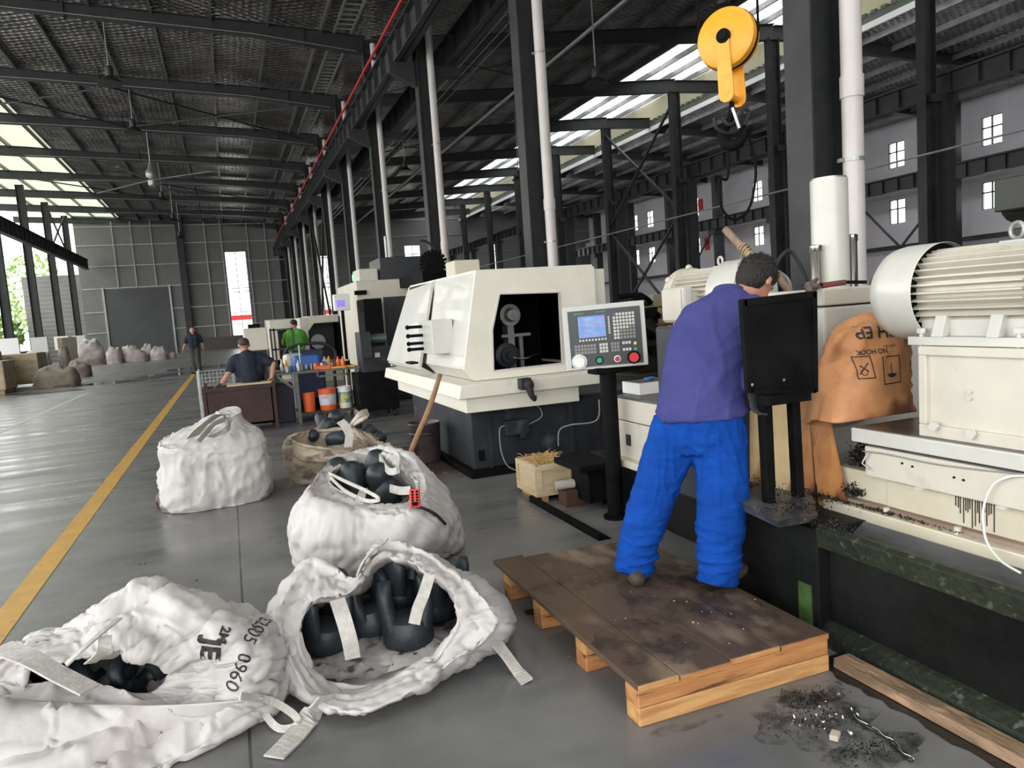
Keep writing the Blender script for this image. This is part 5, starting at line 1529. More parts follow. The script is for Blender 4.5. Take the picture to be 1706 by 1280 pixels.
bag('bag_cloth', C_, [bC, bulge(bC, rimC, .35, .07, cC), bulge(bC, rimC, .75, .06, cC), rimC, mix(rimC, inC, .5, -.005), inC, mix(inC, floorC, .5), floorC, scale_ring(floorC, .3, .05)], 3.3, .050, 260, 9, cap0=True, fs=(3.6, 3.6, 4.5))
# flap thrown forward over the front of the bag
fl = []
for j in range(26):
    v = j / 25; row = []
    for i in range(90):
        u = i / 89
        a = at(-30 + u * 470, 1162 + 14 * math.sin(u * 3.1), Z=.20 - .04 * u); b = at(-60 + u * 470, 1335 - 125 * u, Z=.01)
        p = a.lerp(b, v) + V(0, 0, .08 * math.sin(v * math.pi) * (1 - .5 * u))
        p.z += fold_disp(p, .045, 9, (4, 4, 4)) * math.sin(min(v * 4, 1.57))
        p.z = max(p.z, .006)
        row.append(p)
    fl.append(row)
mb = MB(); mb.loft(fl, False, False, closed=False)
fo = mb.build('flap', MT['bag'], C_, smooth=True); s_ = fo.modifiers.new('thickness', 'SOLIDIFY'); s_.thickness = .006
MB().strap([at(110, 1108, Z=.40), at(140, 1080, Z=.44), at(175, 1050, Z=.46), at(200, 1030, Z=.46)], .02, (.7, -.7, 0), .008).build('strap', MT['webbing'], C_)
MB().strap([at(0, 1078, Z=.40), at(45, 1095, Z=.42), at(95, 1122, Z=.38), at(150, 1150, Z=.33)], .085, (.4, .9, 0), .008).build('strap', MT['webbing'], C_)
MB().strap([at(175, 1060, Z=.44), at(172, 1085, Z=.40), at(150, 1105, Z=.34)], .045, (1, .2, 0), .006).build('strap', MT['webbing'], C_)
MB().strap([at(400, 1160, Z=.22), at(450, 1168, Z=.12), at(488, 1190, Z=.05), at(497, 1208, Z=.02), at(465, 1214, Z=.015), at(440, 1188, Z=.06), at(430, 1170, Z=.12)], .028, (.3, .5, .8), .007).build('strap', MT['webbing'], C_)
clothC = [c for c in C_.children if c.name.startswith('bag_cloth')][0]
bvC = decal_targets(clothC)
def skin_text(s, size, px, py, rotdeg, bold=0.0, bv=None, par=None):
    p, n_ = surf(None, px, py, bv)
    if p is None: return
    view = (V(0, 0, EYE) - p).normalized()
    if n_.dot(view) < 0: n_ = -n_
    n_ = (n_ * .4 + view * .6).normalized()
    right = XR - n_ * XR.dot(n_); right.normalize(); upv = n_.cross(right)
    a = math.radians(rotdeg)
    u = right * math.cos(a) + upv * math.sin(a)
    v = n_.cross(u)
    decal('print_lettering', [text_mesh(s, size, bold)], p, u, v, bv, MT['ink'], par, off=.004, maxlen=.015)
skin_text('C2005', .072, 430, 1046, -103, .0, bvC, C_)
skin_text('0960', .072, 396, 1118, -112, .0, bvC, C_)
skin_text('JE', .105, 350, 1082, -95, .004, bvC, C_)
skin_text('2M', .05, 372, 1058, -100, .002, bvC, C_)
def ring_mesh():
    mb = MB(); n = 24; R0, r0 = .075, .028
    rings = [[Vector(((R0 + r0 * math.cos(b)) * math.cos(a), (R0 + r0 * math.cos(b)) * math.sin(a), r0 * 1.3 * math.sin(b))) for b in [2 * math.pi * q / 12 for q in range(12)]] for a in [1.75 * math.pi * k / n for k in range(n + 1)]]
    return mb.loft(rings)
ring_src = None
def ringf(p, rot, lab, grp, s=1.0):
    global ring_src
    if ring_src is None:
        o = ring_mesh().build('forged_shackle', MT['casting'], smooth=True, autosmooth=60, origin=(0, 0, 0)); ring_src = o
    else:
        o = ring_src.copy(); COL.objects.link(o)
    o.location = p; o.rotation_euler = rot; o.scale = (s, s, s)
    return tag(o, lab, 'forged part', grp)
for (px, py, z, rt, s, lab) in ((95, 1120, .12, (.5, .2, .4), 1.0, 'curved forging at the left end of the slumped bag mouth'), (150, 1126, .10, (.9, -.3, 2.0), 1.0, 'curved forging second from the left in the slumped bag mouth'),
                                (185, 1136, .10, (.3, .5, 3.2), 1.1, 'curved forging with bright edge in the middle of the slumped bag mouth'), (215, 1122, .13, (1.2, .2, 1.0), 1.0, 'upright curved forging behind the middle one in the slumped bag'),
                                (250, 1128, .11, (.5, -.5, 5.0), 1.2, 'dark curved forging at the right end of the slumped bag mouth')):
    ringf(at(px, py, Z=z), rt, lab, 'curved forgings in the slumped bag', s)

# --- bag D, closed bag further back on the left
D_ = thing('bulk_bag', 'closed white bulk bag standing alone by the yellow line, its top folded and knotted', 'bulk bag', (-.25, 7.1, 0), 'white bulk bags of forgings')
def sq(cx, cy, w, d, z, n=16, q=3.5, rot=0.0):
    out = []
    for k in range(n):
        a = 2 * math.pi * k / n; c, s = math.cos(a), math.sin(a)
        r = (abs(c) ** q + abs(s) ** q) ** (-1 / q)
        x, y = w * c * r, d * s * r
        out.append(V(cx + x * math.cos(rot) - y * math.sin(rot), cy + x * math.sin(rot) + y * math.cos(rot), z))
    return out
rD = [sq(-.24, 7.28, .43, .42, 0, rot=.1), sq(-.24, 7.28, .47, .45, .12, rot=.1), sq(-.24, 7.28, .46, .44, .32, rot=.1), sq(-.24, 7.28, .45, .44, .48, rot=.1), sq(-.22, 7.28, .40, .38, .59, rot=.1), sq(-.17, 7.28, .24, .24, .68), sq(-.10, 7.26, .12, .13, .76), sq(-.06, 7.24, .07, .08, .80), sq(-.06, 7.24, .01, .01, .81)]
for p in rD[3]:
    if p.x > .05: p.z -= .02
    if p.x < -.45: p.z += .06
for p in rD[4]:
    p.z += -.10 * (p.x + .22) * -1 * 0
bag('bag_cloth', D_, rD, 6, .034, 180, 8, cap0=True, fs=(4.5, 4.5, 4.5))
MB().strap([at(320, 728, Z=.68), at(338, 708, Z=.80), at(362, 692, Z=.86), at(376, 690, Z=.87)], .11, (.3, .9, -.2), .012).build('strap', MT['webbing'], D_)
MB().strap([at(330, 735, Z=.66), at(352, 712, Z=.76), at(372, 698, Z=.83), at(380, 700, Z=.80), at(376, 716, Z=.72), at(350, 728, Z=.66)], .08, (.3, .8, -.4), .010).build('strap', MT['webbing'], D_)
MB().strap([at(352, 722, Z=.72), at(362, 712, Z=.80), at(377, 708, Z=.82), at(378, 716, Z=.76), at(364, 724, Z=.70)], .03, (.1, .9, .2), .02).build('knot', MT['webbing'], D_)
bag('burst_corner', D_, [[at(x, y, Z=z) for x, y, z in ((262, 820, .16), (280, 812, .2), (290, 835, .1), (285, 855, .01), (265, 852, .01), (255, 838, .06))], [at(x, y, Z=z) for x, y, z in ((266, 824, .17), (278, 818, .2), (284, 836, .12), (280, 850, .03), (268, 848, .03), (262, 836, .08))]], 2, .02, 40, 4, m=MT['rag'], cap0=True)

# --- beige sack with forgings
S = thing('woven_sack', 'dirty beige woven sack full of dark forgings behind the white bags', 'sack', (.85, 7.6, 0))
s0 = sq(.86, 7.62, .40, .36, 0); s1 = sq(.86, 7.62, .45, .40, .2); s2 = sq(.86, 7.62, .46, .42, .36)
s3 = P3([(632, 735, .44), (640, 748, .40), (620, 752, .40), (590, 752, .40), (560, 750, .41), (530, 746, .43), (505, 742, .45), (488, 735, .48), (484, 728, .50), (500, 722, .52), (520, 719, .50), (545, 717, .50), (570, 716, .50), (595, 718, .50), (615, 724, .47), (628, 730, .45)])
# order s3 to match the rings (starting at +X, going counter-clockwise)
cx3 = sum((p for p in s3), Vector()) / len(s3)
s3 = sorted(s3, key=lambda p: math.atan2(p.y - cx3.y, p.x - cx3.x) % (2 * math.pi))
bag('sack_cloth', S, [s0, s1, s2, s3, scale_ring(s3, .95, dz=-.03), scale_ring(s3, .9, .30), scale_ring(s3, .3, .28)], 8, .022, 160, 7, m=MT['sack_cloth'], cap0=True, fs=(4, 4, 9))
MB().strap([at(580, 745, Z=.46), at(582, 725, Z=.54), at(575, 710, Z=.62), at(567, 702, Z=.66)], .075, (1, .1, .2), .01).build('strap', MT['webbing'], S)
MB().strap([at(583, 710, Z=.60), at(592, 698, Z=.68), at(604, 688, Z=.72), at(612, 687, Z=.70), at(606, 697, Z=.66), at(590, 706, Z=.60)], .05, (.2, .8, .6), .01).build('strap', mat('old webbing', (.50, .42, .34), .7), S)
bag('torn_edge', S, [P3([(590, 712, .58), (600, 718, .52), (620, 728, .48), (640, 738, .44), (650, 742, .42), (630, 745, .40), (605, 740, .42), (590, 730, .46)]), P3([(592, 716, .55), (600, 720, .52), (620, 730, .48), (635, 738, .44), (640, 741, .42), (628, 743, .40), (606, 738, .42), (594, 728, .46)])], 4, .03, 60, 5, m=MT['sack_cloth'], cap0=True)
for (px, py, z, rt, s, lab) in ((512, 732, .42, (1.2, .2, .3), .85, 'dark forging low at the left end of the beige sack'), (532, 728, .42, (.4, .6, .5), 1.0, 'round-ended forging left of the middle of the beige sack'), (548, 735, .40, (1.4, 0, .8), 1.1, 'forging lying crosswise in the middle of the beige sack'),
                                (558, 720, .42, (.2, -.3, 1.3), 1.1, 'upright forging at the back of the beige sack beside the strap'), (540, 716, .42, (.1, .5, 2.0), .9, 'topmost round forging at the back of the beige sack'), (598, 736, .38, (.9, .5, 1.5), 1.0, 'forging right of the strap in the beige sack'), (615, 740, .36, (.6, 1.0, 0), .9, 'rightmost forging in the beige sack under its torn edge'),
                                (522, 738, .38, (1.3, .4, 2.2), 1.0, 'forging close to the front rim at the left of the beige sack'), (566, 738, .37, (1.2, -.3, 1.9), 1.0, 'forging directly left of the webbing strap near the front rim of the beige sack'),
                                (528, 722, .40, (1.0, .9, .2), .9, 'forging at the back left rim inside the beige sack'), (580, 728, .39, (.5, .4, .9), .95, 'forging half hidden behind the webbing strap in the beige sack')):
    dome(at(px, py, Z=z), rt, lab, 'forgings in the beige sack', s)
# ------------------------------------------------------------------ cream grinding machine
G = thing('grinding_machine', 'large cream enclosed grinding machine on a dark blue-grey base', 'machine', (3.1, 8.0, 0))
mb = MB()
mb.box(2.05, 3.95, 6.62, 9.0, .06, .66)
mb.box(2.03, 3.2, 6.60, 6.63, .62, .66)
mb.build('base', MT['machine_dark'], G, bevel=.01)
mb = MB(); mb.box(1.98, 3.4, 6.50, 8.9, 0, .06); mb.build('base_plate', MT['black_steel'], G, bevel=.01)
mb = MB(); mb.box(3.05, 3.10, 6.585, 6.62, .10, .62); mb.build('base_rib', MT['machine_dark'], G); mb = MB(); mb.box(2.20, 2.24, 6.60, 6.62, .06, .6); mb.build('base_rib', MT['machine_dark'], G)
mb = MB(); mb.box(2.10, 2.16, 6.612, 6.62, .14, .24); mb.build('vent', MT['black_steel'], G)
mb = MB(); mb.box(2.36, 2.60, 6.52, 6.62, .36, .50); mb.box(2.50, 2.56, 6.50, 6.54, .32, .37); mb.build('junction_box', MT['machine_dark'], G, bevel=.006)
mb = MB(); mb.tube([(2.36, 6.55, .46), (2.30, 6.54, .42), (2.30, 6.52, .20), (2.36, 6.47, .06), (2.55, 6.42, .012), (2.78, 6.3, .012)], .006, 6, smooth=6); mb.tube([(2.60, 6.55, .44), (2.74, 6.54, .50), (2.72, 6.55, .60), (2.62, 6.56, .64)], .006, 6, smooth=6)
mb.tube([(3.3, 6.4, .62), (3.26, 6.4, .42), (3.0, 6.45, .40), (2.9, 6.5, .35), (2.88, 6.5, .2)], .008, 6, smooth=6); mb.build('cable', MT['cable'], G, smooth=True)
# skirt in two steps
sk = MB()
sk.prism([(1.95, 6.42, .635), (3.10, 6.42, .625), (3.10, 6.42, .775), (1.95, 6.42, .775)], (0, 0, 0), (0, 2.9, 0))
sk.prism([(1.87, 6.36, .775), (3.30, 6.36, .78), (3.30, 6.36, .90), (1.90, 6.36, .90)], (0, 0, 0), (0, 3.4, 0))
sk.build('tray_skirt', MT['cream_light'], G, bevel=.008)
# enclosure, hollow behind its window
yf = 6.62
fl_, fr_ = 2.10, 3.72
ztop, zbot = 1.92, .905
wL, wR = at(832, 490, Y=yf), at(932, 487, Y=yf)
wBR, wBL, wML = at(938, 605, Y=yf), at(822, 618, Y=yf), at(820, 550, Y=yf)
fr = MB()
T_ = .04
outer = [V(2.205, yf, ztop), V(3.42, yf, ztop), V(3.42, yf, zbot), V(2.12, yf, zbot)]
hole = [wL, wR, wBR, wBL, wML]
def q4(*p):
    fr.prism([Vector(v) for v in p], (0, 0, 0), (0, T_, 0))
q4(outer[0], outer[1], wR, wL)
q4(outer[1], outer[2], wBR, wR)
q4(outer[2], outer[3], wBL, wBR)
q4(outer[3], V(2.02, yf, 1.02), wML, wBL)
q4(V(2.02, yf, 1.02), outer[0], wL, wML)
fr.build('front_panel', MT['cream_light'], G)
mb = MB()
for a, b in ((wL, wR), (wR, wBR), (wBR, wBL), (wBL, wML), (wML, wL)): mb.bar(a + V(0, -.004, 0), b + V(0, -.004, 0), .012, .012, (0, 1, 0))
mb.build('window_frame', MT['grey_plastic'], G)
mb = MB()
# left side, leaning outward towards the bottom, with chamfered lower edge
mb.add([(2.205, yf + .042, ztop), (2.205, 8.05, ztop), (2.02, 8.05, 1.02), (2.02, yf + .042, 1.02), (2.245, yf + .042, ztop), (2.245, 8.05, ztop), (2.06, 8.05, 1.02), (2.06, yf + .042, 1.02)],
       [(0, 1, 2, 3), (7, 6, 5, 4), (0, 4, 5, 1), (3, 2, 6, 7), (0, 3, 7, 4), (1, 5, 6, 2)])
mb.add([(2.02, yf + .042, 1.02), (2.02, 8.05, 1.02), (2.12, 8.05, .905), (2.12, yf + .042, .905)], [(0, 1, 2, 3)])
mb.build('side_panel', MT['white_paint'], G)
mb = MB()
mb.add([(2.20, 8.10, ztop - .01), (2.20, 9.3, ztop - .05), (1.98, 9.9, .98), (1.98, 8.10, .98)], [(0, 1, 2, 3)])
mb.add([(1.98, 8.10, .98), (1.98, 9.9, .98), (2.1, 9.9, .905), (2.1, 8.10, .905)], [(0, 1, 2, 3)])
so = mb.build('sliding_door', MT['white_paint'], G); s_ = so.modifiers.new('t', 'SOLIDIFY'); s_.thickness = .03
mb = MB(); mb.add([(2.165, 8.35, 1.74), (2.165, 9.1, 1.72), (2.02, 9.2, 1.12), (2.02, 8.35, 1.10)], [(0, 1, 2, 3)]); wo = mb.build('door_window', MT['chrome'], G); wo.location.x -= .02; s_ = wo.modifiers.new('t', 'SOLIDIFY'); s_.thickness = .01
mb = MB()
mb.add([(2.205, yf, ztop), (3.42, yf, ztop), (3.42, 9.3, ztop), (2.205, 9.3, ztop)], [(0, 1, 2, 3)])
mb.add([(3.42, yf, zbot), (3.42, yf, ztop), (3.42, 9.9, ztop), (3.42, 9.9, zbot)], [(0, 1, 2, 3)])
mb.add([(2.0, 9.9, zbot), (3.42, 9.9, zbot), (3.42, 9.9, ztop), (2.2, 9.3, ztop)], [(0, 1, 2, 3)])
ro = mb.build('roof_panel', MT['cream_light'], G); s_ = ro.modifiers.new('t', 'SOLIDIFY'); s_.thickness = .02
mb = MB(); mb.box(3.42, 3.62, 6.75, 9.5, .95, ztop - .02); mb.build('rear_panel', MT['cream_light'], G, bevel=.004)
mb = MB(); mb.box(2.19, 2.26, 8.04, 8.09, .92, ztop + .01); mb.build('door_post', MT['grey_plastic'], G)
mb = MB(); mb.box(2.42, 2.72, 8.0, 8.35, ztop, 2.14); mb.build('lamp_box', mat('beige plastic', (.55, .50, .40), .5), G, bevel=.01)
# dark inside: back sheet, wheel head, chuck, arm
mb = MB(); mb.box(2.25, 3.40, 8.0, 8.03, .91, 1.90); mb.box(2.25, 3.40, yf + .06, 8.0, .905, .93); mb.build('inner_wall', MT['black_steel'], G)
cw = at(850, 525, Y=7.1); cc = at(846, 592, Y=7.0)
mb = MB(); mb.cyl((cw.x, 7.15, cw.z), (cw.x, 7.02, cw.z), .055, n=20); mb.cyl((cw.x, 7.02, cw.z), (cw.x, 6.98, cw.z), .025, n=14)
for k in range(22):
    a = 2 * math.pi * k / 22
    d = Vector((math.cos(a), 0, math.sin(a)))
    mb.bar(Vector((cw.x, 7.1, cw.z)) + d * .05, Vector((cw.x, 7.1, cw.z)) + d * .11, .03, .008, (0, 1, 0))
mb.build('wheel_head', MT['galv'], G, smooth=True, autosmooth=30)
mb = MB(); mb.lathe([(.115, 0), (.125, -.03), (.125, -.09), (.08, -.10), (.075, -.13), (.035, -.13), (.03, -.17)], (cc.x, 7.1, cc.z), (0, 1, 0), 26); mb.build('chuck', MT['machine_dark'], G, smooth=True, autosmooth=35)
mb = MB(); mb.tube([at(856, 596, Y=6.9), at(868, 598, Y=6.9), at(880, 596, Y=6.9), at(895, 589, Y=6.95)], [.009, .011, .009, .007], 8, smooth=5); mb.build('clamp_lever', MT['chrome'], G, smooth=True)
mb = MB(); mb.box(cw.x - .02, cw.x + .05, 7.15, 7.3, .93, cw.z); mb.box(cw.x - .1, cw.x + .22, 7.12, 7.16, 1.27, 1.30); mb.box(cw.x + .12, cw.x + .16, 7.2, 7.24, .93, 1.28); mb.build('wheel_arm', MT['galv'], G)
# hanging coolant nozzle / hand pendant on the skirt
pp = at(875, 640, Y=6.3)
mb = MB(); mb.box(pp.x - .055, pp.x + .055, 6.27, 6.36, pp.z - .05, pp.z + .055); mb.build('pendant_bracket', MT['machine_dark'], G, bevel=.01)
mb = MB(); mb.ball((pp.x + .02, 6.26, pp.z - .01), (.05, .04, .055), 14, 10); mb.tube([(pp.x + .02, 6.25, pp.z - .03), (pp.x + .03, 6.24, pp.z - .10), (pp.x + .06, 6.24, pp.z - .15), (pp.x + .075, 6.25, pp.z - .11)], [.035, .028, .016, .012], 10, smooth=4); mb.build('pendant', MT['rubber'], G, smooth=True)
# small clamp station on the left side
p = at(722, 555, X=1.97)
mb = MB(); mb.box(1.88, 2.10, p.y - .28, p.y + .25, 1.16, 1.50); mb.build('side_box', MT['white_paint'], G, bevel=.006)
mb = MB()
for k, z in enumerate((1.44, 1.35, 1.27, 1.21)): mb.tube([(1.88, p.y + .1, z), (1.74, p.y + .12, z)], .016, 8); mb.ball((1.73, p.y + .12, z), .024, 10, 6)
mb.box(1.72, 1.80, p.y + .05, p.y + .30, 1.06, 1.08); mb.build('valve_handles', MT['black_steel'], G, smooth=True, autosmooth=40)

# steel bucket, plank plinth and stick
mb = MB(); mb.lathe([(.14, 0), (.15, .01), (.165, .40), (.172, .41), (.165, .42), (.155, .40), (.14, .02), (.0, .02)], (1.82, 7.55, .02), n=28); mb.lathe([(.162, .30), (.168, .31), (.162, .32)], (1.82, 7.55, .02), n=28)
tag(mb.build('steel_bucket', mat('dull dark bucket steel', (.05, .035, .035), .4, .4, c2=(.09, .07, .07), scale=8), smooth=True, autosmooth=40), 'dark steel bucket at the side of the cream grinder', 'bucket')
mb = MB(); mb.box(1.62, 1.96, 6.9, 8.6, 0, .02)
tag(mb.build('wooden_plank', MT['pallet_top']), 'dark plank on the floor under the steel bucket', 'plank')
a, b = at(733, 625, Y=6.2), at(683, 762, Y=5.75)
b2 = a + (b - a) * 1.45
if b2.z < .02: b2 = a + (b - a) * ((a.z - .02) / (a.z - b.z))
mb = MB(); mb.tube([a, a.lerp(b2, .3) + V(.012, 0, 0), a.lerp(b2, .6) + V(-.008, 0, 0), b2], [.020, .023, .021, .018], 10, smooth=5)
tag(mb.build('wooden_stick', mat('peeled stick', (.33, .19, .10), .65, c2=(.24, .13, .07), scale=14, stretch=(1, 1, .3)), smooth=True), 'thin wooden stick leaning on the cream grinder', 'stick')

# ------------------------------------------------------------------ control panel on its post
PN = thing('control_panel', 'grey-framed operator panel with lit blue screen on a black post', 'control panel', (2.48, 4.62, 0))
c0, c1, c2_, c3_ = at(935, 513, Y=4.72), at(1073, 500, Y=4.46), at(1080, 608, Y=4.46), at(945, 619, Y=4.72)
ux = ((c1 - c0) + (c2_ - c3_)).normalized(); uz = ((c0 - c3_) + (c1 - c2_)); uz = (uz - ux * uz.dot(ux)).normalized(); uy = uz.cross(ux)      # uy into the panel (away from viewer)
PW = ((c1 - c0).length + (c2_ - c3_).length) / 2; PH = ((c0 - c3_).length + (c1 - c2_).length) / 2
PC = (c0 + c1 + c2_ + c3_) / 4
PR = Matrix((ux, uy, uz)).transposed()
def pp_(u, v, d=0): return PC + ux * ((u - .5) * PW) + uz * ((.5 - v) * PH) + uy * d
def pbox(mb, u0, v0, u1, v1, d0, d1):
    mb.obox((pp_(u0, v0, d0) + pp_(u1, v1, d1)) / 2, (abs(u1 - u0) * PW, abs(d1 - d0), abs(v1 - v0) * PH), PR)
mb = MB(); pbox(mb, 0, 0, 1, 1, 0, .07); mb.build('cabinet', MT['grey_plastic'], PN, bevel=.006)
mb = MB(); pbox(mb, .065, .075, .945, .955, -.004, .01); mb.build('face', MT['panel_dark'], PN)
def screen_mat():
    m, N, L, b = nodes('lit blue screen')
    tc = N.new('ShaderNodeTexCoord')
    n = N.new('ShaderNodeTexNoise'); n.inputs['Scale'].default_value = 9; n.inputs['Detail'].default_value = 1; L.new(tc.outputs['Object'], n.inputs['Vector'])
    r = N.new('ShaderNodeValToRGB'); r.color_ramp.elements[0].position = .35; r.color_ramp.elements[0].color = (.12, .33, .95, 1); r.color_ramp.elements[1].position = .65; r.color_ramp.elements[1].color = (.40, .62, 1.0, 1)
    L.new(n.outputs['Fac'], r.inputs['Fac']); L.new(r.outputs['Color'], b.inputs['Emission Color']); b.inputs['Emission Strength'].default_value = .55
    b.inputs['Base Color'].default_value = (.05, .1, .2, 1); b.inputs['Roughness'].default_value = .2
    return m
mb = MB(); pbox(mb, .185, .165, .515, .50, -.007, 0); scr = mb.build('screen', screen_mat(), PN)
mb = MB()
for k in range(9): pbox(mb, .20, .21 + k * .028, .20 + .04 + .05 * ((k * 7) % 3), .218 + k * .028, -.009, -.007)
for k in range(6): pbox(mb, .30 + .01 * (k % 2), .22 + k * .03, .35 + .02 * ((k * 5) % 3), .226 + k * .03, -.009, -.007)
pbox(mb, .185, .165, .515, .185, -.009, -.007); pbox(mb, .35, .30, .50, .306, -.009, -.007); pbox(mb, .19, .475, .51, .48, -.009, -.007)
mb.build('screen_text', mat('screen text', (.1, .15, .35), .4, emit=(.08, .14, .4), estr=.5), scr, origin=scr['_w'])
mb = MB(); pbox(mb, .36, .312, .50, .318, -.009, -.007); pbox(mb, .485, .20, .505, .225, -.009, -.007); mb.build('screen_red_bar', mat('screen red', (.6, .1, .15), .4, emit=(.8, .15, .2), estr=.5), scr, origin=scr['_w'])
def keys(name, m, u0, v0, u1, v1, nu, nv, fill=.72, skip=None):
    mb = MB(); du = (u1 - u0) / nu; dv = (v1 - v0) / nv
    for i in range(nu):
        for j in range(nv):
            if skip and skip(i, j): continue
            pbox(mb, u0 + du * (i + .5 - fill / 2), v0 + dv * (j + .5 - fill / 2), u0 + du * (i + .5 + fill / 2), v0 + dv * (j + .5 + fill / 2), -.010, -.003)
    return mb.build(name, m, PN)
keys('key_block', MT['keys'], .605, .15, .875, .565, 7, 8, .74, lambda i, j: (j > 4 and i > 1) or (j == 4 and i > 4) or (i == 0 and j == 0))
keys('key_block', MT['keys_grey'], .605, .15, .875, .565, 7, 8, .74, lambda i, j: not ((j > 4 and i > 1) or (j == 4 and i > 4)))
keys('key_blue', MT['blue_plastic'], .605, .15, .6436, .202, 1, 1)
keys('soft_keys', MT['keys'], .545, .19, .575, .47, 1, 8, .7)
keys('soft_keys', MT['keys'], .175, .515, .525, .565, 9, 1, .6)
keys('function_keys', MT['keys_grey'], .115, .60, .385, .755, 7, 3, .78)
keys('function_keys', MT['keys'], .42, .60, .53, .755, 3, 3, .78)
keys('function_keys', MT['keys_grey'], .56, .60, .67, .755, 3, 3, .78)
keys('function_keys', MT['keys'], .70, .60, .81, .755, 3, 3, .78, lambda i, j: j == 1)
keys('key_yellow', mat('yellow key', (.75, .65, .05), .4), .84, .62, .875, .67, 1, 1, .9)
keys('key_green', mat('green key', (.03, .35, .2), .4), .84, .71, .875, .76, 1, 1, .9)
def knob(name, u, v, r, d, m, collar=None):
    c = pp_(u, v, -.004)
    if collar:
        mb = MB(); mb.cyl(c, c - uy * .008, r * 1.35, n=22); k = mb.build(name + '_collar', collar, PN, smooth=True, autosmooth=30)
    mb = MB(); mb.cyl(c - uy * .004, c - uy * d, r, r * .95, 22); return mb.build(name, m, PN, smooth=True, autosmooth=30)
knob('override_dial', .165, .865, .040, .030, MT['white_plastic'], MT['galv'])
knob('start_button', .41, .865, .020, .018, mat('green button', (.02, .30, .16), .4), MT['black_steel'])
knob('stop_button', .63, .865, .018, .018, mat('dark red button', (.4, .03, .05), .4), MT['white_plastic'])
knob('emergency_button', .83, .86, .034, .035, mat('red mushroom button', (.62, .02, .03), .35), MT['black_steel'])
class PB: pass
sc_ = [([pp_(.125 + p.x, .115 - p.y, -.006) for p in text_mesh('SIEMENS', .001)[0]], [])]
tv, tf = text_mesh('SIEMENS', .020)
mb = MB(); mb.add([pp_(.20, .125, -.0065) + ux * p.x + uz * p.y for p in tv], tf); mb.build('print_lettering', mat('teal print', (.05, .38, .32), .5), PN)
tv, tf = text_mesh('SINUMERIK', .013)
mb = MB(); mb.add([pp_(.47, .115, -.0065) + ux * p.x + uz * p.y for p in tv], tf); mb.build('print_lettering', mat('teal print small', (.12, .42, .36), .5), PN)
mb = MB(); mb.cyl((2.485, 4.66, 0.02), (2.485, 4.66, 1.06), .058, n=26); mb.build('post', MT['black_steel'], PN, smooth=True, autosmooth=40)
mb = MB(); mb.box(2.36, 2.78, 4.60, 4.74, 1.055, 1.10); mb.build('post_head', MT['black_steel'], PN, bevel=.01)
mb = MB(); mb.cyl((2.485, 4.66, 0), (2.485, 4.66, .02), .09, n=26); mb.build('post_foot', MT['black_steel'], PN)

# white carton box on the far side slide, with a small blue tool
t = thing('carton', 'small open white carton with a blue tool in it, on the rear slide', 'box', (2.88, 4.72, .876))
mb = MB(); mb.box(2.70, 3.02, 4.60, 4.85, .876, .96); mb.build('body', MT['white_plastic'], t, bevel=.003)
mb = MB(); mb.box(2.715, 3.005, 4.615, 4.835, .955, .962); mb.build('contents', MT['rag'], t)
tag(MB().obox((2.86, 4.72, .975), (.09, .05, .02), (0, 0, .4)).build('hand_tool', MT['blue_plastic'], bevel=.005), 'small dark blue tool resting in the white carton', 'tool')

# crate with straw, brown steel sections and a pale roller
t = thing('wooden_crate', 'small pale wooden crate stuffed with straw at the foot of the grinder', 'crate', (2.36, 5.55, 0))
mb = MB(); mb.box(2.17, 2.48, 5.36, 5.38, .05, .30); mb.box(2.17, 2.48, 5.76, 5.78, .05, .30); mb.box(2.17, 2.19, 5.36, 5.78, .05, .30); mb.box(2.46, 2.48, 5.36, 5.78, .05, .30)
mb.build('panel', MT['gauze'], t)
mb = MB()
for x in (2.17, 2.45): mb.box(x, x + .04, 5.345, 5.36, .09, .26)
for z in (.05, .26): mb.box(2.155, 2.49, 5.344, 5.36, z, z + .04)
for y in (5.362, 5.74): mb.box(2.155, 2.17, y, y + .04, .09, .26)
for z in (.05, .26): mb.box(2.154, 2.17, 5.361, 5.78, z, z + .04)
mb.build('batten', MT['gauze'], t)
mb = MB(); mb.box(2.2, 2.26, 5.36, 5.78, 0, .05); mb.box(2.40, 2.46, 5.36, 5.78, 0, .05); mb.build('skid', MT['timber'], t)
rnd = random.Random(8); mb = MB()
for k in range(260):
    p = V(rnd.uniform(2.2, 2.46), rnd.uniform(5.4, 5.75), rnd.uniform(.26, .32)); d = V(rnd.uniform(-1, 1), rnd.uniform(-1, 1), rnd.uniform(-.1, .5)).normalized() * rnd.uniform(.03, .09)
    mb.tube([p, p + d * .5 + V(0, 0, .01), p + d], .0022, 4)
so = mb.build('straw', mat('straw', (.55, .36, .14), .8), t); so['kind'] = 'stuff'
t = thing('steel_section', 'rusty brown welded steel frame on the floor beside the straw crate', 'steel frame', (2.75, 5.3, 0))
mb = MB(); mb.box(2.50, 2.56, 5.0, 5.7, 0, .26); mb.box(2.56, 2.95, 5.0, 5.05, .03, .09); mb.box(2.62, 2.66, 4.98, 5.02, .03, .30); mb.box(2.50, 2.62, 5.0, 5.04, .03, .26); mb.box(2.84, 2.9, 4.98, 5.04, .09, .28)
mb.build('frame', MT['rust'], t, bevel=.004)
mb = MB(); mb.cyl((2.26, 5.20, .16), (2.58, 5.14, .17), .036, n=16)
tag(mb.build('pale_roller', mat('chalky roller', (.50, .47, .42), .8, c2=(.40, .37, .33), scale=12), smooth=True, autosmooth=40), 'pale round bar lying against the straw crate', 'bar')
MB().box(2.30, 2.52, 5.1, 5.25, 0, .124).build('block_rest', MT['rust'], bpy.data.objects['pale_roller'])
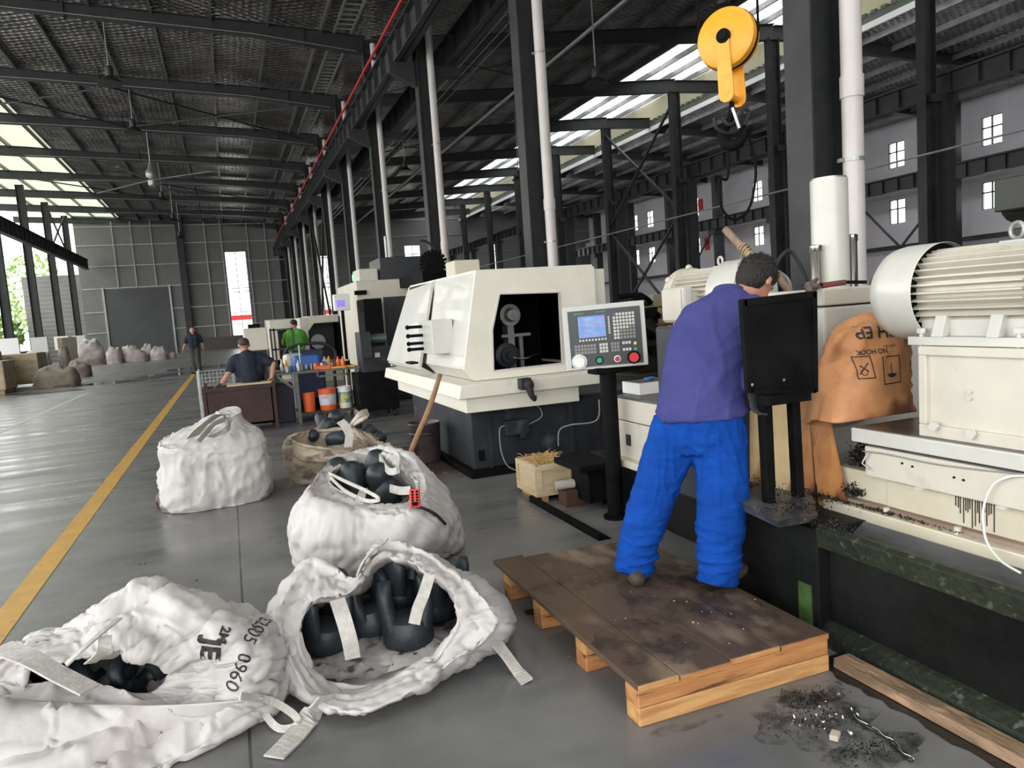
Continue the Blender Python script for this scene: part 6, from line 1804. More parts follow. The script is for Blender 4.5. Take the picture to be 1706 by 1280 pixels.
mb = MB(); mb.box(2.13, 2.155, 4.25, 5.45, 0, .05); mb.box(2.13, 2.22, 4.25, 5.45, 0, .006); mb.box(2.155, 2.62, 5.44, 5.46, 0, .05)
tag(mb.build('steel_angle', MT['black_steel']), 'dark steel angle kerb on the floor between crate and pallet', 'steel angle')
mb = MB(); mb.box(2.30, 2.62, 4.84, 5.3, .32, .365); mb.box(2.40, 2.62, 4.9, 5.2, .06, .32)
tag(mb.build('steel_step', MT['black_steel'], bevel=.004), 'black steel shelf at the far end of the machine bed behind the post', 'step')

# heap of dark steel beams and pumps right of the grinder
rnd = random.Random(12)
for i in range(4):
    y = 6.4 + i * .55; z = .10
    mb = MB(); ibeam(mb, (3.97, y, z), (5.3, y + .25, z), .15, .15, .12)
    tag(mb.build('steel_beam', MT['rust'] if i % 2 else MT['black_steel']), ['lowest dark steel beam on the floor right of the grinder base', 'rust-brown steel beam stacked right of the grinder base', 'topmost steel beam of the pile right of the grinder', 'dark steel beam at the back of the pile right of the grinder', 'rust-brown beam farthest back right of the grinder'][i], 'steel beam', 'steel beams piled beside the grinder')
for x, lb in ((3.98, 'left'), (4.9, 'right')):
    tag(MB().box(x, x + .12, 6.25, 8.95, 0, .099).build('timber_bearer', MT['timber_dirty']), lb + ' timber bearer under the steel beams beside the grinder', 'timber')
# older drilling/hobbing machine with pipes seen between the panel and the worker
H = thing('old_machine', 'oily dark green machine with pipes and valves behind the operator panel', 'machine', (5.55, 9.0, 0))
mb = MB(); mb.box(5.1, 6.3, 8.8, 9.6, 0, .55); mb.box(5.3, 6.1, 9.0, 9.6, .55, 1.45); mb.build('body', mat('dark green machine', (.025, .032, .022), .5, c2=(.06, .06, .035), scale=5), H, bevel=.02)
mb = MB()
for k, (x, z) in enumerate(((5.15, 1.62), (5.3, 1.40), (5.2, 1.15), (5.35, .9))):
    mb.tube([(x - .3, 8.7, z), (x, 8.65, z), (x + .25, 8.8, z - .1), (x + .3, 9.1, z - .12)], .035, 10, smooth=4); mb.cyl((x - .05, 8.62, z - .03), (x - .05, 8.55, z - .03), .07, n=14)
mb.build('pipes', MT['black_steel'], H, smooth=True, autosmooth=40)
mb = MB(); mb.box(5.45, 5.75, 8.8, 9.0, 1.45, 1.62); mb.build('beige_box', mat('olive beige', (.30, .27, .17), .6), H, bevel=.01)
for i, (z, lb) in enumerate(((.72, 'lower'), (.98, 'middle'), (1.22, 'upper'))):
    tag(MB().box(5.50, 5.78, 8.55, 8.78, z, z + .22).build('parts_box', mat('rusty parts tin %d' % i, (.36, .22, .10), .7, c2=(.16, .09, .05), scale=10)), lb + ' rusty brown tin in the stack between operator panel and worker', 'tin', 'rusty tins behind the panel')
MB().box(5.48, 5.80, 8.55, 8.8, .0, .72).build('stand', MT['rust'], bpy.data.objects['parts_box'])
MB().box(5.48, 5.80, 8.55, 8.8, .94, .98).build('shelf', MT['rust'], bpy.data.objects['parts_box.001'])
MB().box(5.48, 5.80, 8.55, 8.8, 1.20, 1.22).build('shelf', MT['rust'], bpy.data.objects['parts_box.002'])
tag(MB().box(3.98, 4.3, 9.1, 9.6, 0, 1.74).build('electrical_cabinet', mat('beige cabinet', (.30, .26, .19), .5), bevel=.01), 'beige cabinet whose top shows just right of the grinder', 'cabinet')
# dark green gear housing at the right picture edge, above the motor
E_ = thing('gear_housing', 'dark green gear housing on a post at the right picture edge above the motor', 'machine', (5.25, 3.3, 0))
MB().box(5.1, 5.5, 3.1, 3.5, 0, 1.75).build('post', MT['machine_dark'], E_, bevel=.01)
a = at(1683, 330, X=5.0)
mb = MB(); mb.box(4.95, 5.6, 2.9, a.y + .08, 1.98, 2.20); mb.box(5.0, 5.6, 2.9, a.y, 1.75, 1.86); mb.cyl((5.2, a.y + .12, 2.06), (5.2, 3.0, 2.06), .15, n=18)
mb.build('housing', mat('dark maroon green paint', (.022, .020, .020), .5, c2=(.02, .035, .015), scale=4), E_, bevel=.01)
MB().box(5.0, 5.4, 3.0, 3.4, 2.28, 2.42).build('cap', mat('oil green', (.03, .06, .025), .5), E_, bevel=.02)
MB().box(5.1, 5.5, 3.05, 3.4, 1.84, 2.3).build('core', MT['machine_dark'], E_)

# ------------------------------------------------------------------ yellow hook block with slings
HB = thing('hook_block', 'orange-yellow crane hook block with dark hook hanging over the machine', 'hook block', (3.5, 4.5, 2.4))
hcn = at(1213, 66, Y=4.5)
ax_ = V(-.84, -.52, .03).normalized()                # pulley axle points towards the camera
ux_ = Vector((0, 0, 1)).cross(ax_).normalized(); 
mb = MB(); mb.lathe([(.18, -.075), (.203, -.06), (.210, -.03), (.210, .03), (.203, .06), (.18, .075), (.05, .08)], hcn, ax_, 48); mb.build('sheave_cover', MT['yellow'], HB, smooth=True, autosmooth=35)
mb = MB(); mb.lathe([(.214, -.012), (.214, .012)], hcn, ax_, 48); mb.build('cover_gap', MT['black_steel'], HB)
mb = MB(); mb.lathe([(.05, .078), (.05, .10), (.03, .104), (.028, .112), (.0, .112)], hcn, ax_, 24); mb.lathe([(.05, -.078), (.05, -.10), (0, -.104)], hcn, ax_, 24); mb.build('axle_nut', MT['black_steel'], HB, smooth=True, autosmooth=30)
dz = V(.03, 0, -1).normalized()
for s in (-1, 1):
    o_ = hcn + ax_ * (.083 * s) + (V(.03, 0, 0) if s < 0 else V(0, 0, 0))
    pl = []
    for (u, v) in ((-.055, .03), (.04, .03), (.05, -.25), (.055, -.30), (.055, -.40), (.045, -.43), (.015, -.45), (-.015, -.45), (-.045, -.43), (-.055, -.40), (-.055, -.28), (-.055, -.2)):
        pl.append(o_ - ux_ * u * -1 + V(0, 0, v) + V(.02, 0, 0) * (-v))
    mb = MB(); mb.prism(pl, ax_ * -.008, ax_ * .008); mb.build('side_plate', MT['yellow'], HB, bevel=.004)
    for (u, v, r) in ((0, -.38, .022), (-.035, -.27, .010), (.02, -.265, .010)):
        c_ = o_ + ux_ * u + V(.02 * -v, 0, v)
        mb = MB(); mb.cyl(c_ - ax_ * .018, c_ + ax_ * .018, r, n=14); mb.build('bolt', MT['yellow'], HB, smooth=True, autosmooth=30)
cb = hcn + V(.008, 0, -.40)
mb = MB(); mb.cyl(cb - ux_ * .0 - ax_ * .08, cb + ax_ * .08, .03, n=14); mb.build('crosshead', MT['yellow'], HB)
hk = []
base = cb + V(.0, 0, -.03)
pts = [(0, 0), (0, -.06), (-.015, -.11), (-.055, -.17), (-.07, -.22), (-.05, -.275), (0, -.30), (.055, -.285), (.085, -.24), (.09, -.20)]
mb = MB(); mb.tube([base + ux_ * u * -1 * -1 + V(0, 0, v) for u, v in pts], [.018, .02, .026, .034, .040, .044, .042, .034, .022, .012], 12, smooth=5); mb.build('hook', MT['black_steel'], HB, smooth=True)
mb = MB(); mb.bar(base + ux_ * .02 + V(0, 0, -.05) + ax_ * .04, base + ux_ * .065 + V(0, 0, -.20) + ax_ * .04, .02, .008, ax_); mb.build('safety_latch', MT['galv'], HB)
zt = 8.3
mb = MB()
for s in (-1, 1):
    for q in (0,): mb.cyl(hcn + ux_ * .215 * s, V(hcn.x + .215 * s * ux_.x, hcn.y + .2 * s * ux_.y, zt), .009, n=6)
mb.build('hoist_rope', MT['black_steel'], HB)
# wire slings hanging in the hook
bz = base + V(0, 0, -.27)
t = thing('wire_sling', 'black wire sling looped over the crane hook', 'sling', bz, )
mb = MB(); mb.tube([bz + ux_ * -.03, bz + ux_ * -.05 + V(0, 0, -.25), at(1199, 300, Y=4.5), at(1202, 345, Y=4.5), at(1222, 366, Y=4.5), at(1245, 352, Y=4.5), at(1256, 318, Y=4.5), at(1258, 270, Y=4.5), at(1240, 210, Y=4.5), bz + ux_ * .04], .010, 8, smooth=6)
mb.build('loop', MT['black_steel'], t, smooth=True)
mb = MB(); mb.tube([at(1190, 196, Y=4.52), at(1194, 214, Y=4.52), at(1215, 222, Y=4.52), at(1235, 213, Y=4.52), at(1248, 190, Y=4.52), at(1240, 182, Y=4.52), at(1228, 200, Y=4.50), at(1214, 208, Y=4.48), at(1202, 196, Y=4.5)], .014, 8, smooth=5)
mb.build('eye', MT['rubber'], t, smooth=True)
# gantry girder that carries the hoist, above the picture
mb = MB(); mb.box(-9.3, 4.3, 4.2, 4.8, 8.05, 8.6); struct(mb.build('crane_girder', MT['dark_steel']))
# ------------------------------------------------------------------ seated man on the steel bin
def figure(name, lab, loc, parts, group=None):
    """parts: list of (name, material key, list of chains (points, radii), folds)"""
    t = thing(name, lab, 'person', loc, group)
    for nm, m, chains, vox, fold in parts:
        mb = MB()
        for c in chains:
            if c[0] == 'head': head_mesh(mb, *c[1:])
            elif c[0] == 'hand': hand(mb, *c[1:])
            elif c[0] == 'ell': mb.ball(c[1], c[2], 18, 12)
            else: chain(mb, c[0], c[1])
        organic(mb.build(nm, MT[m], t), vox, 4, fold, .1)
    return t
bn = thing('steel_bin', 'rust-brown steel bin that the seated man sits on', 'bin', (.05, 12.2, 0))
MT['bin_rust'] = mat('dark rusty bin', (.022, .012, .010), .7, c2=(.055, .022, .016), scale=3, bump=.2)
for (x0, x1, y0, y1) in ((-.42, .54, 11.75, 11.78), (-.42, .54, 12.7, 12.73), (-.42, -.39, 11.75, 12.73), (.51, .54, 11.75, 12.73)):
    MB().box(x0, x1, y0, y1, .10, .66).build('side_sheet', MT['bin_rust'], bn)
MB().box(-.42, .54, 11.75, 12.73, .10, .13).build('floor_sheet', MT['rust'], bn)
for x in (-.45, .53):
    for y in (11.74, 12.70): MB().box(x, x + .05, y, y + .05, 0, .72).build('leg', MT['bin_rust'], bn)
MB().box(-.45, .58, 11.73, 11.79, .64, .70).build('rim', MT['bin_rust'], bn)
tag(MB().box(-.1, .55, 11.74, 12.1, .702, .725).build('seat_board', MT['gauze']), 'pale board under the seated man on the steel bin', 'board')
sy = 12.0
hx = at(406, 572, Y=sy)
hd_ = V(-.25, .95, -.25)
figure('person', 'man in dark navy T-shirt sitting on the steel bin with his back turned', (.25, 12.0, .726), [
    ('body', 'skin', [('head', V(hx.x, sy + .05, 1.30), hd_, V(0, 0, 1), .10),
                      ([V(.24, 12.02, 1.12), V(hx.x, 12.04, 1.24)], [.06, .055]),
                      ([V(.24, 12.0, .85), V(.24, 12.0, 1.05)], [.13, .14]),
                      ([V(.03, 12.0, 1.08), V(-.05, 11.93, .90), V(-.16, 11.85, .76)], [.055, .042, .033]),
                      ('hand', V(-.16, 11.85, .76), V(-.7, -.1, -.35), V(0, 0, -1), .085, .3),
                      ([V(.44, 12.0, 1.08), V(.60, 11.92, .98), V(.55, 11.85, .78)], [.055, .042, .033]),
                      ('hand', V(.55, 11.85, .78), V(-.5, .4, -.5), V(0, 0, -1), .085, .3),
                      ([V(.15, 12.1, .83), V(.12, 12.55, .84), V(.10, 12.80, .45)], [.10, .08, .06]),
                      ([V(.34, 12.1, .83), V(.38, 12.55, .84), V(.40, 12.80, .45)], [.10, .08, .06])], .009, 0),
    ('shirt', 'navy', [([V(.24, 12.0, .82), V(.24, 12.0, .95), V(.24, 12.0, 1.06)], [.165, .165, .165]),
                       ([V(.08, 12.0, 1.08), V(.40, 12.0, 1.08)], [.10, .10]),
                       ([V(.04, 12.0, 1.07), V(-.03, 11.95, .95)], [.085, .075]), ([V(.44, 12.0, 1.07), V(.55, 11.95, 1.01)], [.085, .075]),
                       ([V(.12, 12.0, .90), V(.12, 12.0, 1.05)], [.11, .11]), ([V(.36, 12.0, .90), V(.36, 12.0, 1.05)], [.11, .11])], .012, .02),
    ('trousers', 'navy', [([V(.15, 12.05, .83), V(.12, 12.55, .84), V(.10, 12.82, .35)], [.115, .095, .08]), ([V(.34, 12.05, .83), V(.38, 12.55, .84), V(.40, 12.82, .35)], [.115, .095, .08])], .014, .01),
    ('hair', 'brown_hair', [('ell', V(hx.x, sy + .03, 1.338), (.083, .098, .072))], .008, .004),
    ('glove', 'glove', [('hand', V(-.165, 11.845, .76), V(-.7, -.1, -.35), V(0, 0, -1), .095, .3)], .007, 0)])
# wire basket in front of the seated man
bk = thing('wire_basket', 'pale wire mesh basket beyond the seated man', 'basket', (-.3, 13.6, 0))
mb = MB()
for x in [-.55 + i * .06 for i in range(10)]: mb.box(x - .003, x + .003, 13.30, 13.306, .35, .88)
for z in [.35 + i * .06 for i in range(10)]: mb.box(-.55, 0, 13.30, 13.306, z - .003, z + .003)
mb.build('front_mesh', MT['galv'], bk)
mb = MB()
for y in [13.3 + i * .07 for i in range(9)]: mb.box(-.553, -.547, y - .003, y + .003, .35, .88); mb.box(-.003, .003, y - .003, y + .003, .35, .88)
for z in [.35 + i * .06 for i in range(10)]: mb.box(-.553, -.547, 13.3, 13.86, z - .003, z + .003); mb.box(-.003, .003, 13.3, 13.86, z - .003, z + .003)
mb.build('side_mesh', MT['galv'], bk)
for x in (-.55, 0):
    for y in (13.3, 13.86): MB().box(x - .015, x + .015, y - .015, y + .015, 0, .9).build('leg', MT['galv'], bk)

# the walking man
wy = 29.0
figure('person', 'man in dark polo shirt and grey trousers walking up the aisle', (-1.22, 29, 0), [
    ('body', 'skin', [('head', V(-1.20, 28.98, 1.60), V(.05, -1, -.1), V(0, 0, 1), .105),
                      ([V(-1.20, 29, 1.44), V(-1.20, 29, 1.54)], [.06, .055]), ([V(-1.2, 29, 1.0), V(-1.2, 29, 1.35)], [.13, .14]),
                      ([V(-1.41, 29, 1.38), V(-1.48, 28.98, 1.14), V(-1.56, 28.85, .96)], [.055, .042, .032]), ('hand', V(-1.56, 28.85, .96), V(-.3, -.2, -.9), V(1, 0, 0), .085, .5),
                      ([V(-.99, 29, 1.38), V(-.93, 29.05, 1.14), V(-.90, 29.02, .92)], [.055, .042, .032]), ('hand', V(-.90, 29.02, .92), V(0, -.1, -1), V(-1, 0, 0), .085, .5),
                      ([V(-1.29, 29, .9), V(-1.27, 28.95, .5), V(-1.25, 29.1, .12)], [.085, .06, .045]), ([V(-1.11, 29, .9), V(-1.12, 28.9, .5), V(-1.10, 28.9, .12)], [.085, .06, .045])], .012, 0),
    ('shirt', 'navy', [([V(-1.24, 29, 1.0), V(-1.26, 29, 1.36)], [.14, .15]), ([V(-1.16, 29, 1.0), V(-1.14, 29, 1.36)], [.14, .15]), ([V(-1.40, 29, 1.36), V(-1.47, 28.98, 1.2)], [.085, .075]), ([V(-1.0, 29, 1.36), V(-.94, 29.03, 1.2)], [.085, .075])], .016, .02),
    ('trousers', 'trouser_grey', [([V(-1.28, 29, .95), V(-1.27, 28.95, .5), V(-1.25, 29.1, .12)], [.125, .095, .08]), ([V(-1.12, 29, .95), V(-1.12, 28.9, .5), V(-1.10, 28.9, .12)], [.125, .095, .08])], .016, .02),
    ('hair', 'hair', [('ell', V(-1.20, 29.01, 1.66), (.088, .098, .066))], .01, .004),
    ('shoe', 'black_steel', [([V(-1.25, 29.12, .05), V(-1.25, 28.95, .045)], [.045, .045])], .01, 0), ('shoe', 'black_steel', [([V(-1.10, 28.93, .05), V(-1.10, 28.75, .045)], [.045, .045])], .01, 0)]) if MT.setdefault('trouser_grey', mat('dark grey cotton', (.045, .047, .045), .85)) else None

# the man in green
gx = at(490, 545, Y=19)
figure('person', 'man in bright green shirt standing at the far lathe', (gx.x, 19, 0), [
    ('body', 'skin', [('head', V(gx.x, 19.05, 1.56), V(.1, 1, -.2), V(0, 0, 1), .105), ([V(gx.x, 19, 1.38), V(gx.x, 19.03, 1.5)], [.06, .055]), ([V(gx.x, 19, .95), V(gx.x, 19, 1.3)], [.13, .14]),
                      ([V(gx.x - .2, 19, 1.32), V(gx.x - .25, 19.2, 1.1), V(gx.x - .15, 19.4, 1.05)], [.055, .042, .032]), ('hand', V(gx.x - .15, 19.4, 1.05), V(.1, 1, 0), V(0, 0, -1), .085, .5),
                      ([V(gx.x + .2, 19, 1.32), V(gx.x + .27, 19.2, 1.1), V(gx.x + .15, 19.4, 1.05)], [.055, .042, .032]), ('hand', V(gx.x + .15, 19.4, 1.05), V(-.1, 1, 0), V(0, 0, -1), .085, .5),
                      ([V(gx.x - .09, 19, .9), V(gx.x - .1, 19, .1)], [.085, .05]), ([V(gx.x + .09, 19, .9), V(gx.x + .1, 19, .1)], [.085, .05])], .012, 0),
    ('shirt', 'green_cloth', [([V(gx.x - .06, 19, .95), V(gx.x - .07, 19, 1.3)], [.16, .16]), ([V(gx.x + .06, 19, .95), V(gx.x + .07, 19, 1.3)], [.16, .16]), ([V(gx.x - .19, 19, 1.31), V(gx.x - .25, 19.18, 1.12)], [.09, .08]), ([V(gx.x + .19, 19, 1.31), V(gx.x + .27, 19.18, 1.12)], [.09, .08])], .016, .03),
    ('trousers', 'trouser_grey', [([V(gx.x - .09, 19, .9), V(gx.x - .1, 19, .06)], [.12, .08]), ([V(gx.x + .09, 19, .9), V(gx.x + .1, 19, .06)], [.12, .08])], .016, .02),
    ('hair', 'hair', [('ell', V(gx.x, 19.02, 1.61), (.09, .10, .075))], .01, .004)])

# ------------------------------------------------------------------ work bench with tools
WB = thing('work_bench', 'steel work bench crowded with tools, buckets on its lower shelf', 'bench', (1.25, 12.4, 0))
MT['bench_metal'] = mat('greenish worn bench steel', (.16, .17, .13), .5, .3, c2=(.09, .085, .07), scale=6)
MB().box(.62, 1.92, 12.0, 12.9, .78, .815).build('table_top', MT['bench_metal'], WB, bevel=.004)
for (x, y) in ((.92, 12.02), (1.86, 12.02), (.66, 12.86), (1.86, 12.86)): MB().box(x - .025, x + .025, y - .025, y + .025, 0, .78).build('leg', MT['bench_metal'], WB)
MB().bar((.64, 12.03, .77), (.93, 12.03, .50), .04, .04).build('strut', MT['bench_metal'], WB)
MB().box(.92, 1.86, 12.0, 12.8, .13, .155).build('shelf', MT['rust'], WB)
MB().box(1.22, 1.72, 11.93, 11.96, .70, .73).build('front_rail', MT['bench_metal'], WB)
for x in (1.24, 1.70): MB().box(x - .012, x + .012, 11.93, 11.98, .70, .84).build('rail_post', MT['bench_metal'], WB)
rnd = random.Random(77)
cols = [('orange_plastic', 'orange'), ('blue_plastic', 'blue'), ('galv', 'steel'), ('white_plastic', 'white'), ('black_steel', 'black'), ('galv', 'steel'), ('black_steel', 'black'), ('bench_metal', 'greenish grey'), ('yellow', 'yellow')]
seen_ = {}
ORD = ['first', 'second', 'third', 'fourth', 'fifth', 'sixth', 'seventh', 'eighth', 'ninth', 'tenth']
MB().box(1.22, 1.45, 11.98, 12.12, .816, .875).build('tool_tray', MT['orange_plastic'])
tag(bpy.data.objects['tool_tray'], 'bright orange tray on the front edge of the bench', 'tray')
tag(MB().box(1.46, 1.84, 12.0, 12.1, .816, .842).build('tool_tray', MT['yellow']), 'long yellow-orange tool rack on the bench edge right of the orange tray', 'tray')
names = [('socket', 'socket'), ('bottle', 'bottle'), ('wrench', 'wrench'), ('jar', 'jar')]
where = ['left end', 'left part', 'middle', 'right part', 'right end']
for k in range(46):
    x = .70 + (k / 46) * 1.16; y = rnd.uniform(12.05, 12.8)
    if 1.2 < x < 1.85 and y < 12.15: y += .12
    kind = rnd.randrange(4); m, cn = cols[rnd.randrange(len(cols))]
    mb = MB(); z = .816
    if kind == 0: mb.lathe([(.022, 0), (.022, .05), (.017, .055), (.017, .09), (.0, .09)], (x, y, z), n=12)
    elif kind == 1: mb.lathe([(.032, 0), (.034, .01), (.034, .11), (.014, .14), (.014, .17), (0, .17)], (x, y, z), n=14)
    elif kind == 2:
        a = rnd.uniform(0, 3); d = V(math.cos(a), math.sin(a), 0); mb.bar(V(x, y, z + .008) - d * .07, V(x, y, z + .008) + d * .07, .018, .012); mb.cyl(V(x, y, z) - d * .08, V(x, y, z + .016) - d * .08, .022, n=10); mb.cyl(V(x, y, z) + d * .08, V(x, y, z + .016) + d * .08, .018, n=10)
    else: mb.lathe([(.035, 0), (.037, .01), (.037, .07), (.03, .08), (.03, .095), (0, .095)], (x, y, z), n=14)
    o = mb.build(names[kind][0], MT[m], smooth=True, autosmooth=40)
    q_ = seen_.get((cn, kind), 0); seen_[(cn, kind)] = q_ + 1
    tag(o, '%s %s at the %s of the work bench, %s such from the left' % (cn, names[kind][1], where[min(int((k / 46) * 5), 4)], ORD[q_]), names[kind][1], 'tools and bottles on the bench')
tag(MB().obox((1.15, 12.6, .93), (.42, .3, .22)).build('blue_bag', MT['blue_plastic'], bevel=.05), 'bright blue plastic bag on the back of the bench', 'bag')
tag(MB().obox((.95, 12.75, .95), (.3, .22, .26), (0, 0, .3)).build('clear_bag', mat('milky plastic', (.5, .52, .5), .4), bevel=.06), 'pale crumpled plastic bag on the bench left of the blue bag', 'bag')
MB().cyl((1.03, 12.3, .816), (1.03, 12.3, 1.22), .012, n=8).build('tool_rod', MT['galv'])
tag(bpy.data.objects['tool_rod'], 'thin upright steel rod on the bench', 'rod')
# buckets on the shelf
def bucket(x, y, z, r, h, m, lab, lm=None):
    t = thing('bucket', lab, 'bucket', (x, y, z), 'buckets on the bench shelf')
    MB().lathe([(r * .85, 0), (r * .88, .01), (r, h * .95), (r * 1.06, h * .96), (r * 1.06, h), (r * .95, h), (r * .82, .02), (0, .02)], (x, y, z), n=24).build('shell', MT[m], t, smooth=True, autosmooth=40)
    if lm: MB().lathe([(r * .93, h * .25), (r * .985, h * .75)], (x, y, z), n=24, cap=False).build('label_sleeve', lm, t, smooth=True)
lmat = mat('printed white label', (.6, .6, .66), .5, c2=(.55, .35, .35), scale=9, contrast=(.55, .62))
lm2 = mat('yellow blue label', (.55, .5, .15), .5, c2=(.05, .25, .35), scale=7, contrast=(.45, .5))
bucket(1.09, 12.15, .156, .10, .30, 'orange_plastic', 'open orange bucket at the left of the bench shelf')
bucket(1.38, 12.13, .156, .14, .34, 'orange_plastic', 'orange-red bucket with large white label on the bench shelf', lmat)
bucket(1.66, 12.15, .156, .11, .35, 'white_plastic', 'yellow and blue printed pail at the right of the bench shelf', lm2)
tag(MB().obox((1.25, 12.6, .24), (.5, .2, .16)).build('parts_bin', MT['black_steel'], bevel=.01), 'black parts bin at the back of the bench shelf', 'bin')
tag(MB().box(.60, .88, 12.3, 12.75, .0, .62).build('tool_trolley', mat('dark violet plastic', (.03, .02, .05), .6), bevel=.02), 'dark violet cabinet under the left end of the bench', 'cabinet')
# blue crate and hose behind the bench
t = tag(MB().box(1.0, 1.55, 13.6, 14.1, 0, 1.08).build('blue_crate', mat('dark blue crate', (.012, .016, .06), .5), bevel=.02), 'tall dark blue tank behind the bench clutter', 'tank')
mb = MB(); mb.tube([(.85, 13.6, .95), (.95, 13.55, 1.15), (1.25, 13.5, 1.2), (1.55, 13.5, 1.18), (1.75, 13.5, 1.02), (1.7, 13.5, .7), (1.7, 13.5, .02)], .03, 8, smooth=6)
tag(mb.build('hose', MT['rubber'], smooth=True), 'thick black hose arching over the dark blue tank', 'hose')

# hydraulic unit with green pump, on castors
U = thing('hydraulic_unit', 'black hydraulic power unit on castors with a green motor on top', 'machine', (2.1, 11.9, 0))
MB().box(1.80, 2.42, 11.55, 12.2, .12, .72).build('tank', MT['black_steel'], U, bevel=.01)
MB().box(1.92, 2.38, 11.7, 12.1, .72, 1.12).build('valve_box', MT['machine_dark'], U, bevel=.01)
MB().box(1.90, 2.06, 11.6, 12.1, .95, 1.36).build('side_plate', MT['machine_dark'], U)
MB().cyl((2.08, 11.9, 1.24), (2.36, 11.85, 1.24), .075, n=20).build('motor', mat('grey green motor', (.06, .10, .085), .45), U, smooth=True, autosmooth=40)
MB().box(2.12, 2.20, 11.69, 11.702, .95, 1.02).build('name_plate', MT['grey_plastic'], U)
for x in (1.88, 2.34):
    for y in (11.63, 12.12): MB().cyl((x - .02, y, .055), (x + .02, y, .055), .055, n=14).build('castor', MT['rubber'], U); MB().box(x - .02, x + .02, y - .02, y + .02, .08, .13).build('castor_fork', MT['black_steel'], U)

# ------------------------------------------------------------------ machining centres along the row
VM = thing('machining_centre', 'tall cream machining centre behind the work bench, its black tool changer on top', 'machine', (3.2, 15.2, 0))
def pbx(x0, y0, x1, y1, Y, d, dx=0):
    a = at(x0, y0, Y=Y); b = at(x1, y1, Y=Y)
    return MB().box(a.x, b.x + dx, Y, Y + d, b.z, a.z)
MB().box(2.30, 4.4, 14.0, 16.5, .1, 2.28).build('enclosure', MT['cream'], VM, bevel=.02)
MB().box(2.2, 4.0, 13.6, 14.0, .1, .95).build('front_tank', MT['machine_dark'], VM, bevel=.01)
MB().box(2.28, 2.62, 13.3, 14.0, .9, 1.92).build('side_guard', MT['black_steel'], VM, bevel=.02)
a = at(640, 515, Y=13.98)
MB().box(a.x, a.x + .55, 13.96, 14.01, 1.0, 1.95).build('door_glass', MT['panel_dark'], VM)
a = at(592, 500, Y=13.95)
MB().box(a.x, a.x + .22, 13.94, 14.0, 2.02, 2.10).build('switch_plate', MT['black_steel'], VM)
a = at(633, 445, Y=14.3)
MB().box(a.x, a.x + .85, 14.3, 15.4, 2.28, 2.72).build('spindle_cover', MT['panel_dark'], VM, bevel=.01)
MB().box(a.x - .42, a.x - .05, 14.3, 15, 2.28, 2.52).build('top_box', MT['cream'], VM, bevel=.02)
tc_ = at(722, 440, Y=12.2)
mb = MB(); mb.lathe([(.05, -.1), (.17, -.08), (.17, .0), (.05, .02)], tc_, (0, 1, 0), 24)
for k in range(20):
    a_ = 2 * math.pi * k / 20; d = V(math.cos(a_), 0, math.sin(a_)); mb.bar(tc_ + d * .15, tc_ + d * .24, .05, .04, (0, 1, 0))
mb.build('tool_changer_disc', MT['black_steel'], VM)
MB().box(tc_.x - .2, tc_.x + .25, 12.2, 14.3, tc_.z - .3, tc_.z - .12).build('tool_changer_arm', MT['black_steel'], VM)
mb = MB(); mb.tube([tc_ + V(-.2, 0, .4), tc_ + V(-.05, 0, .35), tc_ + V(.1, 0, .15), tc_ + V(.12, 0, -.1)], .02, 8, smooth=5); mb.build('energy_chain', MT['rubber'], VM, smooth=True)
MB().cyl((3.05, 14.6, 2.72), (3.05, 14.6, 3.15), .028, n=10).build('signal_mast', MT['galv'], VM)
p = at(568, 512, Y=13.9)
t = thing('operator_station', 'small white operator station with violet screen beside the machining centre', 'control panel', (p.x, 13.9, 0))
MB().box(p.x - .12, p.x + .16, 13.85, 14.05, 1.75, 2.05).build('housing', MT['white_plastic'], t, bevel=.01); MB().box(p.x - .08, p.x + .06, 13.84, 13.85, 1.82, 1.94).build('screen', mat('violet screen', (.2, .15, .5), .3, emit=(.25, .2, .8), estr=.8), t)
MB().box(p.x, p.x + .05, 13.9, 13.96, 0, 1.75).build('post', MT['black_steel'], t)
t = thing('signal_lamp', 'green glowing signal lamp above the machining centre', 'lamp', (2.6, 15.0, 2.28))
p = at(590, 468, Y=15.0)
MB().cyl((p.x, 15, 2.28), (p.x, 15, p.z), .02, n=8).build('stem', MT['galv'], t)
MB().cyl((p.x, 15, p.z), (p.x, 15, p.z + .12), .035, n=12).build('lens', mat('green lens', (.05, .5, .2), .3, emit=(.1, 1, .35), estr=2.0), t)
# lathe with arched opening
LT = thing('lathe', 'cream lathe with a dark arched opening beyond the bench', 'lathe', (2.3, 20.3, 0))
mb = MB(); mb.box(1.75, 1.95, 20, 21.5, 0, 1.72); mb.box(1.95, 2.75, 20, 21.5, 1.55, 1.75); mb.box(1.95, 2.75, 20.0, 21.5, 0, .55)
mb.prism([(1.95, 20, 1.35), (2.12, 20, 1.56), (1.95, 20, 1.56)], (0, 0, 0), (0, 1.5, 0)); mb.build('casing', MT['cream'], LT, bevel=.01)
MB().box(1.95, 2.75, 21.2, 21.3, .5, 1.6).build('inner_wall', MT['panel_dark'], LT)
MB().cyl((2.25, 21.2, 1.05), (2.25, 20.7, 1.05), .2, n=20).build('chuck', MT['galv'], LT, smooth=True, autosmooth=30)
MB().box(2.75, 3.3, 19.8, 21.5, .2, 1.7).build('end_box', MT['black_steel'], LT, bevel=.02)
LT2 = thing('lathe', 'farther cream lathe in front of which the man in green stands', 'lathe', (1.6, 22.5, 0))
mb = MB(); mb.box(1.1, 2.2, 22, 23.5, 1.45, 1.72); mb.box(1.1, 1.3, 22, 23.5, 0, 1.45); mb.box(1.1, 2.2, 22, 23.5, 0, .6); mb.build('casing', MT['cream'], LT2, bevel=.01)
MB().box(1.3, 2.2, 22.9, 23.0, .6, 1.45).build('inner_wall', MT['panel_dark'], LT2)
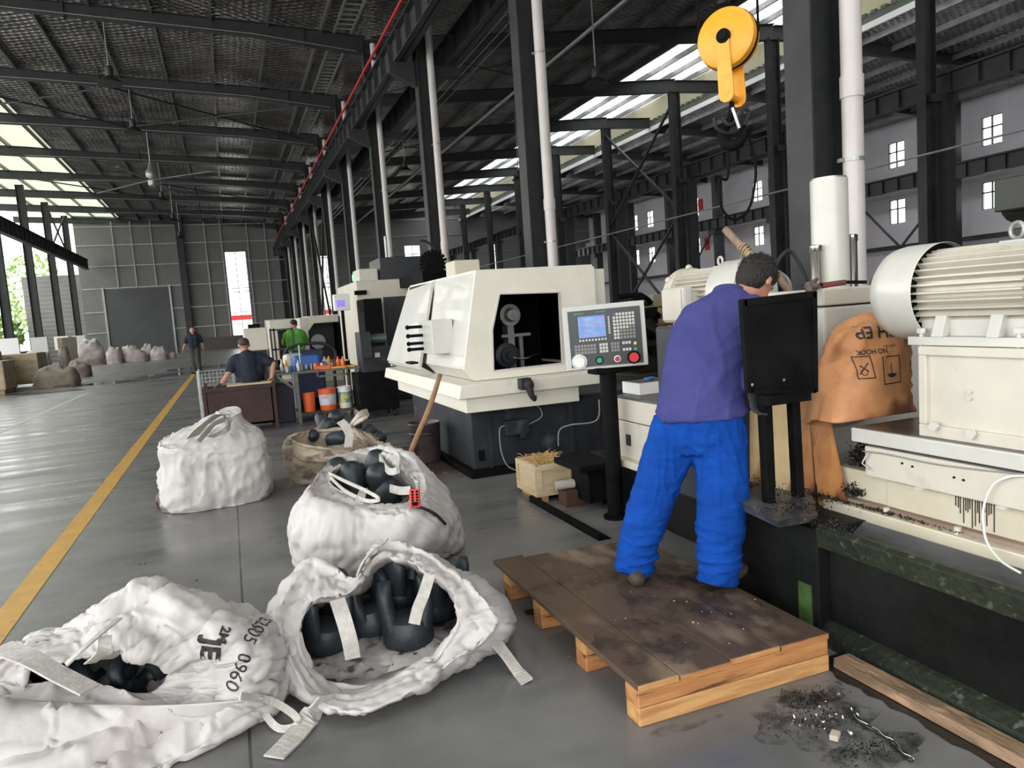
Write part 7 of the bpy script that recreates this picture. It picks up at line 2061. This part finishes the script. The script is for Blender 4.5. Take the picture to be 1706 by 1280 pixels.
p = at(512, 545, Y=21.9); MB().box(1.85, 2.0, 21.93, 22.0, 1.35, 1.55).build('screen', mat('violet lathe screen', (.2, .15, .5), .3, emit=(.35, .2, .9), estr=.8), LT2)
# pale cabinet and dark frame left of the green man
p0_, p1_ = at(405, 548, Y=18), at(444, 583, Y=18)
t = thing('cream_cabinet', 'wide cream machine hood directly behind the seated man\'s head', 'machine', (.8, 18.3, 0))
MB().box(p0_.x, p1_.x + .05, 18, 19.2, p1_.z, p0_.z).build('hood', MT['cream'], t, bevel=.02)
MB().box(p0_.x + .02, p1_.x, 18.05, 19.2, 0, p1_.z).build('base', MT['machine_dark'], t)
MB().box(p0_.x + .12, p0_.x + .38, 18.3, 18.6, p0_.z, p0_.z + .09).build('top_motor', MT['black_steel'], t)
t = thing('glazed_screen', 'dark framed machine guard with bright window left of the man in green', 'guard', (1.1, 18.3, 0))
mb = MB()
for x in (.92, 1.0, 1.42): mb.box(x - .02, x + .02, 18.3, 18.34, 0, 1.5)
for z in (.55, 1.0, 1.46): mb.box(.92, 1.42, 18.3, 18.34, z - .02, z + .02)
mb.build('frame', MT['panel_dark'], t)
# more machines further along the row, partly hidden
for i, (x, y, w, h) in enumerate(((2.5, 27.0, 1.3, 1.7), (2.5, 34.0, 1.4, 1.8), (2.6, 41.0, 1.4, 1.9))):
    t = thing('machine_tool', ['cream machine tool beyond the lathes, nearest of three', 'cream machine tool further along the row, second of three', 'farthest cream machine tool in the row by the columns'][i], 'machine', (x, y, 0), 'cream machines along the column row')
    MB().box(x - w / 2, x + w / 2, y, y + 1.8, .4, h).build('hood', MT['cream'], t, bevel=.03); MB().box(x - w / 2 + .05, x + w / 2 - .05, y + .05, y + 1.7, 0, .4).build('base', MT['machine_dark'], t)
    MB().box(x - .3, x + .4, y - .01, y + .02, .8, h - .25).build('door_glass', MT['panel_dark'], t)

# ------------------------------------------------------------------ far left: bags, blocks, boards, boxes
MT['far_bag'] = mat('pale far bag', (.50, .46, .44), .7, c2=(.34, .30, .28), scale=2.5, bump=.2, bscale=6)
MT['far_bag_pink'] = mat('pinkish far bag', (.42, .34, .34), .7, c2=(.30, .24, .24), scale=2.5, bump=.2, bscale=6)
MT['dirt_bag'] = mat('earthy far bag', (.28, .24, .20), .8, c2=(.17, .14, .12), scale=3, bump=.3, bscale=8)
def lump(name, c, r, m, seed, lab, cat='bag', grp=None, amp=.16):
    mb = MB(); mb.ball((c[0], c[1], 0), (r[0], r[1], r[2] * 1.0), 30, 22)
    vs = []
    for p in mb.v:
        q = p - Vector((c[0], c[1], 0)); e_ = Vector((q.x / r[0], q.y / r[1], q.z / r[2])); sq_ = (abs(e_.x) ** 3.5 + abs(e_.y) ** 3.5 + abs(e_.z) ** 3.5) ** (-1 / 3.5); q = q * sq_; k = .9 + amp * noise.noise(q * (2.2 / max(r[0], .3)) + Vector((seed * 3.7, 0, 0))) + amp * .6 * (1 - abs(noise.noise(q * (6 / max(r[0], .3)) + Vector((seed, 5, 0)))) * 2)
        w = Vector((c[0] + q.x * k, c[1] + q.y * k, max(0, (q.z * k)) if q.z > -1e-3 else 0)); vs.append(w)
    mb.v = vs
    return tag(mb.build(name, MT[m], smooth=True), lab, cat, grp)
far = [(-8.0, 51.8, .75, .55, 1.5, 'far_bag', 'tallest pale bag heap before the dark shutter'), (-6.6, 51.0, .5, .45, .95, 'far_bag', 'pale bag in front of the tallest heap'), (-7.9, 49.9, .95, .5, .5, 'dirt_bag', 'dark dirty sheet under the tallest bag heap'), (-6.45, 49.8, .42, .4, .95, 'far_bag_pink', 'pinkish bag with an open dark mouth near the shutter'), (-5.8, 51.2, .5, .5, 1.0, 'far_bag', 'pale bag just behind the long pinkish one'),
       (-5.3, 50.0, .62, .45, .72, 'far_bag_pink', 'long pinkish bag in the row before the shutter'), (-4.75, 51.2, .45, .45, .95, 'far_bag', 'pale bag towards the right end of the far row'), (-4.1, 50.2, .5, .45, .8, 'far_bag', 'rightmost pale bag of the far row'), (-3.35, 50.3, .2, .2, .4, 'far_bag_pink', 'small pinkish bundle at the right end of the far row'), (-9.3, 50.9, .3, .35, 1.2, 'dirt_bag', 'dark bundle with white strap at the left end of the far row'), (-10.6, 50.5, .7, .6, 1.2, 'far_bag', 'tall white bag standing behind the left columns')]
for i, (x, y, rx, ry, h, m, lab) in enumerate(far): lump('bulk_bag', (x, y), (rx, ry, h), m, i + 1, lab, 'bag', 'bags along the far wall')
lump('bulk_bag', (-5.95, 35.3), (.45, .42, .62), 'dirt_bag', 21, 'small beige bag alone on the aisle floor near the puddles', 'bag')
lump('tarpaulin_heap', (-5.7, 29.6), (.72, .7, .72), 'dirt_bag', 22, 'grey-brown covered heap beside the yellowish blocks', 'heap')
MT['foam_block'] = mat('yellowish block', (.40, .33, .23), .8, c2=(.26, .20, .13), scale=1.2, stretch=(1, 1, 3), c3=(.10, .06, .04), s3=3, t3=(.6, .72))
for i, (x0, x1, y0, y1, z0, z1, lab) in enumerate(((-7.6, -6.75, 27.6, 29, 0, 1.05, 'stained yellowish crate at the left picture edge'), (-8.5, -6.4, 30.5, 31.6, 0, 1.2, 'long pale crate behind the stained one at the left edge'), (-8.9, -7.4, 29.2, 30.3, 0, 1.35, 'pale crate rising behind the stained crate at the left edge'))):
    t = thing('crate', lab, 'crate', ((x0 + x1) / 2, (y0 + y1) / 2, 0), 'yellowish crates at the left edge')
    MB().box(x0, x1, y0, y1, .12, z1).build('body', MT['foam_block'], t, bevel=.03)
    for k in range(2): MB().box(x0 + .05 + k * (x1 - x0 - .25), x0 + .20 + k * (x1 - x0 - .25), y0, y1, 0, .12).build('skid', MT['timber_dirty'], t)
for i, (x, y, m, lab) in enumerate(((-10.0, 42.36, 'white_plastic', 'white electrical box on the leftmost column'), (-10.0, 48.46, 'grey_plastic', 'grey electrical box on the second column from the left'), (-10.0, 54.46, 'white_plastic', 'white electrical box on the third column from the left'), (-10.0, 60.46, 'grey_plastic', 'pinkish grey electrical box on the fourth column from the left'))):
    MB().box(x - .35, x + .45, y - .20, y - .01, 1.0, 1.85).build('switch_box', MT[m])
    o = [q for q in bpy.data.objects if q.name.startswith('switch_box')]
    o = sorted(o, key=lambda q: q.name)[-1] if i else bpy.data.objects['switch_box']
    tag(o, lab, 'electrical box', 'boxes on the left columns')
tag(MB().box(-9.7, -8.9, 53.0, 53.06, 0, 1.75).build('leaning_board', mat('brown ribbed board', (.10, .09, .07), .8)), 'brown board standing upright between the left columns', 'board')
tag(MB().box(-9.95, -9.72, 53.0, 53.06, 0, 1.75).build('leaning_board', mat('olive plank', (.20, .19, .10), .8)), 'olive plank standing beside the brown board', 'plank')
for k in range(3):
    mb = MB(); mb.lathe([(.4, 0), (.02, 1.0)], (-12.6 + k * .85, 48.5, 0), n=12)
    tag(mb.build('folded_parasol', mat('blue cover %d' % k, (.05, .08, .18), .7)), ['left', 'middle', 'right'][k] + ' dark blue covered pile outside, behind the leftmost columns', 'pile', 'blue covered piles outside')
# puddles on the aisle floor
blob('puddle', (-3.9, 28.8), 1.6, .75, 1, MT['wet']); blob('puddle', (-2.1, 30.8), 1.7, 1.1, 2, MT['wet']); blob('puddle', (-5.3, 26.2), .9, .35, 3, MT['wet']); blob('puddle', (-2.2, 27.2), .9, .22, 4, MT['wet']); blob('puddle', (-6.3, 27.0), .8, .3, 5, MT['wet']); blob('puddle', (-.9, 34.5), 2.2, 1.2, 6, MT['wet'])
blob('floor_oil_stain', (1.30, 3.42), .035, .03, 7, MT['oil'])
rnd = random.Random(31)
mb = MB()
for k in range(40):
    x, y = rnd.uniform(-1.2, 1.4), rnd.uniform(2.6, 9); s = rnd.uniform(.002, .006); mb.cyl((x, y, .0), (x, y, s), s, n=5)
tag(mb.build('metal_chips', MT['swarf']), 'tiny dark crumbs scattered over the open concrete floor', 'metal chips', kind='stuff')
